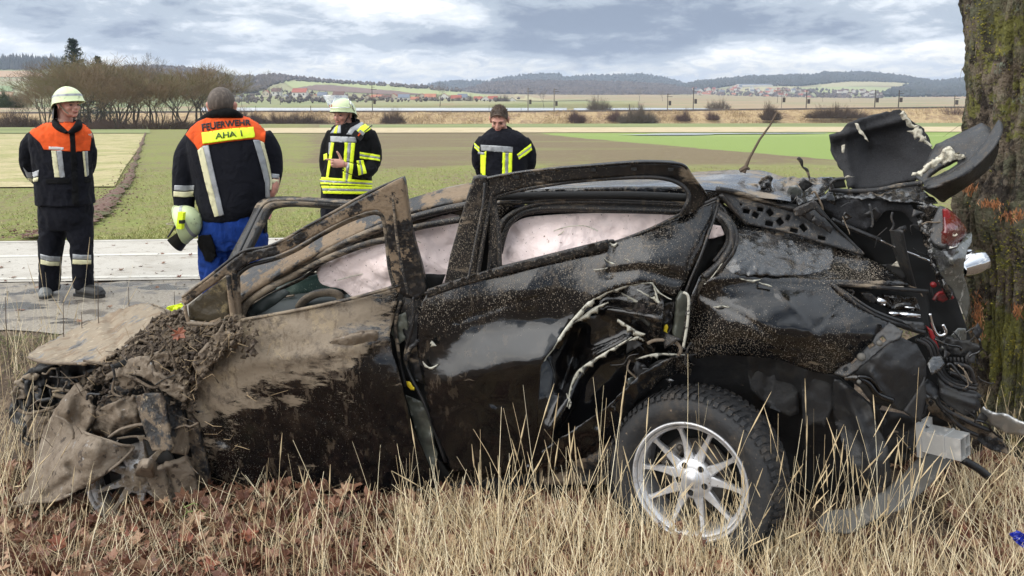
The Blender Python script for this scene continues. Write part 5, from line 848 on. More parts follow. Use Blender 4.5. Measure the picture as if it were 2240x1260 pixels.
# ---------------- open tail: boot cavity, torn liner, spoiler blade
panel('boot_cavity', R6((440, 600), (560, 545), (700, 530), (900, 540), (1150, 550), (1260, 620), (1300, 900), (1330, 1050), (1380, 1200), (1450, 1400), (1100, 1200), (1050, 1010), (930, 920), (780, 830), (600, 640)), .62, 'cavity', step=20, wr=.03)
panel('boot_lining', R6((570, 560), (700, 545), (900, 548), (1090, 570), (1140, 680), (1130, 720), (1060, 620), (960, 600), (900, 660), (840, 720), (740, 690), (650, 620)), .46, 'felt_liner', step=9, wr=.03, ws=40, feats=[([(1880, 440), (1900, 500)], -.03, 10)], jag=3)
lin = R6((638, 188), (700, 172), (712, 160), (735, 130), (785, 122), (840, 100), (940, 72), (1030, 48), (1055, 70), (1085, 110), (1120, 130), (1150, 150), (1180, 200), (1190, 240), (1212, 268), (1190, 320), (1150, 380), (1118, 425), (980, 460), (860, 480), (742, 482), (725, 430), (712, 380), (690, 345), (655, 285), (645, 230))
lr = panel('torn_boot_liner', lin, [(1815, 295, .95), (1860, 270, .88), (1980, 240, .95), (2035, 320, .85), (1860, 410, .75), (1990, 395, .75), (1930, 330, .98), (1900, 300, .97)], 'felt_liner', step=7, wr=.03, ws=60, seed=2, feats=[([(1820, 300), (1890, 285), (1990, 258)], -.06, 9), ([(1855, 285), (1850, 340), (1865, 400)], -.04, 8), ([(1890, 275), (1900, 330), (1905, 350)], .03, 7), ([(1900, 330), (1950, 345), (2010, 370)], .03, 14)], thick=.02, jag=2)
fo1 = R6((1045, 55), (1080, 90), (1100, 130), (1130, 150), (1150, 190), (1190, 230), (1195, 250), (1160, 230), (1140, 205), (1105, 200), (1090, 170), (1110, 150), (1075, 110), (1040, 75))
panel('torn_foam', fo1, .80, 'foam', lr, step=4, wr=.03, ws=12, jag=2.5, thick=.02); panel('torn_foam', R6((780, 125), (800, 130), (825, 170), (850, 210), (860, 228), (840, 210), (810, 180), (790, 150)), .80, 'foam', lr, step=4, wr=.01, ws=8, jag=1.5); panel('torn_foam', R6((708, 250), (728, 245), (722, 290), (712, 290)), .80, 'foam', lr, step=4, jag=1); panel('torn_foam', R6((725, 425), (745, 415), (780, 418), (740, 430)), .7, 'foam', lr, step=4, jag=1)
l2 = R6((1112, 418), (1160, 360), (1210, 262), (1230, 240), (1270, 222), (1400, 160), (1480, 122), (1528, 148), (1530, 200), (1480, 260), (1400, 335), (1300, 400), (1165, 455))
h2 = R6((1200, 400), (1240, 370), (1300, 340), (1345, 320), (1352, 345), (1300, 380), (1230, 415), (1175, 428))
l2p = panel('boot_lid_side', l2, [(2000, 390, .70), (2040, 315, .80), (2150, 270, .75), (2165, 300, .60), (2100, 360, .60), (2020, 400, .65)], 'grey_plastic', step=6, holes=[h2], wr=.012, ws=40, feats=[([(2060, 320), (2120, 310), (2160, 275)], -.03, 9)], thick=.02, jag=1)
panel('torn_foam', R6((1118, 412), (1140, 385), (1190, 345), (1215, 345), (1240, 300), (1290, 262), (1320, 268), (1335, 295), (1385, 295), (1375, 325), (1330, 325), (1290, 345), (1250, 345), (1210, 375), (1160, 400)), .60, 'foam', l2p, step=4, wr=.03, ws=12, jag=2.5, thick=.02)
panel('spoiler_blade', cr(R6((1165, 445), (1230, 425), (1310, 395), (1380, 350), (1440, 290), (1500, 220), (1545, 150), (1575, 105), (1590, 140), (1578, 190), (1540, 260), (1470, 335), (1390, 400), (1310, 440), (1230, 470), (1170, 480)), 3, True), [(2022, 400, .55), (2100, 370, .50), (2185, 265, .55), (2190, 290, .45), (2110, 385, .42), (2030, 410, .45)], 'grey_plastic', step=6, thick=.01)
panel('spoiler_blade', cr(R6((1160, 482), (1230, 472), (1312, 442), (1392, 402), (1472, 338), (1542, 262), (1575, 200), (1575, 260), (1560, 320), (1520, 380), (1450, 440), (1380, 490), (1300, 540), (1265, 562), (1220, 530), (1170, 500)), 3, True), [(2025, 410, .46), (2110, 388, .42), (2185, 300, .46), (2170, 360, .60), (2070, 440, .62), (2030, 425, .6)], 'black_trim', step=6, thick=.01)
bs = panel('crumpled_boot_edge', R6((545, 548), (600, 520), (640, 495), (740, 490), (860, 482), (980, 470), (1100, 455), (1150, 450), (1165, 500), (1240, 560), (1190, 575), (1090, 560), (1000, 555), (900, 530), (860, 540), (700, 532)), [(1780, 437, .40), (1850, 415, .55), (1990, 405, .62), (2045, 440, .5), (1990, 440, .42), (1850, 432, .42)], 'creased_paint', step=5, wr=.03, ws=22, ridged=.02, seed=6, thick=.006, jag=2)
rail('boot_rubber_lip', R6((640, 490), (740, 500), (900, 495), (1000, 475), (1090, 462), (1150, 455)), .5, .012, 'rubber_seal')
panel('crumpled_roof_end', R6((330, 450), (400, 420), (520, 425), (680, 420), (640, 480), (600, 520), (540, 548), (470, 580), (440, 560), (400, 520), (350, 500)), [(1700, 400, .50), (1800, 390, .7), (1780, 430, .45), (1745, 445, .38)], 'creased_paint', step=5, wr=.04, ws=32, ridged=.025, seed=9, thick=.006, jag=2)
panel('crumpled_roof_end', R6((255, 450), (275, 425), (310, 415), (330, 430), (320, 470), (350, 520), (330, 540), (290, 520), (265, 490)), .40, 'creased_paint', step=4, wr=.03, ws=10, ridged=.02, seed=19, jag=1)
panel('body_hole', R6((655, 440), (720, 430), (735, 480), (670, 485)), .44, 'cavity', step=6); rail('body_hole_lip', R6((660, 485), (650, 455), (680, 435), (725, 432)), .42, .008, 'black_trim')
panel('broken_fitting', R6((440, 600), (560, 552), (640, 660), (600, 640), (560, 600), (480, 640), (455, 640)), .27, 'black_trim', step=5, thick=.02)
# boot lid strut, strap, rods
rail('gas_strut', R6((655, 655), (740, 695), (860, 745), (920, 770)), [.40, .40, .38, .38], .011, 'black_trim'); rail('gas_strut_rod', R6((920, 770), (1000, 805), (1110, 850), (1215, 893)), [.38, .38, .36, .36], .005, 'chrome')
panel('hanging_strap', R6((975, 720), (1010, 716), (1040, 722), (1058, 820), (1090, 950), (1120, 1060), (1060, 1000), (1010, 880), (985, 800)), [(1950, 510, .34), (1985, 560, .30), (2000, 630, .40)], 'grey_plastic', step=6, thick=.008)
panel('boot_floor_board', R6((930, 905), (1030, 900), (1090, 1020), (1000, 960)), .38, 'dull_plastic', step=7); panel('torn_foam', R6((985, 910), (1015, 885), (1030, 920)), .36, 'foam', step=4)
# tail light
tl = panel('tail_light', R6((1195, 762), (1215, 650), (1248, 578), (1275, 585), (1290, 620), (1290, 780), (1285, 812), (1220, 790)), [(2040, 520, .20), (2060, 455, .26), (2072, 530, .16)], 'grey_plastic', step=5, thick=.05, wr=.004)
panel('lens', cr(R6((1276, 595), (1300, 598), (1345, 635), (1385, 690), (1402, 722), (1385, 755), (1340, 805), (1300, 800), (1285, 780), (1280, 690)), 3, True), [(2067, 460, .20), (2090, 500, .10), (2115, 505, .22), (2090, 540, .16)], 'red_lens', tl, step=4, thick=.02, wr=.004, ws=10)
panel('broken_lens_cell', R6((1275, 600), (1300, 605), (1310, 640), (1300, 720), (1278, 700)), .145, 'red_part', tl, step=4, thick=.02); rail('lens_rib', R6((1290, 730), (1330, 745), (1345, 735)), .10, .004, 'foam', tl)
panel('torn_rear_wing', R6((1205, 818), (1290, 820), (1345, 805), (1400, 735), (1425, 722), (1428, 775), (1400, 830), (1385, 900), (1380, 960), (1400, 1020), (1415, 1080), (1412, 1150), (1395, 1212), (1370, 1150), (1330, 1060), (1280, 1000), (1240, 930)), [(2040, 545, .22), (2120, 510, .24), (2110, 600, .16), (2120, 680, .22), (2060, 610, .16), (2085, 570, .08)], 'silver_flap', step=5, thick=.006, wr=.015, ws=30, jag=1)
panel('inner_wing_crumple', R6((1120, 580), (1200, 570), (1250, 590), (1210, 680), (1195, 770), (1225, 850), (1260, 950), (1320, 1060), (1300, 1100), (1240, 1010), (1200, 900), (1160, 780), (1130, 680)), [(2010, 455, .40), (2050, 460, .32), (2040, 560, .30), (2080, 650, .28), (2020, 520, .40)], 'creased_paint', step=5, wr=.03, ws=24, ridged=.02, seed=15, thick=.005, jag=2)
# exhaust tip
ex = P(2122, 576, .30); mx = Matrix.Translation(ex)@Matrix.Rotation(R(72), 4, 'Y')@Matrix.Rotation(R(-14), 4, 'X'); m = MB(); m.lathe([(.040, -.06), (.052, -.02), (.056, .0), (.058, .05), (.055, .052), (.050, .045), (.046, .0)], 26, mx); cobj('exhaust_tip', np.concatenate(m.v), m.f, 'chrome')
rail('red_cable', R6((1215, 1100), (1250, 1060), (1300, 1070), (1320, 1090)), .34, .008, 'red_part'); m = MB(); m.tube([P(2041, 622, .36), P(2042, 623, .34)], .013, 12); cobj('red_cap', np.concatenate(m.v), m.f, 'red_part')
# lamp socket in the quarter panel
ls = panel('lamp_socket', R7((668, 42), (900, 60), (1105, 75), (1120, 130), (1120, 250), (1090, 262), (1000, 235), (880, 195), (800, 150), (730, 95)), [(1819, 621, .20), (2030, 640, .34), (2030, 720, .30), (1900, 680, .26)], 'cavity', step=8)
rail('socket_frame', R7((668, 42), (730, 95), (800, 150), (880, 195), (1000, 240), (1095, 268)), [.12, .10, .10, .12, .15, .18], .011, 'black_trim', ls); rail('socket_frame', R7((700, 60), (780, 115), (860, 165), (960, 205), (1080, 245)), [.15, .14, .14, .16, .2], .007, 'grey_plastic', ls); rail('socket_frame', R7((668, 42), (800, 52), (950, 65), (1110, 78)), [.12, .16, .2, .24], .010, 'black_trim', ls)
rail('socket_frame', R7((740, 70), (770, 80), (765, 110), (830, 155), (900, 190)), .17, .006, 'black_paint', ls)
for a, b, r in ((R7((875, 115), (915, 130)), .2, .020), (R7((930, 180), (975, 180)), .2, .012), (R7((975, 182), (1075, 190)), .22, .013), (R7((1005, 150), (1050, 155)), .24, .005)): m = MB(); m.tube([P(*a[0], b), P(*a[1], b)], [r, r*.8], 10); cobj('lamp_holder', np.concatenate(m.v), m.f, 'chrome', ls)
panel('socket_plate', R7((805, 85), (850, 85), (880, 110), (870, 140), (820, 115)), .2, 'black_trim', ls, step=5, thick=.02); panel('socket_plate', R7((1000, 220), (1095, 225), (1098, 255), (1040, 250)), .12, 'grey_plastic', ls, step=5, thick=.02); panel('socket_plate', R7((900, 90), (1060, 110), (1080, 170), (990, 165), (920, 150)), .26, 'black_paint', ls, step=6, wr=.02, ws=14)
# bumper carrier, bumper side, seals
bc = panel('bumper_bracket', R7((680, 455), (720, 415), (790, 350), (860, 290), (935, 222), (1000, 262), (985, 290), (930, 320), (850, 385), (780, 440), (735, 470)), [(1824, 817, .03), (1950, 705, .06), (1970, 735, .02)], 'grey_plastic', step=4, holes=[quad(c, w, h, -.7) for c, w, h in zip(R7((770, 395), (850, 325), (905, 300), (735, 435)), (16, 14, 10, 9), (8, 10, 12, 7))], thick=.015, wr=.004, ws=9)
for c, r in zip(R7((807, 380), (890, 317), (796, 494)), (.018, .013, .010)): m = MB(); m.tube([P(*c, -.01), P(*c, -.03)], [r, r*.8], 12); cobj('bolt_cap', np.concatenate(m.v), m.f, 'splash_grey', bc)
panel('bumper_side', R7((735, 475), (850, 388), (930, 322), (990, 290), (1060, 320), (1105, 400), (1105, 470), (1060, 560), (1000, 630), (930, 610), (860, 590), (845, 580), (800, 520)), [(1850, 825, .05), (1970, 735, .05), (2025, 800, .06), (1990, 890, .10), (1910, 880, .05), (1950, 800, -.02)], 'dull_plastic', step=6, wr=.012, ws=40, thick=.012, feats=[([(1905, 815), (1940, 870), (1960, 890)], -.03, 8)])
rail('scuffed_flange', R7((730, 475), (790, 475), (840, 500), (880, 550), (950, 580)), [.03, .01, .0, .0, .02], .014, 'black_paint'); rail('scuffed_flange', R7((790, 470), (850, 480), (900, 540)), -.01, .008, 'black_paint')
panel('bumper_flap', R7((1000, 630), (1060, 545), (1100, 470), (1105, 560), (1080, 680), (1040, 660)), .02, 'dull_plastic', step=6, thick=.01)
for i, o_ in enumerate((.16, .19, .22)): rail('body_seam_seal', R7((1060+i*22, 300-i*6), (1110+i*18, 330), (1135+i*16, 400), (1160+i*16, 460), (1220+i*12, 510-i*8), (1330+i*4, 545-i*18)), o_, .009, 'rubber_seal')
panel('tail_crumple', R7((1100, 250), (1200, 290), (1290, 390), (1320, 470), (1335, 520), (1240, 500), (1170, 440), (1130, 350)), .30, 'cavity', step=8, wr=.05, ws=25); panel('grille_piece', R7((1165, 330), (1200, 290), (1330, 320), (1370, 345), (1300, 385), (1230, 375)), [(2055, 755, .25), (2150, 765, .2), (2120, 780, .22)], 'dull_plastic', step=5, wr=.01, ws=12, thick=.02)
for i in range(7): m = MB(); x = 1180+i*18; m.tube([P(1500+x/2.1, 600+382/2.1, .21), P(1500+(x+2)/2.1, 600+(425+i*3)/2.1, .23)], .006, 5); cobj('grille_fin', np.concatenate(m.v), m.f, 'black_trim')
panel('bumper_corner', R7((1165, 490), (1200, 520), (1260, 545), (1340, 560), (1355, 600), (1345, 628), (1280, 650), (1200, 600), (1165, 560)), [(2060, 840, .12), (2140, 870, .10), (2110, 905, .12)], 'dull_plastic', step=5, thick=.03, feats=[([(2060, 860), (2130, 885)], -.02, 6)])
for pts in (R7((1210, 450), (1260, 470), (1310, 510)), R7((1230, 410), (1300, 430), (1325, 500)), R7((1150, 520), (1165, 600), (1260, 660), (1400, 720)), R7((1180, 620), (1260, 700), (1340, 740))): rail('bent_bar', pts, .2, .010, 'black_trim')
rail('bent_bar', R7((1120, 180), (1135, 240), (1160, 280), (1195, 270), (1180, 230)), .24, .007, 'chrome'); panel('red_part', R7((1110, 240), (1135, 260), (1150, 300), (1165, 345), (1150, 350), (1130, 300)), .22, 'red_part', step=4, thick=.02); panel('red_part', R7((1140, 110), (1200, 80), (1230, 100), (1180, 130)), .36, 'red_part', step=5, thick=.02)
panel('tail_floor_plate', R7((1100, 560), (1200, 610), (1330, 670), (1450, 760), (1490, 830), (1390, 800), (1250, 700), (1120, 640)), .32, 'caked_black', step=7, wr=.03, ws=30)
# crash box: hollow white aluminium extrusion
ca = P(2028, 958, .12); cb_ = P(2112, 978, .02); ax = (cb_-ca)/np.linalg.norm(cb_-ca); up_ = np.array((0, 0, 1.))-ax*ax[2]; up_ /= np.linalg.norm(up_); sd_ = np.cross(ax, up_)
def cbx(m, s0, s1, u0, u1, v0, v1):
    V = [ca+ax*s+up_*u+sd_*v for s in (s0, s1) for u in (u0, u1) for v in (v0, v1)]; m.add(V, [(0, 1, 3, 2), (4, 6, 7, 5), (0, 4, 5, 1), (2, 3, 7, 6), (0, 2, 6, 4), (1, 5, 7, 3)])
Lc = float(np.linalg.norm(cb_-ca)); m = MB(); hh = .046
for u0, u1, v0, v1 in ((-hh, -hh+.005, -.05, .05), (hh-.005, hh, -.05, .05), (-hh+.005, hh-.005, -.05, -.045), (-hh+.005, hh-.005, .045, .05), (-hh+.005, hh-.005, -.003, .003), (-.006, -.001, -.045, -.003)): cbx(m, 0, Lc, u0, u1, v0, v1)
cbx(m, -.02, .0, -.07, .075, -.06, .06); cbx(m, Lc*.55, Lc*.60, -hh-.004, hh+.004, -.055, .055); cobj('crash_box', np.concatenate(m.v), m.f, 'cast_aluminium', smooth=False)
panel('bent_bumper_beam', R7((1350, 640), (1365, 615), (1400, 640), (1470, 650), (1554, 690), (1600, 700), (1600, 745), (1554, 742), (1470, 730), (1400, 690)), [(2145, 900, .25), (2180, 910, .2), (2240, 940, .15)], 'silver_flap' if 0 else 'cast_aluminium', step=5, wr=.02, ws=20, thick=.01, jag=1)
panel('splash_shield', R7((600, 1140), (640, 1090), (760, 1075), (900, 1000), (1000, 920), (1060, 850), (1120, 810), (1235, 850), (1180, 910), (1090, 1000), (990, 1080), (880, 1120), (760, 1190), (620, 1180)), [(1790, 1140, -.05), (1870, 1110, -.05), (1990, 1030, .12), (2030, 990, .2), (2085, 1005, .2), (1970, 1110, -.02), (1860, 1165, -.12)], 'splash_grey', step=8, wr=.012, ws=40, thick=.01, jag=1.5)
panel('splash_shield', R7((700, 1110), (850, 1080), (950, 1060), (900, 1150), (760, 1180)), .0, 'dull_plastic', step=8, wr=.02)
rail('hanging_pipe', R7((1270, 850), (1340, 890), (1390, 930)), .2, .018, 'black_trim')
# wheel arch liner and hanging shield
panel('wheel_arch_liner', [(1330, 900), (1380, 830), (1440, 790), (1520, 775), (1640, 772), (1710, 784), (1830, 820), (1900, 880), (1925, 900), (1935, 1000), (1900, 1080), (1700, 1080), (1500, 1080), (1350, 1050)], [(1400, 830, .12), (1600, 778, .08), (1800, 820, .08), (1900, 900, .12), (1600, 950, .42), (1400, 1000, .30), (1900, 1050, .25), (1730, 900, .22)], 'dull_plastic', step=10, wr=.02, ws=60, seed=7, feats=[([(1640, 780), (1650, 900)], -.03, 9), ([(1690, 785), (1680, 910)], .03, 8), ([(1760, 810), (1770, 920)], -.03, 9)])
panel('liner_panel', R7((270, 385), (400, 380), (520, 420), (520, 640), (480, 655), (380, 610), (300, 530)), .14, 'dull_plastic', step=8, wr=.01, thick=.01, feats=[([(1688, 790), (1672, 880)], .02, 6)])
panel('liner_panel', R7((530, 440), (620, 470), (690, 520), (680, 600), (640, 700), (600, 690), (540, 700)), .10, 'dull_plastic', step=8, wr=.015, thick=.01)
panel('hanging_shield', R7((680, 480), (740, 500), (800, 560), (850, 610), (880, 700), (930, 800), (945, 960), (920, 985), (850, 970), (760, 880), (720, 780), (690, 700), (670, 600)), [(1830, 835, .06), (1900, 880, .05), (1870, 1000, .02), (1940, 1050, .0), (1840, 950, .10)], 'dull_plastic', step=7, wr=.015, ws=50, thick=.01, feats=[([(1850, 850), (1890, 950), (1910, 1050)], -.03, 10)])
panel('under_panel', R7((870, 620), (1000, 640), (1080, 680), (1070, 800), (1000, 880), (900, 860), (870, 740)), .24, 'dull_plastic', step=9, wr=.03, ws=40)
panel('rocker_rear_tear', [(1180, 990), (1240, 950), (1330, 890), (1400, 820), (1450, 790), (1500, 775), (1520, 800), (1450, 830), (1390, 880), (1345, 960), (1240, 1030), (1190, 1045)], [(1200, 1010, .06), (1340, 920, .02), (1500, 780, .06), (1400, 850, .0)], 'black_paint', step=6, wr=.02, ws=45, ridged=.01, seed=23, jag=2)
panel('rocker_mud', [(1180, 1010), (1260, 985), (1340, 960), (1345, 1010), (1330, 1060), (1180, 1060)], .10, 'caked_black', step=8, wr=.03)
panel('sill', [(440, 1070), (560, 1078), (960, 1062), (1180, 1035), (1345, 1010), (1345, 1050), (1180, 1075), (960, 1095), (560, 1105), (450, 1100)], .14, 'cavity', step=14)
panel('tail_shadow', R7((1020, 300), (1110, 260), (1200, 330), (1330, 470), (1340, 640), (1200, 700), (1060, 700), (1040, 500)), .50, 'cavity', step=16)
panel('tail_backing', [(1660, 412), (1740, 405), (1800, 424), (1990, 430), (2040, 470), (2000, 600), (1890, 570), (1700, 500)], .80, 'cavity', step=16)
rt = random.Random(31)
def clutter(n, x0, x1, y0, y1, o0, o1, poly=None):
    for i in range(n):
        x, y = rt.uniform(x0, x1), rt.uniform(y0, y1)
        if poly and not inside(poly, np.array([x]), np.array([y]))[0]: continue
        a = rt.uniform(0, 3.14); L = rt.uniform(14, 60); o = rt.uniform(o0, o1)
        if rt.random() < .55: rail(rt.choice(['torn_cable', 'bent_bar', 'broken_bracket']), [(x+math.cos(a)*L*t+rt.gauss(0, 5), y+math.sin(a)*L*t+rt.gauss(0, 5)) for t in (0, .35, .7, 1)], o, rt.choice([.002, .003, .005]), rt.choice(['black_trim', 'dull_plastic', 'grey_plastic', 'black_paint', 'caked_metal']), k=5, n=3)
        else:
            k = rt.randint(3, 6); panel('broken_shard', [(x+L*.45*math.cos(t)*rt.uniform(.4, 1.2), y+L*.45*math.sin(t)*rt.uniform(.4, 1.2)) for t in np.arange(k)*6.283/k], [(x-20, y-20, o), (x+20, y-20, o+rt.uniform(-.04, .04)), (x, y+20, o+rt.uniform(-.04, .04))], rt.choice(['black_paint', 'creased_paint', 'black_trim', 'dull_plastic', 'grey_plastic', 'silver_flap']), step=8, thick=.004)
clutter(46, 1840, 2140, 440, 760, .20, .42, R6((560, 560), (1100, 560), (1200, 640), (1300, 1000), (1380, 1280), (1180, 1250), (1080, 1010), (900, 880), (700, 720)))
clutter(40, 2010, 2150, 720, 930, .10, .32); clutter(26, 1350, 1520, 720, 850, .02, .12); clutter(20, 1900, 2100, 880, 1000, .10, .26); clutter(16, 1640, 1860, 400, 450, .38, .55)
# ---------------- wheels
def wheel(name, cx, cy, off, yaw, camber, spin, Rr, Rt, Wt, mats, tyre=True, arc=None, caliper=True, label=None):
    c = P(cx, cy, off); ax = np.array((-n_[0], -n_[1], 0)); rot = Matrix.Rotation(yaw, 3, 'Z'); ax = np.array(rot@Vector(ax)); side = np.cross(ax, (0, 0, 1.)); side /= np.linalg.norm(side)
    ax = ax*math.cos(camber)+np.array((0, 0, 1.))*math.sin(camber); upv = np.cross(side, ax); M = Matrix(((side[0], upv[0], ax[0], c[0]), (side[1], upv[1], ax[1], c[1]), (side[2], upv[2], ax[2], c[2]), (0, 0, 0, 1)))@Matrix.Rotation(spin, 4, 'Z')
    W_ = lambda A: xf(np.asarray(A, float), M); hub = thing(name, tuple(c), None, None); hub.parent = car; hub.location = tuple(np.array(c)-np.array(CARLOC)); WL[hub.name] = tuple(c)
    if label: hub['label'] = label
    def add(nm, m, mt, sm=True):
        V = W_(np.concatenate(m.v)); x, y = proj(V); return obj(nm, V, m.f, MT[mt], hub, sm)
    m = MB(); I4 = Matrix.Identity(4)
    if tyre:
        h = Wt/2; pr = [(Rr-.005, h*.62), (Rr+.004, h*.80), (Rr+.02, h*.92), (Rr+(Rt-Rr)*.45, h*1.03), (Rr+(Rt-Rr)*.75, h*.97), (Rt-.014, h*.82), (Rt-.002, h*.55), (Rt, 0), (Rt-.002, -h*.55), (Rt-.014, -h*.82), (Rr+(Rt-Rr)*.6, -h), (Rr, -h*.75)]
        k = 180; a = np.arange(k)*2*math.pi/k; A = []
        prd = cr(pr, 4)
        for r, z in prd:
            g = 0.
            t = np.abs(z)/h
            ph = a*60+np.sign(z if z else 1)*t*7.; blk = (np.sin(ph) > .55)*1.
            if r > Rt-.03: g = -.008*blk*(1 if t < .95 else .7)-(.007 if abs(t-.28) < .06 else 0)
            rr = r+g; A.append(np.stack([rr*np.cos(a), rr*np.sin(a), z+0*a], -1))
        m.grid(np.array(A), closed=True); add('tyre', m, mats[1])
        m = MB()                                        # shoulder lugs, real blocks
        for i in range(72):
            t = i/72*2*math.pi
            for s_ in (1, -1):
                q = Matrix.Rotation(t+.03*s_, 3, 'Z'); b = np.array([(Rt-.022, -.009, s_*h*.98), (Rt-.022, .009, s_*h*.98), (Rt+.004, .010, s_*h*.30), (Rt+.004, -.006, s_*h*.30), (Rt-.006, -.010, s_*h*.86), (Rt-.006, .009, s_*h*.86), (Rt-.02, .0, s_*h*.3), (Rt-.03, .0, s_*h*.9)]); b[2:4, 1] += .016; b = b@np.array(q).T; m.add(b, [(0, 1, 5, 4), (4, 5, 2, 3), (0, 4, 7), (1, 7, 5), (3, 2, 6), (4, 3, 6, 7), (5, 7, 6, 2)])
        add('tread_blocks', m, mats[1], False)['kind'] = 'stuff'
    m = MB(); h = Wt/2; a0, a1 = arc or (0, 2*math.pi)
    m.lathe([(Rr-.028, -h*.7), (Rr-.03, h*.3), (Rr-.022, h*.62), (Rr-.012, h*.70), (Rr-.010, h*.80), (Rr-.004, h*.86), (Rr+.004, h*.86), (Rr+.006, h*.80)], 72, I4, a0=a0, a1=a1); m.lathe([(Rr-.030, h*.60), (Rr-.020, h*.745), (Rr-.014, h*.755)], 72, I4, a0=a0, a1=a1)
    rim = add('rim', m, mats[0])
    zf, zc = h*.60, h*.50                               # spoke front face at rim and hub
    for i in range(5):
        t0 = i/5*2*math.pi
        for s_ in (-1, 1):
            m = MB(); rows = []
            for u in np.linspace(0, 1, 9):
                r = .045+(Rr-.022-.045)*u; ang = t0+s_*(.235+.09*u) if 1 else 0; ww = .022*(1-u)**2.2+.0095+.008*(u > .92); z = zc+(zf-zc)*u+.012*math.sin(u*3.14)*-1; dd = .030*(1-u)+.026
                cx_, cy_ = r*math.cos(ang), r*math.sin(ang); tx, ty = -math.sin(ang), math.cos(ang)
                sec = [(-ww, z-.006), (-ww*.72, z), (ww*.72, z), (ww, z-.006), (ww*.75, z-dd), (-ww*.75, z-dd)]
                rows.append([(cx_+tx*w, cy_+ty*w, zz) for w, zz in sec])
            m.grid(np.array(rows), closed=True); m.f += [tuple(range(6))[::-1], tuple(8*6+j for j in range(6))]; m.m += [0, 0]; add('spoke', m, mats[0], False)
        # web joining the pair near the hub
        m = MB(); V = []
        for u in np.linspace(0, 1, 5):
            r = .035+.055*u; ang = [t0-.25-.0*u, t0, t0+.25]; z = zc-.004-.012*u
            V.append([(r*math.cos(q), r*math.sin(q), z) for q in ang])
        m.grid(np.array(V)); m2 = np.array(V)-np.array((0, 0, .035)); m.grid(m2[:, ::-1]); add('spoke_web', m, mats[0])
    m = MB(); m.lathe([(.002, zc+.014), (.030, zc+.012), (.034, zc+.009), (.037, zc+.004), (.046, zc+.003), (.078, zc+.001), (.088, zc-.010), (.088, zc-.03), (.05, zc-.05)], 40, I4); hubp = add('hub', m, mats[0])
    m = MB(); m.lathe([(.001, zc+.018), (.024, zc+.0165), (.031, zc+.011)], 32, I4); add('centre_cap', m, mats[0])
    for i in range(5):
        t0 = (i+.5)/5*2*math.pi; m = MB(); q = Matrix.Translation((.060*math.cos(t0), .060*math.sin(t0), zc+.002)); m.lathe([(.0135, .0), (.0130, .002), (.0125, .001), (.0005, .001)], 14, q); add('bolt_hole', m, 'cavity' if mats[0] == 'alloy' else 'caked_black')
    m = MB(); m.lathe([(.02, -.01), (.150, -.01), (.150, -.03), (.02, -.03)], 48, I4); add('brake_disc', m, 'brake_iron')
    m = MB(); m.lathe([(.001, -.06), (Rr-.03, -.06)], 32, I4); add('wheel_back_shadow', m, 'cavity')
    if caliper:
        Mi = Matrix.Rotation(-spin, 3, 'Z'); m = MB(); rows = []
        for t in np.linspace(R(5), R(62), 10):
            rows.append([(r*math.cos(t), r*math.sin(t), z) for r, z in ((.095, .0), (.100, .022), (.120, .030), (.150, .026), (.165, .010), (.165, -.045))])
        m.grid(np.array(rows)); V = np.concatenate(m.v)@np.array(Mi).T; m.v = [V]; add('caliper', m, 'brake_iron')
        m = MB(); 
        for t in (R(12), R(55)): m.tube([(.13*math.cos(t), .13*math.sin(t), .02), (.13*math.cos(t), .13*math.sin(t), .042)], .014, 8)
        m.v = [np.concatenate(m.v)@np.array(Mi).T]; add('caliper_bolt', m, 'brake_iron')
    return hub
wheel('wheel', 1524, 1036, -.0, R(-21), R(9), R(18), .246, .376, .30, ('alloy', 'tyre_rubber'), label='silver ten spoke wheel with its winter tyre')
wheel('wheel', 312, 1034, -.035, R(24), R(4), R(40), .225, .31, .20, ('muddy_alloy', 'caked_black'), tyre=False, arc=(R(-205), R(15)), caliper=False, label='mud caked bare front wheel without its tyre')
# ---------------- smashed front end
hood = panel('bonnet', R3((130, 380), (150, 350), (300, 270), (400, 218), (500, 178), (620, 138), (680, 133), (750, 160), (760, 180), (735, 200), (700, 225), (640, 280), (580, 330), (500, 385), (460, 405), (330, 408), (200, 402)), [(62, 782, .25), (150, 728, .75), (300, 668, 1.1), (350, 690, .75), (220, 790, .05), (100, 790, .12), (280, 740, .35), (200, 740, .5)], 'hood_mud', step=6, wr=.035, ws=45, ridged=.012, thick=.012, feats=[([(80, 782), (150, 785), (220, 790)], .02, 6), ([(235, 690), (260, 740), (250, 780)], .05, 10)], jag=2.5)
rail('bonnet_edge', R3((130, 382), (200, 404), (330, 410), (460, 407)), [.24, .10, .06, .05], .008, 'caked_metal', hood)
panel('bonnet_far_edge', R3((660, 140), (700, 135), (760, 160), (800, 180), (760, 200), (700, 170)), [(320, 665, 1.15), (370, 690, .95)], 'creased_paint', hood, step=5, wr=.01)
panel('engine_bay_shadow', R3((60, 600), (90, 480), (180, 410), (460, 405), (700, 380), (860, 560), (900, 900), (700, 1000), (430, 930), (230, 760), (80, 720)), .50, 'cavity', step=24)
panel('front_carcass', R3((50, 650), (70, 540), (110, 460), (200, 415), (460, 410), (430, 560), (260, 640), (150, 770), (80, 720)), .33, 'dull_plastic', step=8, wr=.06, ws=20, ridged=.02, seed=9, jag=2)
panel('front_bumper_shell', R3((40, 660), (45, 600), (65, 560), (95, 480), (130, 440), (190, 412), (240, 420), (150, 470), (110, 540), (100, 600), (130, 640), (150, 720), (130, 765), (90, 720), (70, 690)), [(20, 910, .30), (60, 800, .35), (110, 800, .25), (60, 960, .25)], 'dull_plastic', step=5, wr=.03, ws=22, ridged=.01, seed=3, thick=.015, jag=2)
rd = random.Random(12)
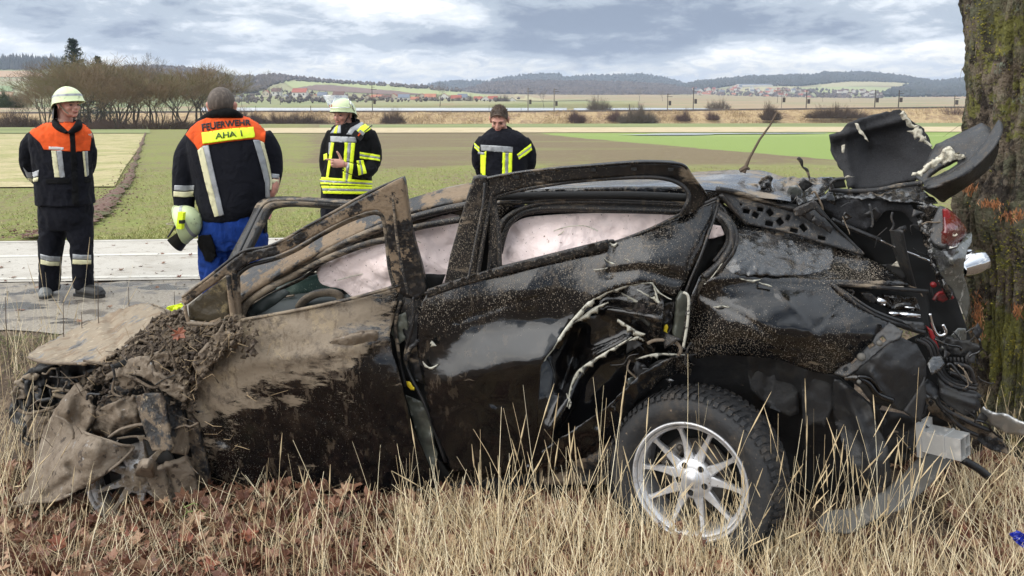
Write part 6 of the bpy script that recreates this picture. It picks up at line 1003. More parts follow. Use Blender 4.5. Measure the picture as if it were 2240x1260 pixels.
for i in range(46):
    x, y = rd.uniform(70, 420), rd.uniform(425, 720)
    if y > 560 and x > 260: continue
    a = rd.choice([0, 0, .2, -.3, 1.4, 1.6]); L = rd.uniform(30, 130); q = [(x+math.cos(a)*L*t+rd.gauss(0, 5), y+math.sin(a)*L*t+rd.gauss(0, 6)) for t in (0, .35, .7, 1)]
    rail(rd.choice(['radiator_pipe', 'broken_bracket', 'wiring_loom']), R3(*q), rd.uniform(.16, .42), rd.choice([.006, .008, .014]), rd.choice(['caked_black', 'black_trim', 'black_trim', 'dull_plastic']), k=5, n=3)
for i in range(20):
    x, y = rd.uniform(90, 400), rd.uniform(430, 700); w, h = rd.uniform(20, 70), rd.uniform(14, 50); q = [(x+w*math.cos(t)*rd.uniform(.7, 1.2), y+h*math.sin(t)*rd.uniform(.7, 1.2)) for t in np.arange(6)*1.047]
    panel('broken_panel', R3(*q), rd.uniform(.25, .42), rd.choice(['dull_plastic', 'black_trim', 'black_trim']), step=6, wr=.03, ws=14, thick=.012)
panel('headlamp_housing', R3((130, 665), (160, 650), (225, 655), (230, 700), (200, 740), (150, 765), (120, 740)), .20, 'caked_metal', step=5, wr=.02, ws=16, thick=.04)
for pts in (R3((150, 500), (155, 560), (175, 620)), R3((260, 430), (270, 480), (265, 520)), R3((230, 470), (330, 475), (400, 462))): rail('wiring_loom', pts, .2, .005, 'caked_black', k=5)
# front wing torn and folded forward
fw = panel('folded_front_wing', R3((330, 520), (350, 500), (372, 540), (392, 600), (408, 650), (410, 700), (385, 725), (420, 740), (500, 765), (560, 785), (612, 792), (615, 830), (575, 850), (530, 880), (420, 960), (330, 1010), (250, 1042), (150, 1050), (60, 1075), (0, 1105), (-60, 1110), (-60, 1075), (0, 1045), (60, 1030), (120, 990), (140, 910), (165, 830), (200, 720), (240, 640), (280, 580)),
    [(165, 840, .10), (190, 930, .0), (100, 960, .10), (70, 1040, -.08), (-20, 1120, -.15), (140, 1090, -.20), (250, 1020, -.18), (290, 985, -.10), (200, 960, -.16), (120, 1000, -.10), (150, 900, -.04)], 'caked_metal', step=6, wr=.018, ws=50, seed=5, thick=.008, feats=[([(150, 1020), (170, 1035), (100, 1085)], .03, 8), ([(170, 880), (150, 980), (160, 1030)], .03, 12), ([(180, 940), (220, 960), (270, 975)], -.03, 8)], jag=1.5)
rail('torn_lip', R3((385, 725), (420, 740), (500, 765), (560, 785), (612, 792), (590, 825), (530, 880), (420, 958)), [-.12, -.14, -.16, -.14, -.10, -.12, -.18, -.2], .007, 'torn_edge' if 0 else 'caked_metal', fw)
rail('torn_lip', R3((-60, 1105), (60, 1070), (150, 1048), (250, 1040), (330, 1008)), -.2, .008, 'caked_metal', fw)
panel('wing_edge_roll', R3((350, 500), (400, 540), (425, 640), (405, 700), (380, 730), (360, 700), (372, 640), (355, 560)), [(175, 850, .06), (200, 920, -.04)], 'caked_metal', fw, step=5, wr=.02, ws=16, thick=.02)
# mud heap over the scuttle and wheel arch
V_ = R3((455, 408), (540, 350), (600, 300), (650, 260), (700, 215), (745, 185), (830, 165), (855, 225), (950, 225), (1090, 215), (1110, 290), (1060, 330), (1000, 390), (950, 440), (910, 500), (880, 560), (860, 600), (835, 560), (800, 530), (740, 500), (700, 450), (640, 430), (590, 430), (520, 450), (470, 470), (400, 530), (370, 530), (430, 470))
heap = panel('mud_heap', V_, [(220, 800, .10), (320, 720, .30), (400, 680, .25), (520, 710, -.02), (480, 760, -.04), (420, 850, .0), (330, 800, .05), (260, 800, .10), (380, 760, .04)], 'mud', step=4.5, wr=.075, ws=38, ridged=.03, seed=14, thick=.02, jag=4)
bp = random.Random(3)
m = MB(); ico2 = np.array([(0, 0, 1), (.9, 0, .3), (.2, .9, .2), (-.8, .3, .3), (-.2, -.9, .3), (.1, .1, -.9)]); If = [(0, 1, 2), (0, 2, 3), (0, 3, 4), (0, 4, 1), (5, 2, 1), (5, 3, 2), (5, 4, 3), (5, 1, 4)]
hx = np.array([bp.uniform(170, 560) for _ in range(5200)]); hy = np.array([bp.uniform(670, 960) for _ in range(5200)]); kk = inside(V_, hx, hy) | ((hx > 190) & (hx < 430) & (hy > 820) & (hy < 900) & (rng.uniform(0, 1, 5200) < .3)) | ((hy < 780) & (hy > 690) & (hx > 430) & (rng.uniform(0, 1, 5200) < .25)); fo = tps([(220, 800, .06), (320, 720, .26), (400, 680, .20), (520, 710, -.05), (480, 760, -.07), (420, 850, -.03), (330, 800, .02), (260, 800, .06), (380, 760, .0), (300, 900, .02)])
for x, y in zip(hx[kk], hy[kk]): s = bp.choice([.004, .006, .009, .014, .02]); m.add((ico2*s*np.array((bp.uniform(.7, 1.5), 1, bp.uniform(.6, 1.2))))@np.array(Matrix.Rotation(bp.random()*6, 3, 'Y'))+P(x, y, float(fo(np.array([x]), np.array([y]))[0])+bp.uniform(-.05, .03)), If)
cl = cobj('mud_clods', np.concatenate(m.v), m.f, 'mud', heap, smooth=False, kind='stuff')
m = MB()
for i in range(260):
    x, y = bp.uniform(190, 620), bp.uniform(680, 1000)
    if not (inside(V_, np.array([x]), np.array([y]))[0] or bp.random() < .12): continue
    a = bp.random()*6.28; L = bp.uniform(.02, .09); c = P(x, y, float(fo(np.array([x]), np.array([y]))[0])-.06); d = np.array((math.cos(a), -.2, math.sin(a)))*L; b_ = np.array((bp.gauss(0, .015), bp.gauss(0, .01), bp.gauss(0, .015))); m.tube([c-d/2, c+b_, c+d/2], [.0012, .0014, .0007], 3)
cobj('straw_in_mud', np.concatenate(m.v), m.f, 'mud', heap, smooth=False, kind='stuff').data.materials[0] = nmat('straw_muddy', (.36, .26, .15), .9)
for pts, r in ((((690, 450), (680, 410), (720, 370), (790, 300), (770, 400), (730, 470)), .006), (((1000, 300), (960, 360), (900, 430), (880, 500)), .005), (((640, 300), (700, 330), (690, 400)), .006), (((560, 460), (620, 480), (700, 520), (760, 500)), .008), (((940, 380), (980, 460), (1005, 500)), .003)): rail('root', R3(*pts), -.05, r, 'mud', heap, k=5)
# mirror stump, shock tower casting, knuckle
mr = panel('mirror_stump', cr(R3((985, 285), (1000, 265), (1040, 260), (1070, 270), (1075, 300), (1055, 325), (1015, 330), (990, 310)), 3, True), -.10, 'caked_metal', step=4, thick=.05, wr=.012, ws=8); panel('mirror_socket', cr(R3((1005, 290), (1025, 275), (1055, 285), (1045, 310), (1015, 315)), 3, True), -.115, 'mud', mr, step=4, wr=.01, ws=6)
ct = R3((590, 390), (640, 375), (690, 400), (700, 440), (740, 470), (800, 500), (850, 530), (860, 570), (840, 590), (800, 570), (740, 530), (700, 500), (650, 470), (600, 460), (500, 480), (480, 465), (520, 440), (560, 420))
panel('suspension_tower', ct, [(240, 825, .0), (330, 800, -.06), (400, 870, -.06), (300, 790, -.02)], 'caked_metal', step=4, holes=[quad(c, w, w*.8) for c, w in zip(R3((635, 432), (710, 400), (832, 545), (770, 520)), (9, 9, 8, 9))], wr=.012, ws=14, thick=.03)
panel('suspension_tower', R3((700, 380), (760, 350), (800, 400), (820, 460), (860, 500), (830, 510), (770, 480), (720, 460)), -.05, 'caked_metal', step=4, holes=[R3((745, 400), (790, 410), (805, 450), (765, 450))], wr=.015, ws=12, thick=.02)
panel('tower_hole', R3((510, 420), (580, 385), (590, 410), (540, 435)), -.005, 'cavity', step=5); panel('tower_hole', R3((730, 350), (780, 345), (795, 370), (740, 385)), -.04, 'cavity', step=5); panel('tower_hole', R3((760, 440), (820, 435), (815, 480), (780, 475)), -.03, 'cavity', step=5)
panel('wing_stub', R3((880, 405), (960, 330), (1000, 320), (1020, 350), (990, 400), (920, 470), (905, 460)), -.10, 'caked_metal', step=5, wr=.02, ws=14, thick=.02)
panel('spring_boot', cr(R3((410, 680), (440, 630), (500, 595), (580, 570), (640, 560), (665, 600), (670, 680), (640, 700), (560, 740), (480, 745), (430, 730)), 3, True), [(195, 920, .02), (260, 880, -.06), (310, 880, .0), (270, 920, -.09), (270, 950, .0)], 'caked_metal', step=4.5, wr=.03, ws=24, seed=6, thick=.02)
panel('wheel_house_liner', R3((430, 640), (470, 560), (520, 545), (560, 580), (520, 600), (515, 620), (450, 645)), .02, 'caked_black', step=5, wr=.015, thick=.01); panel('wheel_house_liner', cr(R3((520, 480), (570, 455), (610, 470), (620, 520), (570, 560), (520, 590), (500, 540)), 3, True), .0, 'caked_black', step=5, wr=.01, ws=20, thick=.02)
panel('torn_tyre_piece', R3((620, 560), (660, 548), (730, 545), (750, 600), (765, 680), (785, 790), (780, 810), (700, 812), (670, 740), (640, 650)), [(300, 870, -.06), (350, 862, -.10), (370, 980, -.16), (335, 985, -.14)], 'caked_black', step=5, wr=.008, thick=.02); panel('torn_tyre_piece', R3((735, 548), (790, 570), (840, 620), (865, 700), (875, 790), (860, 832), (800, 815), (785, 760), (765, 660)), [(352, 862, -.08), (400, 890, .0), (415, 980, -.05), (375, 985, -.14)], 'caked_black', step=5, wr=.008, thick=.02)
panel('torn_tyre_piece', R3((670, 930), (720, 900), (800, 870), (860, 845), (885, 900), (905, 960), (915, 1010), (860, 1060), (800, 1090), (740, 1098), (715, 1030)), [(320, 1045, -.12), (410, 1005, -.06), (430, 1080, -.02), (350, 1120, -.10)], 'caked_metal', step=5, wr=.012, thick=.03, feats=[([(365, 1030), (385, 1090)], .03, 5)]); panel('torn_tyre_piece', R3((862, 640), (905, 690), (930, 800), (955, 900), (965, 1000), (920, 1020), (895, 900), (875, 800)), [(412, 905, .0), (455, 1076, .04)], 'caked_black', step=5, wr=.008, thick=.02)
rail('tie_rod', R3((500, 750), (560, 710), (640, 690), (700, 690)), -.08, .008, 'caked_metal'); rail('tie_rod', R3((540, 755), (640, 745), (720, 780)), -.06, .006, 'caked_metal')
panel('brake_dust_shield', cr(R3((330, 1010), (400, 960), (440, 980), (430, 1080), (440, 1150), (370, 1150), (335, 1080)), 3, True), .03, 'caked_metal', step=6, wr=.01, thick=.02); panel('knuckle_mud', cr(R3((620, 920), (640, 890), (690, 895), (705, 930), (690, 965), (640, 970)), 3, True), [(295, 1040, -.12), (312, 1040, -.15), (330, 1045, -.12)], 'caked_metal', step=4, wr=.01, ws=8, thick=.04)
panel('ground_mud', R3((330, 1090), (500, 1120), (700, 1090), (860, 1060), (960, 1000), (1060, 1040), (1100, 1110), (900, 1160), (600, 1190), (380, 1160)), [(200, 1130, .10), (500, 1100, .08), (300, 1150, -.05), (400, 1140, -.08)], 'mud', heap, step=6, wr=.05, ws=24, seed=4, thick=.02)
for p in (R3((75, 690), (110, 720), (100, 760), (150, 790)), R3((80, 620), (140, 640), (250, 610))): rail('broken_bracket', p, .2, .009, 'caked_black')
for i in range(34):
    x, y = rt.uniform(60, 420), rt.uniform(690, 990); c_ = (x, y); a = rt.uniform(-.6, 1.2); L = rt.uniform(20, 90)
    if y < 780 and x < 200: continue
    rail(rt.choice(['root', 'bent_bar', 'torn_cable']), [(x+math.cos(a)*L*t+rt.gauss(0, 6), y+math.sin(a)*L*t+rt.gauss(0, 6)) for t in (0, .35, .7, 1)], rt.uniform(-.12, .05), rt.choice([.002, .003, .006]), rt.choice(['mud', 'caked_metal', 'caked_black']), k=5, n=3)
# ================================================================== THE FOUR FIREFIGHTERS
def ell(m, c, r, rot=None, k=14):
    a = np.arange(k)*2*math.pi/k; b = np.linspace(-math.pi/2+.12, math.pi/2-.12, k//2+1)
    A = np.stack([np.cos(b)[:, None]*np.cos(a), np.cos(b)[:, None]*np.sin(a), np.sin(b)[:, None]+0*a], -1)*np.array(r)
    if rot is not None: A = A@np.array(rot).T
    n0 = m.n; m.grid(A+np.array(c), closed=True); m.f += [tuple(n0+j for j in range(k))[::-1], tuple(n0+(len(b)-1)*k+j for j in range(k))]; m.m += [0, 0]
def loft(m, rows, Y, k=28, ex=2.3):
    """rows: (xl, xr, y, depth half, depth offset)"""
    A = []; a = np.arange(k)*2*math.pi/k; ca, sa = np.cos(a), np.sin(a); c_ = np.sign(ca)*np.abs(ca)**(2/ex); s_ = np.sign(sa)*np.abs(sa)**(2/ex)
    rr = cr(rows, 3)
    for xl, xr, y, d, dd in rr:
        c = Q((xl+xr)/2, y, Y+dd); w = (xr-xl)/2*Y/FPX; A.append(np.stack([c[0]+w*c_, c[1]+d*s_, c[2]+0*a], -1))
    n0 = m.n; m.grid(np.array(A), closed=True); m.f += [tuple(n0+j for j in range(k)), tuple(n0+(len(A)-1)*k+j for j in range(k))[::-1]]; m.m += [0, 0]
def limb(m, pts, Y, rads, k=14, sy=1.):
    """pts (px, py, depth offset), rads in metres"""
    p = cr([(*q, r) for q, r in zip(pts, rads)], 4); W3 = np.array([Q(a, b, Y+c) for a, b, c, r in p]); m.tube(W3, p[:, 3], k, sy=sy)
def fuse(m, name, mat, parent, vox=.008, sm=6, fold=0., fs=.09, seed=0):
    V = np.concatenate(m.v); o = obj(name, V, m.f, MT[mat], parent, True)
    bake(o, [('REMESH', dict(mode='VOXEL', voxel_size=vox, use_smooth_shade=True)), ('SMOOTH', dict(factor=.5, iterations=sm))])
    me = o.data; n = len(me.vertices); co = np.empty(n*3); me.vertices.foreach_get('co', co); co = co.reshape(-1, 3)
    if fold:
        no = np.empty(n*3); me.vertices.foreach_get('normal', no); no = no.reshape(-1, 3); h = np.array([noise.fractal((c[0]/fs+seed, c[1]/fs, c[2]/(fs*1.5)+.8*math.sin(c[0]*9)), 1., 2., 3) for c in co]); h2 = 1-2*np.abs(h); co = co+no*(fold*(h2*.5+h*.5))[:, None]; me.vertices.foreach_set('co', co.ravel())
    if not me.materials: me.materials.append(MT[mat])
    me.polygons.foreach_set('use_smooth', np.ones(len(me.polygons), bool)); me.update(); return o
def bvh_of(o):
    b = np.array(WL[o.name]); return BVHTree.FromPolygons([tuple(np.array(v.co)+b) for v in o.data.vertices], [tuple(p.vertices) for p in o.data.polygons])
CO = Vector((0, 0, CAMZ))
def drape(name, bv, poly, mat, parent, off=.004, step=2.6, thick=.003, tri=None):
    """lay a patch of cloth on a garment: follow its surface"""
    if tri is None: V, F = cdt(poly, step, jit=.1)
    else: V, F = tri
    W3 = []; ok = []
    for x, y in V:
        h = bv.ray_cast(CO, Vector(ray(x, y)).normalized()); ok.append(h[0] is not None); W3.append(tuple(h[0]+h[1]*off*(1 if h[1].dot(CO-h[0]) > 0 else -1)) if h[0] is not None else (0, 0, 0))
    ok = np.array(ok); W3 = np.array(W3); F = F[ok[F].all(1)]
    if not len(F): return None
    d = W3[:, 1]; F = F[(d[F].max(1)-d[F].min(1)) < .09]; use = np.unique(F); mp = -np.ones(len(V), int); mp[use] = np.arange(len(use)); V3, F3 = shell(W3[use], mp[F], thick)
    return obj(name, V3, F3, MT[mat], parent, True)
def text_tri(body, quad_, size=1., font_bold=0., arc=0.):
    """letters as mesh, mapped onto a pixel quad (tl, tr, br, bl)"""
    cu = bpy.data.curves.new('t', 'FONT'); cu.body = body; cu.offset = font_bold; cu.resolution_u = 3; o = bpy.data.objects.new('t', cu); COL.objects.link(o); dg = bpy.context.evaluated_depsgraph_get(); dg.update(); me = bpy.data.meshes.new_from_object(o.evaluated_get(dg))
    me.calc_loop_triangles(); V = np.array([v.co[:2] for v in me.vertices]); F = np.array([t.vertices[:] for t in me.loop_triangles]); bpy.data.objects.remove(o); bpy.data.curves.remove(cu); bpy.data.meshes.remove(me)
    u = (V-V.min(0))/(V.max(0)-V.min(0)); tl, tr, br, bl = [np.array(q) for q in quad_]; x, y = u[:, :1], 1-u[:, 1:]
    Pp = (tl*(1-x)+tr*x)*(1-y)+(bl*(1-x)+br*x)*y; Pp[:, 1] -= arc*(1-(2*u[:, 0]-1)**2); return Pp, F
def head(m, c, s, yaw, pitch, roll=0.):
    """c centre of skull; local -y is the face; returns the transform"""
    M = Matrix.Translation(c)@Matrix.Rotation(yaw, 4, 'Z')@Matrix.Rotation(pitch, 4, 'X')@Matrix.Rotation(roll, 4, 'Y')@Matrix.Scale(s, 4)
    t = MB()
    for cc, r in (((0, .012, .02), (.076, .096, .090)), ((0, -.018, -.03), (.064, .076, .075)), ((0, -.040, -.075), (.046, .046, .036)), ((0, -.072, -.094), (.022, .020, .017)), ((0, -.074, .018), (.056, .020, .016)), ((0, -.088, -.052), (.028, .014, .020)), ((.036, -.066, -.028), (.024, .022, .022)), ((-.036, -.066, -.028), (.024, .022, .022))): ell(t, cc, r)
    t.tube([(0, -.086, .012), (0, -.104, -.018), (0, -.108, -.028), (0, -.094, -.036)], [.009, .012, .016, .010], 8); ell(t, (.011, -.094, -.031), (.009, .010, .008)); ell(t, (-.011, -.094, -.031), (.009, .010, .008))
    for sx in (-1, 1): ell(t, (sx*.078, .012, -.012), (.010, .020, .033), Matrix.Rotation(sx*.35, 3, 'Z')); ell(t, (sx*.085, .018, .004), (.008, .018, .020), Matrix.Rotation(sx*.5, 3, 'Z'))
    m.v.append(xf(np.concatenate(t.v), M)); m.f += [tuple(i+m.n for i in q) for q in t.f]; m.m += t.m; m.n += t.n; return M
def facebits(M, parent, brow='hair_dark', closed=False, smile=0., stub=False):
    def part(nm, fn, mt): t = MB(); fn(t); return obj(nm, xf(np.concatenate(t.v), M), t.f, MT[mt], parent, True)
    for sx in (-1, 1):
        part('eye', lambda t: ell(t, (sx*.030, -.078, -.003), (.0125, .010, .0035 if closed else .0065), k=10), 'eye_dark')
        part('eyebrow', lambda t: t.tube([(sx*.012, -.094, .018), (sx*.030, -.093, .023), (sx*.050, -.080, .017)], [.003, .0045, .002], 6), brow)
    part('mouth', lambda t: t.tube([(-.026, -.088, -.060+smile), (-.010, -.100, -.062), (.010, -.100, -.062), (.026, -.088, -.060+smile)], [.002, .005, .005, .002], 6), 'lip')
    if stub: part('beard', lambda t: [ell(t, (0, -.078, -.092), (.030, .022, .020)), t.tube([(-.052, -.045, -.080), (-.03, -.078, -.098), (.03, -.078, -.098), (.052, -.045, -.080)], .009, 6), t.tube([(-.022, -.098, -.050), (0, -.103, -.047), (.022, -.098, -.050)], .0042, 6)], 'stubble')
def hair(M, parent, mat, top=.0, fade=True, seed=0, low=-.03):
    t = MB(); k = 30; rows = []
    for b in np.linspace(-.55, math.pi/2-.05, 14):
        r = []
        for a in np.arange(k)*2*math.pi/k:
            x, y, z = math.cos(b)*math.cos(a)*.0805, .012+math.cos(b)*math.sin(a)*.1005, .02+math.sin(b)*.0945
            front = max(0, -math.sin(a)); lim = low+front*.115
            if z < lim: z = lim; 
            g = top*max(0, math.sin(b))*(1.2+.8*noise.noise((a*2.2, b*5, seed))); q = 1+.025*noise.noise((a*5, b*7, seed+3)); r.append((x*q, (y-.012)*q+.012-front*top*.5*math.sin(b), z+g))
        rows.append(r)
    t.grid(np.array(rows), closed=True); t.f.append(tuple(13*k+j for j in range(k))); t.m.append(0); rd = random.Random(seed)
    if top:
        for i in range(420):
            a, b = rd.random()*6.28, rd.uniform(.35, 1.5); c = np.array((math.cos(b)*math.cos(a)*.079, math.cos(b)*math.sin(a)*.098+.012, .02+math.sin(b)*.097)); d = np.array((c[0]*3+rd.gauss(0, .3), -.5+rd.gauss(0, .3), .8)); d /= np.linalg.norm(d); L = rd.uniform(.012, .026); t.tube([c, c+d*L*.5, c+d*L+np.array((0, .006, 0))], [.0028, .0022, .0006], 3)
    return obj('hair', xf(np.concatenate(t.v), M), t.f, MT[mat], parent, True)
def hand(m, w, d, side, s=1., point=False, curl=.6, thumb_up=None):
    """palm from wrist w along unit d; side is the across-palm direction; real fingers"""
    w, d, side = [np.array(q, float) for q in (w, d, side)]; d /= np.linalg.norm(d); side -= d*(side@d); side /= np.linalg.norm(side); nrm = np.cross(d, side)
    L = .095*s; rows = []
    for t_, wd, th in ((0, .028, .020), (.3, .036, .019), (.65, .041, .017), (1, .040, .014)): rows.append((w+d*L*t_, wd*s, th*s))
    A = []; a = np.arange(12)*math.pi/6
    for c, wd, th in rows: A.append(c+side*(np.cos(a)*wd)[:, None]+nrm*(np.sin(a)*th)[:, None])
    n0 = m.n; m.grid(np.array(A), closed=True); m.f += [tuple(n0+j for j in range(12)), tuple(n0+36+j for j in range(12))[::-1]]; m.m += [0, 0]
    for i, (o_, ln) in enumerate(((-.030, .072), (-.010, .080), (.010, .074), (.029, .058))):
        b = w+d*L*.93+side*o_*s; cur = curl if not (point and i == 0) else .05; p = [b-d*.01, b]; ang = 0; 
        for seg in (.45, .32, .23): ang += cur*(1.1 if seg == .45 else 1.); p.append(p[-1]+(d*math.cos(ang)+nrm*math.sin(ang))*ln*seg*s)
        m.tube(p, [.0095*s, .0095*s, .0088*s, .0080*s, .0062*s], 8)
    tb = w+d*L*.25-side*.030*s; td = thumb_up if thumb_up is not None else (d*.75-side*.7+nrm*.3); td = np.array(td)/np.linalg.norm(td); m.tube([tb+side*.012, tb, tb+td*.035*s, tb+td*.062*s+d*.004, tb+td*.082*s+d*.010], [.013*s, .0135*s, .0115*s, .0100*s, .0075*s], 8)
def boot(m, heel, yaw, s=1., h=.16):
    c, sn = math.cos(yaw), math.sin(yaw); T = lambda x, y, z: (heel[0]+c*x-sn*y, heel[1]+sn*x+c*y, heel[2]+z)
    t = MB(); t.tube([(0, 0, .03), (0, 0, .10), (0, 0, h)], [.050*s, .048*s, .052*s], 14); t.tube([(-.035*s, 0, .045), (.02, 0, .05), (.09*s, 0, .048), (.155*s, 0, .040), (.195*s, 0, .032)], [.042*s, .050*s, .048*s, .050*s, .030*s], 14); ell(t, (.15*s, 0, .032), (.062*s, .050*s, .030))
    V = np.concatenate(t.v); V[:, 2] = np.maximum(V[:, 2], .014); V = np.array([T(*v) for v in V]); m.v.append(V); m.f += [tuple(i+m.n for i in q) for q in t.f]; m.m += t.m; m.n += t.n
def sole(heel, yaw, s=1.):
    c, sn = math.cos(yaw), math.sin(yaw); m = MB(); pts = [(-.07, -.025), (-.05, -.045), (.03, -.040), (.10, -.050), (.17, -.045), (.205, -.015), (.205, .015), (.17, .045), (.10, .050), (.03, .040), (-.05, .045), (-.07, .025)]
    V = [(heel[0]+c*x*s-sn*y*s, heel[1]+sn*x*s+c*y*s, heel[2]+z) for z in (0, .022) for x, y in pts]; n = 12; m.add(V, [tuple(range(n))[::-1], tuple(n+i for i in range(n))]+[(i, (i+1) % n, n+(i+1) % n, n+i) for i in range(n)]); return m
def helmet(M, parent, deep=True, visor=False):
    """lime shell with brim; local axes as the head"""
    M = M@Matrix.Translation((0, 0, .004))@Matrix.Scale(.94, 4)
    def part(nm, t, mt, sm=True): return obj(nm, xf(np.concatenate(t.v), M), t.f, MT[mt], parent, sm)
    k = 40; a = np.arange(k)*2*math.pi/k; rows = []
    for u in np.linspace(0, 1, 13):
        b = (math.pi/2-.04)*(1-u); f = np.clip(-np.sin(a), 0, 1); bk = np.clip(np.sin(a), 0, 1); r = []
        for i, t in enumerate(a):
            x = math.cos(b)*math.cos(t)*.118; y = math.cos(b)*math.sin(t)*.142+.008; z = .048+math.sin(b)*.112-.018*(u > .9)
            if u > .82: fl = (u-.82)/.18; x *= 1+.10*fl; y *= 1+.16*fl*f[i]+.08*fl*bk[i]; z -= .030*fl*bk[i]+.012*fl*(1-f[i])
            z += -.030*u*bk[i]-.012*u
            r.append((x, y, z))
        rows.append(r)
    A = np.array(rows); t = MB(); t.grid(A, closed=True); t.f.append(tuple(range(k))); t.m.append(0); B = A*np.array((.95, .95, .97)); t.grid(B[::-1], closed=True); n0 = t.n; t.grid(np.array([A[-1], B[-1]]), closed=True); sh = part('helmet_shell', t, 'helmet_lime')
    t = MB(); rr = []
    for i in range(k+1): rr.append(A[-1][i % k]*1.0)
    t.tube(np.array(rr), .004, 6, cap=False); part('helmet_rim', t, 'black_plastic' if visor else 'helmet_lime')
    t = MB(); rb = A[9]*np.array((1.012, 1.012, 1.)); rb2 = A[10]*np.array((1.012, 1.012, 1.)); rb[:, 2] += .004; rb2[:, 2] -= .001
    if not visor: t.grid(np.array([rb, rb2]), closed=True); part('reflective_band', t, 'silver_tape')
    t = MB(); pts = []                                     # neck flap
    for j, zz in enumerate(np.linspace(0, 1, 5)): pts.append([(math.cos(q)*(.108+.012*zz), .010+math.sin(q)*(.128+.055*zz), -.010-.115*zz) for q in np.linspace(.10*math.pi, .90*math.pi, 16)])
    t.grid(np.array(pts)); nf = np.array(pts)*np.array((.96, .96, 1)); t.grid(nf[:, ::-1]); part('neck_flap', t, 'black_leather')
    t = MB()
    for sx in (-1, 1): t.tube([(sx*.085, .020, .03), (sx*.082, -.02, -.03), (sx*.060, -.045, -.080), (0, -.058, -.118)], .008, 6, sy=.4)
    part('chin_strap', t, 'black_leather' if visor else 'beige_strap')
    if visor:
        t = MB(); pts = []
        for j, zz in enumerate(np.linspace(0, 1, 8)): pts.append([(math.cos(q)*(.128+.016*zz), .0+math.sin(q)*(.160+.05*zz)-.05*zz, .060+.17*zz-.05*zz*zz) for q in np.linspace(1.08*math.pi, 1.92*math.pi, 20)])
        t.grid(np.array(pts)); part('visor', t, 'visor_clear'); t = MB(); t.tube(np.array(pts[0]), .005, 6); t.tube(np.array([p[0] for p in pts]), .004, 6); t.tube(np.array([p[-1] for p in pts]), .004, 6); t.tube(np.array(pts[-1]), .003, 6); part('visor_frame', t, 'chrome')
        t = MB(); t.tube([(-.124, .02, .02), (-.122, -.01, .085), (-.08, -.02, .150)], .007, 6); t.tube([(.124, .02, .02), (.122, -.01, .085), (.08, -.02, .150)], .007, 6); part('helmet_hinge', t, 'chrome')
        t = MB(); t.box((-.045, -.150, .075), (.012, .004, .032), Matrix.Rotation(-.25, 3, 'Z')); t.box((-.020, -.154, .078), (.010, .004, .032), Matrix.Rotation(-.12, 3, 'Z')); part('rank_mark', t, 'red_decal', False)
    return sh
def stub_body(m, Y, rows, legs, arms, neck):
    loft(m, rows, Y, 20)
    for p, r in legs+arms: limb(m, p, Y, r, 10)
    limb(m, neck[0], Y, neck[1], 14)
# ---------- man 1: helmet, orange yoke, hands behind his back, looking right
Y1 = 6.36; g = Q(155, 655, Y1)
p1 = thing('person', (g[0], Y1, 0), 'firefighter on the road wearing a lime helmet and orange shouldered navy jacket, hands behind him, looking right', 'person')
p1['label'] = 'firefighter in lime helmet and orange yoked jacket standing on the road, hands behind back'
b = MB(); hc_ = Q(150, 228, Y1); M1 = head(b, hc_, 1.0, R(64), R(2))
limb(b, [(140, 236, .03), (143, 262, .03), (140, 285, .04)], Y1, [.056, .058, .09]); loft(b, [(85, 188, 290, .09, .02), (88, 190, 340, .10, .02), (92, 192, 420, .10, .02), (95, 195, 470, .11, .02), (98, 192, 500, .09, .02)], Y1, 20)
for pt, r in (([(76, 296, .02), (64, 345, .05), (72, 385, .16), (100, 408, .25)], (.05, .045, .035, .028)), ([(188, 292, .02), (194, 345, .06), (184, 385, .16), (150, 408, .25)], (.05, .045, .035, .028)), ([(118, 480, .02), (112, 560, .02), (108, 630, .03)], (.075, .052, .04)), ([(172, 480, .02), (176, 560, .02), (180, 630, .03)], (.075, .052, .04))): limb(b, pt, Y1, r, 10)
w = Q(100, 408, Y1+.25); hand(b, w, (.9, .1, -.35), (0, .2, 1), 1., curl=.35); w = Q(150, 408, Y1+.27); hand(b, w, (-.8, .1, -.45), (0, .2, 1), 1., curl=.35)
fuse(b, 'body', 'skin', p1, .0055, 3); facebits(M1, p1, 'hair_brown', smile=.005)
M1h = M1@Matrix.Rotation(R(-6), 4, 'X'); helmet(M1h, p1)
j = MB(); loft(j, [(112, 178, 268, .09, .03), (84, 186, 278, .125, .02), (70, 198, 296, .155, .02), (72, 199, 330, .165, .02), (80, 198, 380, .165, .02), (82, 200, 420, .165, .02), (84, 203, 446, .17, .02)], Y1)
limb(j, [(94, 292, .02), (70, 312, .03), (61, 348, .06), (70, 378, .14), (92, 398, .22)], Y1, (.060, .076, .066, .060, .054)); limb(j, [(178, 290, .02), (190, 314, .04), (194, 348, .08), (186, 378, .16), (165, 398, .24)], Y1, (.058, .066, .062, .058, .052))
jk = fuse(j, 'jacket', 'navy_cloth', p1, .009, 9, fold=.012, seed=2); bv = bvh_of(jk)
def dr(n, reg, mat, pts, par, bvv=None, **k): return drape(n, bvv or bv, reg(*pts), mat, par, **k)
dr('orange_yoke', R1, 'orange_cloth', ((222, 330), (180, 350), (150, 366), (132, 386), (150, 405), (180, 432), (196, 462), (250, 466), (312, 470), (330, 478), (345, 470), (398, 466), (404, 420), (405, 384), (392, 360), (355, 342), (330, 338)), jk)
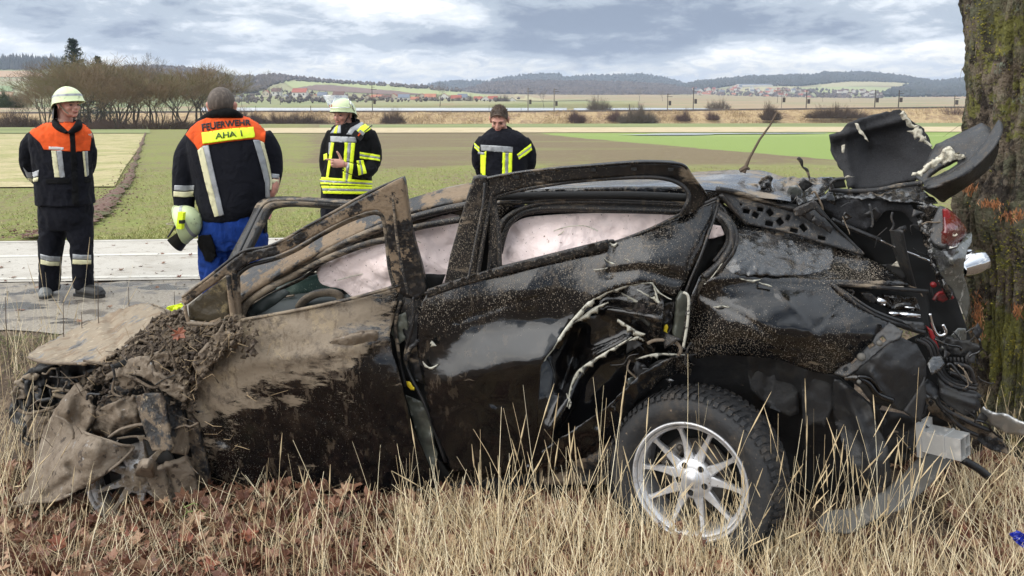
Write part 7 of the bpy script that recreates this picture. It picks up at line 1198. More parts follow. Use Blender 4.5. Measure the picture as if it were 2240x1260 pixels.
for pts, mt, nm in ((((229, 466), (250, 466), (266, 585), (244, 585)), 'cream_tape', 'reflective_strip'), (((252, 466), (276, 466), (289, 584), (267, 585)), 'silver_tape', 'reflective_strip'), (((366, 470), (375, 470), (384, 582), (376, 582)), 'cream_tape', 'reflective_strip'), (((376, 470), (388, 468), (392, 574), (385, 580)), 'silver_tape', 'reflective_strip'), (((219, 448), (284, 452), (284, 464), (219, 461)), 'white_decal', 'name_patch'),
                    (((104, 540), (124, 562), (150, 562), (174, 552), (172, 580), (150, 586), (122, 584)), 'silver_tape', 'sleeve_band'), (((124, 588), (150, 590), (172, 584), (170, 602), (150, 606), (130, 600)), 'cream_tape', 'sleeve_band'), (((310, 385), (332, 385), (352, 706), (324, 704)), 'black_cloth', 'front_placket'), (((205, 592), (310, 590), (312, 612), (206, 614)), 'black_cloth', 'pocket_flap'), (((372, 590), (400, 584), (402, 606), (376, 610)), 'black_cloth', 'pocket_flap')): dr(nm, R1, mt, pts, jk, off=.009 if mt == 'black_cloth' else .006)
c = MB(); limb(c, [(120, 264, .03), (124, 276, -.08), (146, 290, -.14)], Y1, (.022, .034, .014)); limb(c, [(172, 266, .03), (170, 278, -.08), (150, 292, -.14)], Y1, (.022, .034, .014)); limb(c, [(118, 270, .05), (140, 262, .12), (176, 272, .04)], Y1, (.022, .026, .022)); fuse(c, 'collar', 'black_cloth', p1, .006, 3)
t = MB(); loft(t, [(90, 198, 440, .14, .02), (88, 200, 462, .145, .02), (90, 199, 480, .145, .02), (94, 196, 500, .12, .02)], Y1); limb(t, [(118, 480, .02), (113, 520, .01), (110, 570, .0), (109, 632, .02)], Y1, (.118, .104, .086, .080)); limb(t, [(172, 480, .02), (176, 520, .01), (180, 570, .0), (183, 628, .02)], Y1, (.112, .100, .084, .078))
tr_ = fuse(t, 'trousers', 'navy_cloth', p1, .009, 4, fold=.014, seed=5); bt = bvh_of(tr_)
for pts, mt in ((((180, 925), (222, 936), (265, 938), (264, 958), (222, 958), (182, 948)), 'silver_tape'), (((182, 950), (222, 960), (264, 960), (262, 978), (222, 978), (182, 970)), 'cream_tape'), (((324, 925), (360, 930), (404, 930), (404, 950), (360, 950), (324, 948)), 'silver_tape'), (((324, 950), (360, 952), (404, 952), (404, 970), (360, 972), (324, 970)), 'cream_tape')): dr('reflective_band', R1, mt, pts, tr_, bt)
for hx, hy, yw, mt, s in ((104, 652, -R(62), 'grey_boot', 1.05), (182, 646, -R(18), 'black_leather', 1.15)):
    hl = Q(hx, hy, Y1+(.06 if yw < -1 else .0)); hl[2] = .005; m = MB(); boot(m, hl, yw, s); bo = fuse(m, 'boot', mt, p1, .006, 2); so = sole(hl, yw, s); so.build('sole', MT['black_leather'], bo)
# ---------- man 2: seen from behind, cropped hair, blue trousers, holding a helmet
Y2 = 5.0; g = Q(505, 600, Y2)
p2 = thing('person', (g[0], Y2, 0), 'firefighter seen from behind, cropped hair, orange shouldered jacket and bright blue trousers', 'person')
b = MB(); M2 = head(b, Q(486, 230, Y2), 1.08, R(186), R(-4))
limb(b, [(485, 242, .0), (487, 262, .01), (490, 285, .03)], Y2, [.062, .066, .10]); loft(b, [(435, 560, 300, .11, .02), (440, 575, 380, .13, .02), (452, 572, 450, .13, .02), (460, 570, 500, .12, .02)], Y2, 20)
for pt, r in (([(432, 310, .02), (405, 370, .0), (400, 430, -.03), (402, 462, -.03)], (.055, .048, .036, .030)), ([(570, 305, .02), (597, 360, .04), (598, 410, .0), (588, 430, .0)], (.055, .048, .036, .030)), ([(480, 500, .02), (478, 620, .02), (480, 745, .03)], (.09, .06, .045)), ([(545, 500, .02), (545, 620, .02), (550, 745, .03)], (.09, .06, .045))): limb(b, pt, Y2, r, 10)
w = Q(402, 458, Y2-.03); hand(b, w, (.02, -.1, -1), (-.3, 1, 0), 1.05, curl=.75); w = Q(588, 430, Y2); hand(b, w, (-.3, .1, -1), (.2, 1, 0), 1.05, curl=.4); fuse(b, 'body', 'skin', p2, .006, 3); facebits(M2, p2)
hair(M2@Matrix.Scale(1.0, 4), p2, 'hair_dark', .0, seed=3, low=-.022)
j = MB(); loft(j, [(455, 522, 250, .09, .02), (432, 555, 266, .13, .02), (412, 578, 290, .17, .02), (414, 590, 330, .20, .02), (424, 596, 380, .21, .02), (430, 598, 420, .21, .02), (440, 588, 455, .21, .02), (446, 560, 478, .19, .02)], Y2)
limb(j, [(432, 300, .02), (410, 340, .0), (402, 390, -.02), (402, 430, -.03), (404, 462, -.03)], Y2, (.076, .084, .074, .070, .062)); limb(j, [(570, 296, .02), (590, 330, .04), (598, 365, .05), (597, 395, .03), (592, 420, .01)], Y2, (.076, .076, .064, .056, .050))
jk = fuse(j, 'jacket', 'navy_cloth', p2, .009, 9, fold=.005, seed=7); bv = bvh_of(jk)
dr('orange_yoke', R1, 'orange_cloth', ((828, 396), (850, 366), (880, 340), (930, 318), (985, 308), (1060, 310), (1120, 326), (1160, 346), (1182, 376), (1176, 432), (1150, 420), (1120, 416), (1010, 428), (905, 444), (884, 466), (868, 440)), jk, off=.005)
for pts, mt, nm, of in ((((902, 390), (1010, 374), (1122, 366), (1130, 410), (1010, 424), (908, 437)), 'neon_yellow', 'back_sign', .016), (((882, 466), (904, 446), (935, 580), (976, 755), (955, 760), (912, 600)), 'cream_tape', 'reflective_strip', .008), (((905, 446), (928, 443), (958, 580), (998, 752), (976, 757), (935, 580)), 'silver_tape', 'reflective_strip', .008),
                        (((1124, 420), (1150, 420), (1176, 500), (1196, 600), (1196, 674), (1178, 674), (1176, 610), (1150, 510)), 'silver_tape', 'reflective_strip', .008), (((1152, 424), (1172, 430), (1192, 520), (1210, 610), (1206, 642), (1196, 640), (1198, 600), (1178, 510)), 'cream_tape', 'reflective_strip', .009),
                        (((778, 620), (822, 622), (866, 620), (864, 642), (822, 646), (777, 643)), 'silver_tape', 'sleeve_band', .006), (((775, 647), (822, 650), (863, 646), (860, 670), (822, 673), (774, 670)), 'cream_tape', 'sleeve_band', .006), (((1200, 567), (1225, 570), (1240, 572), (1238, 592), (1222, 590), (1202, 586)), 'silver_tape', 'sleeve_band', .006), (((1204, 592), (1225, 595), (1238, 596), (1234, 615), (1222, 614), (1206, 610)), 'cream_tape', 'sleeve_band', .006)): dr(nm, R1, mt, pts, jk, off=of)
sg = [o for o in jk.children if o.name.startswith('back_sign')][0]
drape('lettering', bv, None, 'text_green', sg, off=.021, thick=.0015, tri=text_tri('AHA 1', R1((962, 392), (1074, 381), (1078, 405), (964, 418)), font_bold=.02))
drape('lettering', bv, None, 'text_black', jk, off=.011, thick=.0015, tri=text_tri('FEUERWEHR', R1((899, 352), (1112, 334), (1114, 358), (904, 384)), font_bold=.03, arc=3.))
c = MB(); limb(c, [(436, 266, .0), (462, 252, -.07), (490, 247, -.09), (515, 250, -.06), (530, 262, .0)], Y2, (.020, .030, .034, .030, .018)); fuse(c, 'collar', 'black_cloth', p2, .006, 3)
t = MB(); loft(t, [(444, 578, 462, .17, .02), (442, 580, 490, .19, .02), (438, 580, 515, .18, .02), (442, 578, 540, .15, .02)], Y2); limb(t, [(480, 515, .02), (474, 570, .0), (478, 640, .0), (482, 745, .02)], Y2, (.130, .118, .10, .085)); limb(t, [(545, 515, .02), (545, 570, .0), (548, 640, .0), (550, 745, .02)], Y2, (.125, .112, .10, .085)); tr_ = fuse(t, 'trousers', 'blue_cloth', p2, .01, 4, fold=.018, seed=9); bt = bvh_of(tr_)
dr('cargo_pocket', R1, 'black_cloth', ((884, 866), (900, 842), (940, 838), (960, 900), (962, 935), (940, 962), (916, 955), (905, 920), (890, 890)), tr_, bt, off=.014, thick=.01); dr('cargo_pocket', R1, 'black_cloth', ((1168, 765), (1182, 762), (1184, 830), (1170, 832)), tr_, bt, off=.01)
for hx, s in ((482, 1.1), (550, 1.1)): hl = Q(hx, 700, Y2+.05); hl[2] = .005; m = MB(); boot(m, hl, R(88), s); bo = fuse(m, 'boot', 'black_leather', p2, .007, 2); sole(hl, R(88), s).build('sole', MT['black_leather'], bo)
# held helmet
hp_ = Q(410, 494, Y2-.14); hh_ = thing('helmet', tuple(hp_), 'scuffed lime fire helmet hanging from the hand of the man seen from behind', 'helmet')
MH = Matrix.Translation(hp_)@Matrix.Rotation(R(-78), 4, 'Y')@Matrix.Rotation(R(25), 4, 'Z')@Matrix.Rotation(R(150), 4, 'Z')@Matrix.Scale(1.05, 4); MH = Matrix.Translation(Vector(hp_)+Vector((-.03, 0, 0)))@Matrix(((.12, -.35, .93, 0), (-.99, -.05, .10, 0), (.0, -.93, -.36, 0), (0, 0, 0, 1)))@Matrix.Scale(1.02, 4)
def held():
    R0 = Matrix.Rotation(R(68), 4, 'Y')   # crown points right, brim up-left
    return Matrix.Translation(Vector(hp_)+Vector((-.035, 0, .015)))@R0@Matrix.Rotation(R(-90), 4, 'Z')@Matrix.Rotation(R(6), 4, 'X')@Matrix.Scale(.88, 4)
helmet(held(), hh_)
m = MB(); m.box(Q(396, 482, Y2-.26), (.034, .04, .11), Matrix.Rotation(R(10), 3, 'Y')); lm = m.build('helmet_lamp', MT['neon_yellow'], hh_); m = MB(); m.box(Q(398, 485, Y2-.285), (.028, .03, .022)); m.build('lamp_clip', MT['black_plastic'], lm)
m = MB(); m.tube([Q(394, 474, Y2-.2), Q(385, 492, Y2-.2), Q(367, 519, Y2-.2)], [.010, .009, .006], 8); m.build('visor_arm', MT['black_plastic'], hh_)
# ---------- man 3: visored helmet, pointing
Y3 = 7.2; g = Q(760, 560, Y3); p3 = thing('person', (g[0], Y3, float(bank(g[0], Y3))), 'firefighter with raised helmet visor and neon striped black gear, pointing left while talking', 'person')
b = MB(); M3 = head(b, Q(750, 250, Y3), 1.02, R(-24), R(4)); limb(b, [(756, 262, .03), (760, 282, .03), (764, 300, .03)], Y3, [.056, .060, .09])
loft(b, [(725, 808, 300, .10, .02), (722, 808, 360, .11, .02), (720, 800, 420, .11, .02), (722, 800, 450, .10, .02)], Y3, 20)
for pt, r in (([(806, 300, .02), (812, 345, .0), (800, 378, -.12), (775, 366, -.26), (752, 360, -.32)], (.055, .048, .042, .034, .028)), ([(728, 298, .0), (716, 345, .0), (716, 385, .02), (722, 410, .04)], (.05, .045, .036, .028)), ([(738, 450, .02), (738, 520, .02), (740, 590, .02)], (.085, .06, .045)), ([(784, 450, .02), (784, 520, .02), (786, 590, .02)], (.085, .06, .045))): limb(b, pt, Y3, r, 10)
w = Q(753, 358, Y3-.33); hand(b, w, (-.86, -.25, .06), (.0, -.45, -1.), 1.12, point=True, curl=.85, thumb_up=(-.35, -.1, 1.)); hand(b, Q(722, 408, Y3+.04), (0, 0, -1), (.2, 1, 0), 1., curl=.4); fuse(b, 'body', 'skin', p3, .0055, 3); facebits(M3, p3, 'hair_brown', stub=True); helmet(M3@Matrix.Translation((0, .004, .004))@Matrix.Rotation(R(-4), 4, 'X'), p3, visor=True)
j = MB(); loft(j, [(742, 790, 268, .085, .03), (728, 806, 278, .13, .02), (720, 818, 292, .15, .02), (714, 820, 320, .165, .02), (710, 815, 350, .165, .02), (704, 813, 382, .17, .02), (701, 813, 404, .175, .02), (704, 811, 421, .17, .02)], Y3)
limb(j, [(806, 290, .02), (817, 322, .01), (818, 355, -.03), (800, 377, -.14), (776, 371, -.25), (757, 364, -.31)], Y3, (.066, .072, .068, .062, .054, .046)); limb(j, [(730, 290, .0), (717, 320, .01), (712, 355, .01), (716, 385, .03), (722, 402, .04)], Y3, (.062, .064, .058, .052, .046)); jk = fuse(j, 'jacket', 'black_cloth', p3, .009, 9, fold=.012, seed=12); bv = bvh_of(jk)
def nb(name, reg, pts, split, par, bvv=None, off=.006):
    """neon band with a silver centre line; pts: four corners (a0, a1 | b1, b0), stripes run along a-b"""
    a0, a1, b1, b0 = [np.array(q, float) for q in reg(*pts)]
    for t0, t1, mt in split: drape(name, bvv or bv, [tuple(a0+(b0-a0)*t0), tuple(a1+(b1-a1)*t0), tuple(a1+(b1-a1)*t1), tuple(a0+(b0-a0)*t1)], mt, par, off=off)
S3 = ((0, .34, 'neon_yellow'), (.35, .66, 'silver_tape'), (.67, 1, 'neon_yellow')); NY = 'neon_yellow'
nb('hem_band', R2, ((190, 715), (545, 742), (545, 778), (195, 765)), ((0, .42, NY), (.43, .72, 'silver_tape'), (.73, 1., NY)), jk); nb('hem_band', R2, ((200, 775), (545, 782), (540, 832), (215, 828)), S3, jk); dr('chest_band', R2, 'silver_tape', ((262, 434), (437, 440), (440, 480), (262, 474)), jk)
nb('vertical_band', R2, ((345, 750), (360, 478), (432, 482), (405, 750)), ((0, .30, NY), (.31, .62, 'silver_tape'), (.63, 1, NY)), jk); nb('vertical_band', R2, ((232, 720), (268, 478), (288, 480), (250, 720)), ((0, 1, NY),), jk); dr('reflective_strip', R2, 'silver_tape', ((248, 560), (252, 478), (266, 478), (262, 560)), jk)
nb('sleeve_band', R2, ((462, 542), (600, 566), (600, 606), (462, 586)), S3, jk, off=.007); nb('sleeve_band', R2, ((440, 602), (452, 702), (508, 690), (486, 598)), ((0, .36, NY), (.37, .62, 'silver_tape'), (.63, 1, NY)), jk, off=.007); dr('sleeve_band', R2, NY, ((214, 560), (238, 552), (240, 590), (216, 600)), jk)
dr('shoulder_patch', R2, 'silver_tape', ((372, 422), (400, 380), (480, 335), (500, 342), (420, 430)), jk, off=.006); dr('shoulder_patch', R2, NY, ((425, 420), (470, 370), (510, 345), (545, 372), (530, 392), (480, 420)), jk, off=.008); dr('shoulder_patch', R2, 'silver_tape', ((262, 415), (290, 375), (334, 352), (334, 415)), jk, off=.006); dr('shoulder_patch', R2, NY, ((285, 416), (300, 375), (316, 360), (306, 416)), jk, off=.009)
m = MB(); m.box(Q(783, 296, Y3-.17), (.10, .035, .055), Matrix.Rotation(R(38), 3, 'Y')); rad = m.build('radio', MT['black_plastic'], p3); m = MB(); m.tube([Q(797, 288, Y3-.16), Q(814, 274, Y3-.14)], .006, 6); m.build('radio_antenna', MT['black_plastic'], rad); m = MB(); m.box(Q(791, 290, Y3-.19), (.055, .02, .03), Matrix.Rotation(R(38), 3, 'Y')); m.build('speaker_grille', MT['silver_tape'], rad); m = MB(); m.box(Q(786, 294, Y3-.195), (.012, .02, .035), Matrix.Rotation(R(38), 3, 'Y')); m.build('radio_button', MT['orange_cloth'], rad)
c = MB(); limb(c, [(742, 278, .02), (748, 288, -.06), (758, 292, -.10), (772, 286, -.06), (784, 268, .02)], Y3, (.022, .030, .03, .034, .024)); limb(c, [(742, 276, .02), (760, 262, .10), (784, 266, .03)], Y3, (.02, .032, .024)); fuse(c, 'collar', 'black_cloth', p3, .006, 3)
t = MB(); loft(t, [(704, 808, 412, .15, .02), (703, 800, 440, .145, .02), (703, 798, 460, .14, .02), (706, 796, 480, .12, .02)], Y3); limb(t, [(728, 460, .02), (728, 530, .0), (730, 596, .02)], Y3, (.118, .10, .085)); limb(t, [(776, 460, .02), (778, 530, .0), (780, 596, .02)], Y3, (.118, .10, .085)); fuse(t, 'trousers', 'navy_cloth', p3, .01, 4, fold=.012, seed=15)
for hx in (730, 780): hl = Q(hx, 600, Y3+.05); hl[2] = .015; m = MB(); boot(m, hl, R(-100), 1.05); bo = fuse(m, 'boot', 'black_leather', p3, .007, 2); sole(hl, R(-100), 1.05).build('sole', MT['black_leather'], bo)
# ---------- man 4: bareheaded young man looking down
Y4 = 6.8; g = Q(1103, 560, Y4); p4 = thing('person', (g[0], Y4, 0), 'bareheaded young man with cropped brown hair looking down, navy jacket with chest stripe', 'person')
b = MB(); M4 = head(b, Q(1092, 261, Y4), 1.04, R(-10), R(26)); limb(b, [(1094, 272, .05), (1098, 290, .04), (1100, 305, .03)], Y4, [.056, .060, .09])
loft(b, [(1060, 1146, 308, .10, .02), (1056, 1150, 360, .11, .02), (1058, 1146, 420, .11, .02), (1060, 1144, 450, .10, .02)], Y4, 20)
for pt, r in (([(1056, 306, .02), (1047, 345, .05), (1056, 385, .14), (1080, 402, .22)], (.05, .045, .036, .028)), ([(1148, 310, .02), (1158, 345, .05), (1150, 385, .14), (1122, 402, .22)], (.05, .045, .036, .028)), ([(1078, 450, .02), (1076, 540, .02), (1076, 612, .02)], (.085, .06, .045)), ([(1124, 450, .02), (1126, 540, .02), (1128, 612, .02)], (.085, .06, .045))): limb(b, pt, Y4, r, 10)
hand(b, Q(1080, 402, Y4+.22), (.9, .1, -.3), (0, .2, 1), 1., curl=.35); hand(b, Q(1122, 402, Y4+.24), (-.9, .1, -.3), (0, .2, 1), 1., curl=.35); fuse(b, 'body', 'skin', p4, .0055, 3); facebits(M4, p4, 'hair_brown', closed=True, smile=.003); hair(M4, p4, 'hair_brown', .010, seed=6, low=-.03)
j = MB(); loft(j, [(1072, 1120, 282, .085, .04), (1060, 1140, 292, .12, .02), (1048, 1154, 306, .15, .02), (1046, 1158, 330, .16, .02), (1052, 1152, 370, .16, .02), (1055, 1150, 410, .165, .02), (1055, 1150, 440, .17, .02)], Y4)
limb(j, [(1060, 304, .02), (1049, 325, .03), (1047, 352, .06), (1056, 378, .13), (1076, 394, .2)], Y4, (.060, .064, .062, .056, .050)); limb(j, [(1144, 308, .02), (1155, 330, .03), (1157, 355, .06), (1148, 380, .13), (1126, 396, .2)], Y4, (.062, .068, .066, .060, .052)); jk = fuse(j, 'jacket', 'navy_cloth', p4, .009, 9, fold=.012, seed=22); bv = bvh_of(jk)
dr('chest_band', R2, 'silver_tape', ((1298, 494), (1410, 500), (1519, 508), (1516, 548), (1410, 542), (1300, 534)), jk); nb('vertical_band', R2, ((1443, 760), (1448, 548), (1514, 550), (1508, 760)), ((0, .28, NY), (.29, .62, 'silver_tape'), (.63, 1, NY)), jk); nb('vertical_band', R2, ((1300, 760), (1298, 560), (1336, 536), (1328, 760)), ((0, 1, NY),), jk)
dr('name_patch', R2, 'silver_tape', ((1284, 540), (1326, 546), (1326, 562), (1284, 556)), jk, off=.012); nb('sleeve_band', R2, ((1546, 558), (1640, 486), (1648, 530), (1558, 596)), ((0, .34, NY), (.35, .62, 'silver_tape'), (.63, 1, NY)), jk, off=.007); nb('sleeve_band', R2, ((1256, 482), (1290, 510), (1292, 545), (1256, 516)), ((0, .34, NY), (.35, .62, 'silver_tape'), (.63, 1, NY)), jk, off=.007)
c = MB(); limb(c, [(1074, 284, .06), (1076, 294, -.02), (1094, 306, -.08), (1110, 298, -.04), (1118, 284, .05)], Y4, (.016, .024, .018, .026, .018)); limb(c, [(1074, 284, .06), (1096, 276, .13), (1118, 284, .05)], Y4, (.016, .024, .018)); fuse(c, 'collar', 'black_cloth', p4, .006, 3)
t = MB(); loft(t, [(1058, 1148, 430, .15, .02), (1058, 1148, 455, .14, .02), (1060, 1146, 470, .12, .02)], Y4); limb(t, [(1078, 455, .02), (1076, 540, .0), (1076, 618, .02)], Y4, (.112, .095, .08)); limb(t, [(1126, 455, .02), (1126, 540, .0), (1128, 618, .02)], Y4, (.112, .095, .08)); fuse(t, 'trousers', 'navy_cloth', p4, .01, 4, fold=.012, seed=25)
for hx in (1076, 1128): hl = Q(hx, 620, Y4+.05); hl[2] = .005; m = MB(); boot(m, hl, R(-92), 1.05); bo = fuse(m, 'boot', 'black_leather', p4, .007, 2); sole(hl, R(-92), 1.05).build('sole', MT['black_leather'], bo)
# ================================================================== BIG TREE, GRASS, LEAVES
tl_ = [(-700, 2150), (0, 2112), (100, 2119), (200, 2120), (300, 2108), (400, 2094), (450, 2088), (520, 2092), (600, 2112), (700, 2122), (800, 2118), (900, 2105), (960, 2080), (1010, 2040)]
def big_tree():
    YT, X0 = 3.95, 2.92; r0 = thing('tree', (X0, YT, -.22), 'thick old roadside tree with mossy bark and fresh orange wounds, right edge', 'tree')
    zs = np.array([float(Q(x, y, YT)[2]) for y, x in tl_]); rr = np.array([math.hypot(X0, YT)*math.sin(math.atan2(X0, YT)-math.atan2(float(Q(x, y, YT)[0]), YT)) for y, x in tl_]); o_ = np.argsort(zs); zs, rr = zs[o_], rr[o_]
    Z = np.concatenate([np.linspace(-.35, 2.4, 330), np.linspace(2.42, 7, 50)]); k = 330; a = np.arange(k)*2*math.pi/k; Rb = np.interp(Z, zs, rr); Rb = np.where(Z > 2.4, np.maximum(.16, .50-(Z-2.4)*.055), Rb); Rb = np.convolve(np.pad(Rb, 6, 'edge'), np.ones(13)/13, 'valid'); A = []
    for z, rb in zip(Z, Rb):
        ca, sa = np.cos(a), np.sin(a)
        d = np.array([.020*(1-2*abs(noise.noise((c*5.2, s*5.2, z*1.7))))+.030*noise.noise((c*1.6, s*1.6, z*1.3))+.040*(1-2.6*abs(noise.noise((c*11, s*11, z*2.2))))+.008*noise.noise((c*40, s*40, z*28)) for c, s in zip(ca, sa)])
        d += .05*np.exp(-((z-1.15)/.16)**2)*np.exp(-((np.abs((a-math.pi*1.08+math.pi) % (2*math.pi)-math.pi))/.5)**2); r = rb+d-.035; A.append(np.stack([X0+r*ca, YT+r*sa, z+0*a], -1))
    A = np.array(A); m = MB(); m.grid(A, closed=True); zz = A[..., 2].ravel(); aa = np.tile(a, len(Z)); ms = np.clip(.58+.16*np.cos(aa-4.75)+.1*np.sin(zz*4)-.25*np.exp(-((zz-1.15)/.22)**2), 0, 1)
    tk = obj('trunk', np.concatenate(m.v), m.f, MT['bark'], r0, True, attrs={'moss': ms}); rd = random.Random(8)
    for i in range(7):
        z = 3.6+i*.5; t = rd.random()*6.28; d = Vector((math.cos(t), math.sin(t), .8)).normalized(); p = Vector((X0, YT, z)); m = MB(); pts = [p]
        for q in range(7): d = (d+Vector((rd.gauss(0, .2), rd.gauss(0, .2), .08))).normalized(); pts.append(pts[-1]+d*.55)
        m.tube([v[:] for v in pts], np.linspace(.11, .02, 8), 8)
        for q in range(1, 7):
            for w in range(2): e = Vector((rd.gauss(0, 1), rd.gauss(0, 1), .5)).normalized(); m.tube([pts[q][:], (pts[q]+e*.5)[:], (pts[q]+e*.9+Vector((0, 0, .15)))[:]], [.02, .012, .004], 4)
        m.build('limb', MT['trunk_bark'], r0)
    b = bvh_of(tk)
    def hits(n, fx, fy, gx, gy, sd):
        q = np.random.default_rng(sd); out = []
        for x, y in zip(q.normal(fx, gx, n), q.normal(fy, gy, n)):
            h = b.ray_cast(CO, Vector(ray(x, y)).normalized())
            if h[0]: out.append((np.array(h[0]), np.array(h[1])))
        return out
    for nm, mt, sets in (('splintered_wood', 'raw_wood', ((70, 2170, 447, 18, 4, 1), (90, 2215, 472, 16, 6, 2), (170, 2140, 690, 7, 24, 3), (60, 2226, 680, 7, 9, 5), (60, 2120, 412, 7, 6, 9))), ('lichen', 'moss', ((340, 2200, 570, 30, 70, 6), (150, 2150, 70, 22, 60, 7), (160, 2205, 770, 22, 60, 8)))):
        m = MB()
        for st in sets:
            for h, n in hits(*st):
                if mt == 'moss': s = rd.uniform(.003, .010); m.add((ico2*np.array((1, 1, .6))*s)@np.array(Matrix.Rotation(rd.random()*6, 3, 'Y'))+h, If)
                else:
                    u = np.array((rd.gauss(0, .35), 0, rd.choice([-1, 1])*1.)); u -= n*(u@n); u /= np.linalg.norm(u); L = rd.uniform(.012, .045); w = rd.uniform(.001, .0035); sdv = np.cross(n, u)
                    m.add([h-u*L*.4-sdv*w, h-u*L*.4+sdv*w, h+u*L*.6+n*rd.uniform(.002, .014)+sdv*w*.3, h-n*.004], [(0, 1, 2), (0, 2, 3), (1, 3, 2)])
        m.build(nm, MT[mt], r0, kind='stuff')
    # dangling bark fibres
    m = MB()
    for h, n in hits(90, 2130, 560, 30, 250, 12): m.tube([h, h+n*.03+np.array((rd.gauss(0, .02), 0, rd.gauss(0, .03))), h+n*.06+np.array((rd.gauss(0, .05), 0, rd.gauss(-.03, .04)))], [.0015, .0012, .0006], 3)
    m.build('bark_fibres', MT['twig_bark'], r0, kind='stuff')
big_tree()
# ---- grass blades as ribbons
def blades(name, x, y, L, lean, w, mat, label, az=None, curl=.5, seed=0, z=None, seg=5, head=None):
    q = np.random.default_rng(seed); n = len(x); az = q.uniform(0, 6.283, n) if az is None else az; z = bank(x, y)-.01 if z is None else z; t = np.linspace(0, 1, seg)
    d0 = np.stack([np.cos(az), np.sin(az)], -1); bend = lean[:, None]+(curl*q.uniform(-.4, 1.4, n))[:, None]*t; s_ = np.cumsum(np.sin(bend), 1)/seg*L[:, None]; c_ = np.cumsum(np.cos(bend), 1)/seg*L[:, None]; s_ -= s_[:, :1]; c_ -= c_[:, :1]
    side = q.normal(0, .05, n)[:, None]*t*t*L[:, None]
    cx, cy = x[:, None]+d0[:, :1]*s_-d0[:, 1:]*side, y[:, None]+d0[:, 1:]*s_+d0[:, :1]*side; cz = np.maximum(z[:, None]+c_, z[:, None]+.004)
    fa = q.uniform(-.9, .9, n); wx, wy = np.cos(fa), np.sin(fa); ww = (w[:, None]*np.linspace(1, .35, seg))*.5
    Lf = np.stack([cx-wx[:, None]*ww, cy-wy[:, None]*ww, cz], -1); Rt_ = np.stack([cx+wx[:, None]*ww, cy+wy[:, None]*ww, cz+ww*.4], -1); V = np.stack([Lf, Rt_], 2).reshape(-1, 3)
    b = (np.arange(n)*seg*2)[:, None, None]; i = np.arange(seg-1)[None, :, None]*2; F = (b+i+np.array([0, 1, 3, 2])[None, None]).reshape(-1, 4); tone = np.repeat(q.uniform(0, 1, n), seg*2)
    if head is not None:                                  # seed heads: little spindles near the tip
        hb = np.where(head)[0]; tips = np.stack([cx, cy, cz], -1); a, c = tips[hb, -2], tips[hb, -1]; p1 = a+(c-a)*.1; mid = (a+c)/2; VV, FF = [], []
        V1, F1 = prisms(p1, mid, np.full(len(hb), .0008), np.full(len(hb), .0032), 4); V2, F2 = prisms(mid, c+(c-a)*.3, np.full(len(hb), .0032), np.full(len(hb), .0006), 4); k = len(V); F = np.vstack([F, F1+k, F2+k+len(V1)]); V = np.vstack([V, V1, V2]); tone = np.concatenate([tone, np.full(len(V1)+len(V2), .35)])
    return tag(obj(name, V, F, MT[mat], attrs={'tone': tone}, kind='stuff'), label)
def tonemat(name, a, b, c, rough=.7): return nmat(name, a, rough, layers=[dict(c=b, s=3, a='tone', amp=.1, lo=.3, hi=.6), dict(c=c, s=3, a='tone', amp=.1, lo=.75, hi=.95), dict(c=tuple(v*.45 for v in a), s=30, d=5, lo=.60, hi=.72)])
tonemat('straw', (.56, .43, .25), (.78, .65, .42), (.88, .78, .55)); tonemat('straw_old', (.22, .155, .09), (.42, .32, .19), (.60, .49, .31)); tonemat('grass_green', (.10, .15, .03), (.17, .22, .05), (.33, .32, .12)); tonemat('wheat_green', (.18, .20, .045), (.28, .275, .08), (.46, .42, .18)); tonemat('leaf_litter', (.13, .052, .030), (.22, .105, .06), (.36, .22, .13), .6)
q = np.random.default_rng(5)
PY0 = lambda x: (PC-PN[0]*x)/PN[1]                        # near side line of the car
def scat(n, px0, px1, y0, y1, sd, clump=0., car_gap=.05):
    r = np.random.default_rng(sd); y = r.uniform(y0, y1, n); px = r.uniform(px0, px1, n); x = (px-CX)/FPX*y*1.05
    if clump: c = np.array([noise.noise((a*1.6, b*1.6, sd)) for a, b in zip(x, y)]); k = c > r.uniform(-.9, clump, n); x, y = x[k], y[k]
    o = (x*PN[0]+y*PN[1])-PC; k = (o < -car_gap) | (o > 1.75) | (x > 2.05) | (x < -2.35); return x[k], y[k]
x, y = scat(26000, -150, 2400, 1.9, 3.7, 1, .5, -.10); n = len(x); blades('straw_litter', x, y, q.uniform(.08, .34, n), q.uniform(1.05, 1.65, n), q.uniform(.0016, .004, n), 'straw_old', 'matted dead grass lying on the verge', curl=.35, seed=2, z=bank(x, y)+q.uniform(0, .07, n))
x, y = scat(17000, 850, 2400, 1.9, 3.45, 3, .0); n = len(x); blades('dry_grass', x, y, q.uniform(.08, .38, n), np.abs(q.normal(.1, .55, n)), q.uniform(.002, .0052, n), 'straw', 'dense pale dry grass in front of the wheel and tail of the wreck', seed=4)
x, y = scat(4500, -150, 1000, 1.9, 3.3, 5, -.1); n = len(x); blades('dry_grass', x, y, q.uniform(.08, .34, n), q.uniform(.1, 1.35, n), q.uniform(.002, .0044, n), 'straw', 'thinner dry grass before the front of the wreck', seed=6)
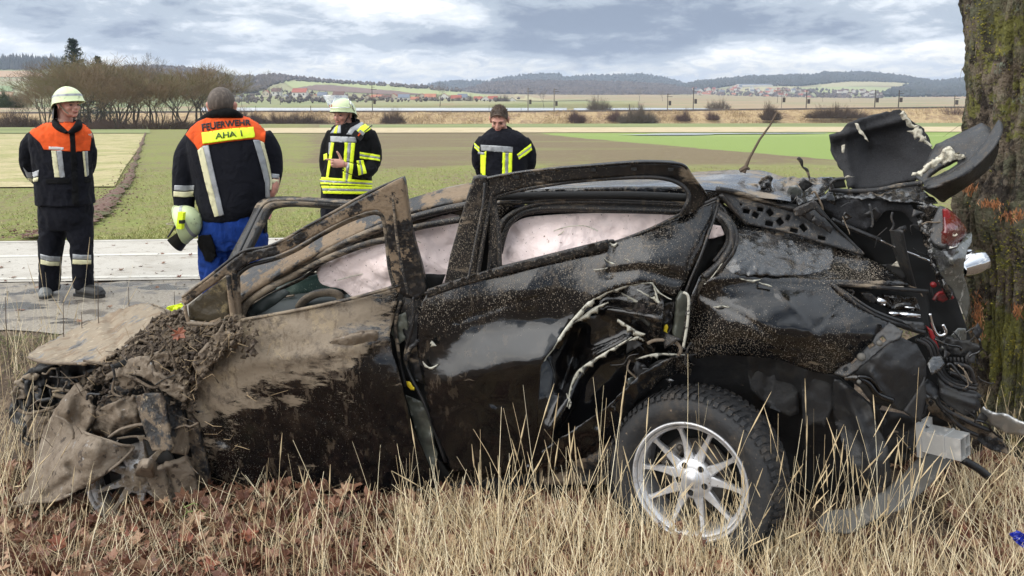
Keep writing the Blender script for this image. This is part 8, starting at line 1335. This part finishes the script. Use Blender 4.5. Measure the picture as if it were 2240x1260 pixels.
def clumps(C, sd, label, mat='straw', w=(.0022, .0044)):
    r = np.random.default_rng(sd); X, Y_, L, ln, az = [], [], [], [], []
    for px, py, h, n, sp in C:                            # top pixel, height, count, spread
        for i in range(n): X.append((px-CX)/FPX*py+r.normal(0, sp)); Y_.append(py+r.normal(0, .07)); L.append(h*1.42*r.uniform(.35, 1.08)); ln.append(abs(r.normal(.14, .24))); az.append(r.uniform(0, 6.28))
    X, Y_ = np.array(X), np.array(Y_); k = ((X*PN[0]+Y_*PN[1])-PC < -.04) | (X < -2.2) | (X > 2.1); L = np.array(L)[k]; n = len(L); return blades('tall_grass_stalks', X[k], Y_[k], L, np.array(ln)[k], r.uniform(*w, n), mat, label, az=np.array(az)[k], seed=sd, curl=.42, seg=7, head=(r.random(n) < .4)&(L > .3))
clumps([(1070, 2.75, .52, 34, .07), (1030, 2.8, .40, 28, .10), (1130, 2.8, .36, 26, .09), (870, 2.85, .42, 20, .05), (800, 2.85, .33, 16, .12), (1195, 2.7, .80, 3, .03), (1185, 2.75, .62, 8, .08), (1310, 2.7, .86, 4, .02), (1340, 2.72, .75, 4, .05), (1290, 2.75, .5, 26, .09), (1400, 2.75, .45, 24, .12), (1500, 2.7, .42, 26, .12), (1590, 2.7, .66, 6, .06), (1640, 2.75, .46, 30, .08), (1700, 2.75, .40, 28, .10), (1560, 2.6, .95, 2, .02), (1780, 2.8, .62, 30, .10), (1850, 2.75, .55, 34, .12), (1900, 2.8, .5, 30, .10), (2030, 2.85, .80, 7, .04), (1990, 2.8, .62, 18, .08), (2080, 2.85, .46, 24, .12), (2180, 2.85, .42, 40, .14), (2230, 2.9, .5, 40, .12), (560, 2.8, .34, 12, .12), (600, 2.75, .42, 7, .05), (450, 2.8, .30, 12, .12), (250, 2.9, .30, 16, .16), (120, 2.9, .34, 18, .14), (40, 2.9, .40, 22, .10), (700, 2.8, .36, 8, .1), (940, 2.75, .6, 4, .04), (1420, 2.7, .62, 5, .06), (1465, 2.68, .55, 6, .05), (1250, 2.7, .6, 5, .06), (1100, 2.7, .62, 6, .06), (1745, 2.72, .6, 8, .08), (1950, 2.8, .75, 6, .06), (520, 2.8, .5, 5, .06), (830, 2.8, .5, 6, .05), (330, 2.85, .4, 5, .08), (640, 2.72, .5, 9, .09), (730, 2.7, .42, 10, .08), (985, 2.7, .55, 10, .07), (1240, 2.66, .7, 5, .05), (1350, 2.66, .62, 8, .07), (1530, 2.66, .78, 4, .05), (2010, 2.72, .62, 14, .08), (2060, 2.74, .5, 16, .08)], 21, 'tall dry grass stalks with seed heads rising in front of the wreck')
clumps([(-60, 3.3, .5, 50, .10), (-80, 3.5, .60, 60, .12), (0, 4.9, .5, 40, .2), (100, 4.4, .78, 12, .10), (150, 4.5, .8, 8, .08), (60, 4.6, .85, 10, .08), (2230, 3.4, .4, 60, .2), (2180, 3.3, .35, 60, .2), (2100, 3.1, .3, 40, .15), (2290, 3.5, .5, 60, .2)], 22, 'tall dry stalks at the left edge beyond the bumper and below the big tree')
x, y = scat(9000, -500, 400, 3.2, 5.2, 9, .5); n = len(x); blades('dry_grass', x, y, q.uniform(.06, .22, n), q.uniform(.3, 1.3, n), q.uniform(.002, .004, n), 'straw_old', 'flattened dry grass on the verge left of the wreck', seed=10)
x = q.uniform(-8, 6, 24000); y = RS*x+5.5-np.abs(q.normal(0, .28, 24000)); o = (x*PN[0]+y*PN[1])-PC; k = (o > 1.9) | (x < -2.5); x, y = x[k], y[k]; n = len(x); blades('verge_grass', x, y, q.uniform(.03, .10, n), q.uniform(0, .9, n), q.uniform(.002, .004, n), 'grass_green', 'short green grass along the edge of the road shoulder', seed=12, seg=3)
n = 60000; yy = 9.35+(q.uniform(0, 1, n)**1.7)*13; xx = q.uniform(-.78, .45, n)*yy+RS*0; k = ~((yy > Yb-.2) & (xx < xat(262, yy))); xx, yy = xx[k], yy[k]+RS*np.clip(xx[k], -12, 30)*np.clip(1-(yy[k]-9.3)/30, 0, 1); cc = np.array([noise.noise((a*.9, b*.35, 3)) for a, b in zip(xx, yy)]); k = cc > q.uniform(-.7, .35, len(cc)); xx, yy = xx[k], yy[k]; n = len(xx)
blades('young_wheat', xx, yy, q.uniform(.04, .10, n), q.uniform(.2, 1.2, n), q.uniform(.006, .012, n), 'wheat_green', 'short young wheat growing in the field behind the road', seed=14, seg=3, z=bank(xx, yy)+.005)
# ---- leaves
def leafshape(s, rd, crumple=.25):
    k = [(0, -.5), (.10, -.22), (.34, -.30), (.30, -.12), (.52, .02), (.34, .10), (.40, .34), (.18, .24), (.0, .58), (-.18, .24), (-.40, .34), (-.34, .10), (-.52, .02), (-.30, -.12), (-.34, -.30), (-.10, -.22)]
    c = rd.uniform(.3, 1.3)*crumple*3; V = [(0, 0, .0)]+[(x, y, c*(x*x+.6*y*y)+rd.gauss(0, crumple*.18)) for x, y in k]; return np.array(V)*s, [(0, i+1, (i+1) % 16+1) for i in range(16)]
def scatter_leaves(name, P_, smin, smax, sd, label, dz=.07, tilt=.5):
    rd = random.Random(sd); m = MB(); tn = []
    for x, y in P_:
        V, F = leafshape(rd.uniform(smin, smax), rd); Rm = Matrix.Rotation(rd.random()*6.28, 3, 'Z')@Matrix.Rotation(rd.gauss(0, tilt), 3, 'X')@Matrix.Rotation(rd.gauss(0, tilt), 3, 'Y'); m.add(V@np.array(Rm).T+np.array((x, y, float(bank(x, y))+rd.uniform(.012, dz))), F); tn += [rd.random()]*len(V)
    return tag(m.build(name, MT['leaf_litter'], attrs={'tone': tn}, kind='stuff'), label)
x, y = scat(9500, -150, 2400, 1.9, 3.8, 31, 0, -.15); scatter_leaves('leaf_litter', list(zip(x, y)), .04, .10, 3, 'brown maple leaf litter covering the ground under the dry grass', dz=.09, tilt=.8)
x = q.uniform(-6, 4, 500); y = RS*x+q.uniform(5.2, 9.6, 500); k = (q.uniform(0, 1, 500) < np.where(y-RS*x < 7.2, .6, .45)); scatter_leaves('road_litter', list(zip(x[k], y[k])), .02, .06, 4, 'scraps of leaves scattered over the road and its shoulder', dz=.03, tilt=.2)
m = MB(); rd = random.Random(2)
for i in range(900): x = rd.uniform(-7, 3); y = RS*x+rd.uniform(5.4, 8.9 if i < 350 else 7.1); s = rd.uniform(.004, .014); m.add(ico2*s*np.array((1.3, 1, .6))+np.array((x, y, .012)), If)
tag(m.build('road_crumbs', MT['shoulder'], kind='stuff'), 'crumbs of earth and grit lying on the road')
nmat('leaf_rust', (.22, .070, .034), .6, layers=[dict(c=(.11, .04, .025), s=30, d=6, lo=.48, hi=.62), dict(c=(.33, .15, .08), s=60, d=4, lo=.6, hi=.7)]); nmat('leaf_brown', (.19, .10, .055), .6, layers=[dict(c=(.09, .045, .03), s=30, d=6, lo=.48, hi=.62), dict(c=(.32, .20, .11), s=60, d=4, lo=.6, hi=.7)])
def leaf(px, py, Y, s, mat, label, group=None, tx=.3, up=0.):
    p = Q(px, py, Y); rd = random.Random(int(px*7+py)); V, F = leafshape(s*.85, rd, .42); Rm = Matrix.Rotation(rd.random()*6.28, 3, 'Z')@Matrix.Rotation(rd.gauss(0, .15), 3, 'Y'); Rm = Matrix.Rotation(tx, 3, 'X')@Rm; V = V@np.array(Rm).T; V2 = V-np.array((0, 0, .0015)); n = len(V)
    m = MB(); m.add(np.vstack([V, V2])+p+np.array((0, 0, up)), F+[tuple(i+n for i in f[::-1]) for f in F]+[((i % 16)+1, ((i+1) % 16)+1, n+((i+1) % 16)+1, n+(i % 16)+1) for i in range(16)]); m.tube([p+V[1]+(0, 0, up), p+V[1]*1.6+(0, 0, up+.004)], .0012, 4); return tag(m.build('maple_leaf', MT[mat], loc=tuple(p)), label, 'leaf', group)
def gy(px, py, h=.05):                                   # distance where this pixel meets the verge
    Y = 3.
    for _ in range(12): x = float(Q(px, py, Y)[0]); z = float(bank(x, Y))+h; Y = float(GZ(px, py, z)[1])
    return Y
for i, (px, py, s, mt, lb) in enumerate([(290, 1160, .10, 'leaf_rust', 'rust red maple leaf below the bare front wheel'), (130, 1190, .11, 'leaf_rust', 'rust brown curled leaf at the lower left'), (410, 1185, .09, 'leaf_rust', 'reddish leaf right below the front wheel mud'), (1590, 1236, .09, 'leaf_rust', 'dark red leaf at the bottom below the silver wheel'), (2110, 1160, .08, 'leaf_rust', 'orange brown leaf right of the grey splash shield'), (1990, 1175, .09, 'leaf_brown', 'tan leaf under the grey splash shield'), (1180, 1105, .10, 'leaf_brown', 'curled brown leaf between the rear door and the silver wheel'), (1020, 1075, .10, 'leaf_brown', 'brown leaf below the gap between the doors'),
    (700, 1190, .12, 'leaf_brown', 'large brown leaf below the mossy stick'), (545, 1170, .10, 'leaf_rust', 'rust leaf left of the mossy stick'), (900, 1200, .11, 'leaf_brown', 'brown leaf at the bottom right of the mossy stick'), (330, 1240, .12, 'leaf_brown', 'wide brown leaf at the bottom edge, left'), (460, 1235, .11, 'leaf_rust', 'rust leaf at the bottom edge, left of the middle'), (2150, 1240, .10, 'leaf_brown', 'brown leaf at the bottom right corner near the blue wrapper')]): leaf(px, py, gy(px, py, .09), s, mt, lb, 'single maple leaves on the verge', tx=.5)
leaf(392, 730, 3.32, .085, 'leaf_rust', 'red maple leaf stuck on the mud heap of the wreck', tx=1.2); leaf(2058, 389, 3.6, .05, 'leaf_rust', 'small orange leaf caught beside the spoiler blade', tx=.9)
for i, (px, py) in enumerate([(30, 607), (265, 590), (392, 604), (343, 630), (240, 671), (400, 660), (1, 585)]): p = GZ(px, py, .02); leaf(px, py, float(p[1]), .06, 'leaf_brown' if i != 2 else 'leaf_rust', ['brown leaf on the road at the left edge', 'brown leaf on the road between the two left men', 'rust leaf on the road beside the blue trousers', 'brown leaf on the white edge line', 'dark leaf on the wet shoulder right of the black boot', 'brown leaf on the shoulder near the bonnet', 'leaf on the road touching the left frame edge'][i], 'leaves lying on the road', tx=.15)
# mossy stick, twigs, scraps
st = thing('mossy_stick', tuple(Q(780, 1140, 3.15)), 'short stick overgrown with yellow moss lying in front of the front door', 'stick'); sp = cr([tuple(Q(a, b, 3.15)) for a, b in ((622, 1128), (660, 1140), (715, 1141), (800, 1142), (880, 1139), (960, 1136), (1010, 1138))], 5); m = MB(); m.tube(sp, np.linspace(.010, .006, len(sp)), 8); m.build('wood', MT['twig_bark'], st); m = MB(); rd = random.Random(4)
for i in range(1500):
    t = rd.random(); 
    if .12 < t < .24 or t > .72: continue
    c = sp[min(len(sp)-1, int(t*len(sp)))]; m.add(ico2*rd.uniform(.003, .007)+c+np.array((rd.gauss(0, .008), rd.gauss(-.003, .006), rd.gauss(.002, .007))), If)
m.build('moss', MT['moss'], st, kind='stuff')
tw = thing('twig', tuple(P(1630, 372, .8)), 'bare brown twig sticking up from the crushed roof', 'twig'); m = MB(); m.tube([P(1626, 378, .8), P(1640, 345, .8), P(1662, 305, .8), P(1684, 275, .8), P(1700, 247, .8)], [.013, .007, .006, .005, .006], 7); m.tube([P(1618, 374, .8), P(1632, 366, .8), P(1640, 370, .8)], [.012, .016, .006], 6); m.v = [np.concatenate(m.v)]; m.build('stem', MT['twig_bark'], tw)
rail('torn_cable', [(1745, 345), (1752, 352), (1756, 365), (1765, 372), (1772, 394)], .6, [.008, .010, .004, .008, .003], 'black_trim')
nmat('blue_foil', (.03, .05, .42), .25, layers=[dict(c=(.6, .6, .7), s=60, d=3, lo=.6, hi=.66)]); p = P(2225, 1180, -.25)
def wrap():
    V, F = cdt([(2208, 1168), (2225, 1160), (2250, 1172), (2262, 1190), (2240, 1200), (2222, 1186)], 4); W3 = Q(V[:, 0], V[:, 1], 2.75+.03*nz(V[:, 0], V[:, 1], 9, 2)); V3, F3 = shell(W3, F, .002); o = obj('candy_wrapper', V3, F3, MT['blue_foil'], loc=tuple(W3[0])); tag(o, 'crumpled blue and white wrapper in the grass at the right edge', 'wrapper')
wrap()
V, F = cdt([(352, 684), (365, 672), (392, 664), (402, 668), (394, 676), (372, 682)], 4); W3 = P(V[:, 0], V[:, 1], 1.15+.02*nz(V[:, 0], V[:, 1], 12, 2)); V3, F3 = shell(W3, F, .01); tag(obj('warning_cloth', V3, F3, MT['neon_yellow'], loc=tuple(W3[0])), 'strip of neon yellow cloth lying behind the bonnet', 'cloth')
for px, y0, y1, Y in ((138, 648, 728, 4.3), (214, 612, 694, 4.4), (281, 628, 668, 4.7), (178, 682, 712, 4.4), (381, 638, 664, 4.8), (12, 650, 705, 4.1)): m = MB(); a = Q(px+3, y1+40, Y); a[2] = float(bank(a[0], Y)); m.tube([a, Q(px+1, y1, Y), Q(px, y0, Y)], [.003, .0025, .0015], 5); tag(m.build('dry_stem', MT['twig_bark'], loc=tuple(a)), {138: 'dark weed stem crossing the shoulder below the grey boot', 214: 'tall dark weed stem below the black boot', 281: 'thin dark stem between the black boot and the bonnet', 178: 'short dark stem below the grey and black boots', 381: 'short thin stem just left of the quarter window', 12: 'leaning dark stem at the left frame edge'}[px], 'stem', 'dark weed stems on the verge')
nmat('green_twig', (.22, .30, .08), .7); m = MB(); [m.tube([Q(*c, 3.2) for c in s], [.003, .0025, .0015], 5) for s in (((390, 1142), (410, 1120), (400, 1100)), ((410, 1120), (440, 1115), (455, 1128)), ((402, 1110), (425, 1100), (432, 1105)))]; m.v = [np.concatenate(m.v)]; tag(m.build('green_sprig', MT['green_twig'], loc=tuple(Q(390, 1142, 3.2))), 'small green sprig lying under the muddy front wheel', 'sprig')
# ---- air
hz = bpy.data.materials.new('haze'); hz.use_nodes = True; nt = hz.node_tree; nt.nodes.clear(); v = nt.nodes.new('ShaderNodeVolumePrincipled'); o = nt.nodes.new('ShaderNodeOutputMaterial'); nt.links.new(v.outputs[0], o.inputs['Volume']); v.inputs['Density'].default_value = .0002; v.inputs['Color'].default_value = (.72, .82, 1, 1); v.inputs['Anisotropy'].default_value = .2; MT['haze'] = hz
m = MB(); m.box((0, 0, 66), (13000, 13000, 198)); tag(m.build('haze', hz, kind='stuff'), 'thin blue haze in the air')
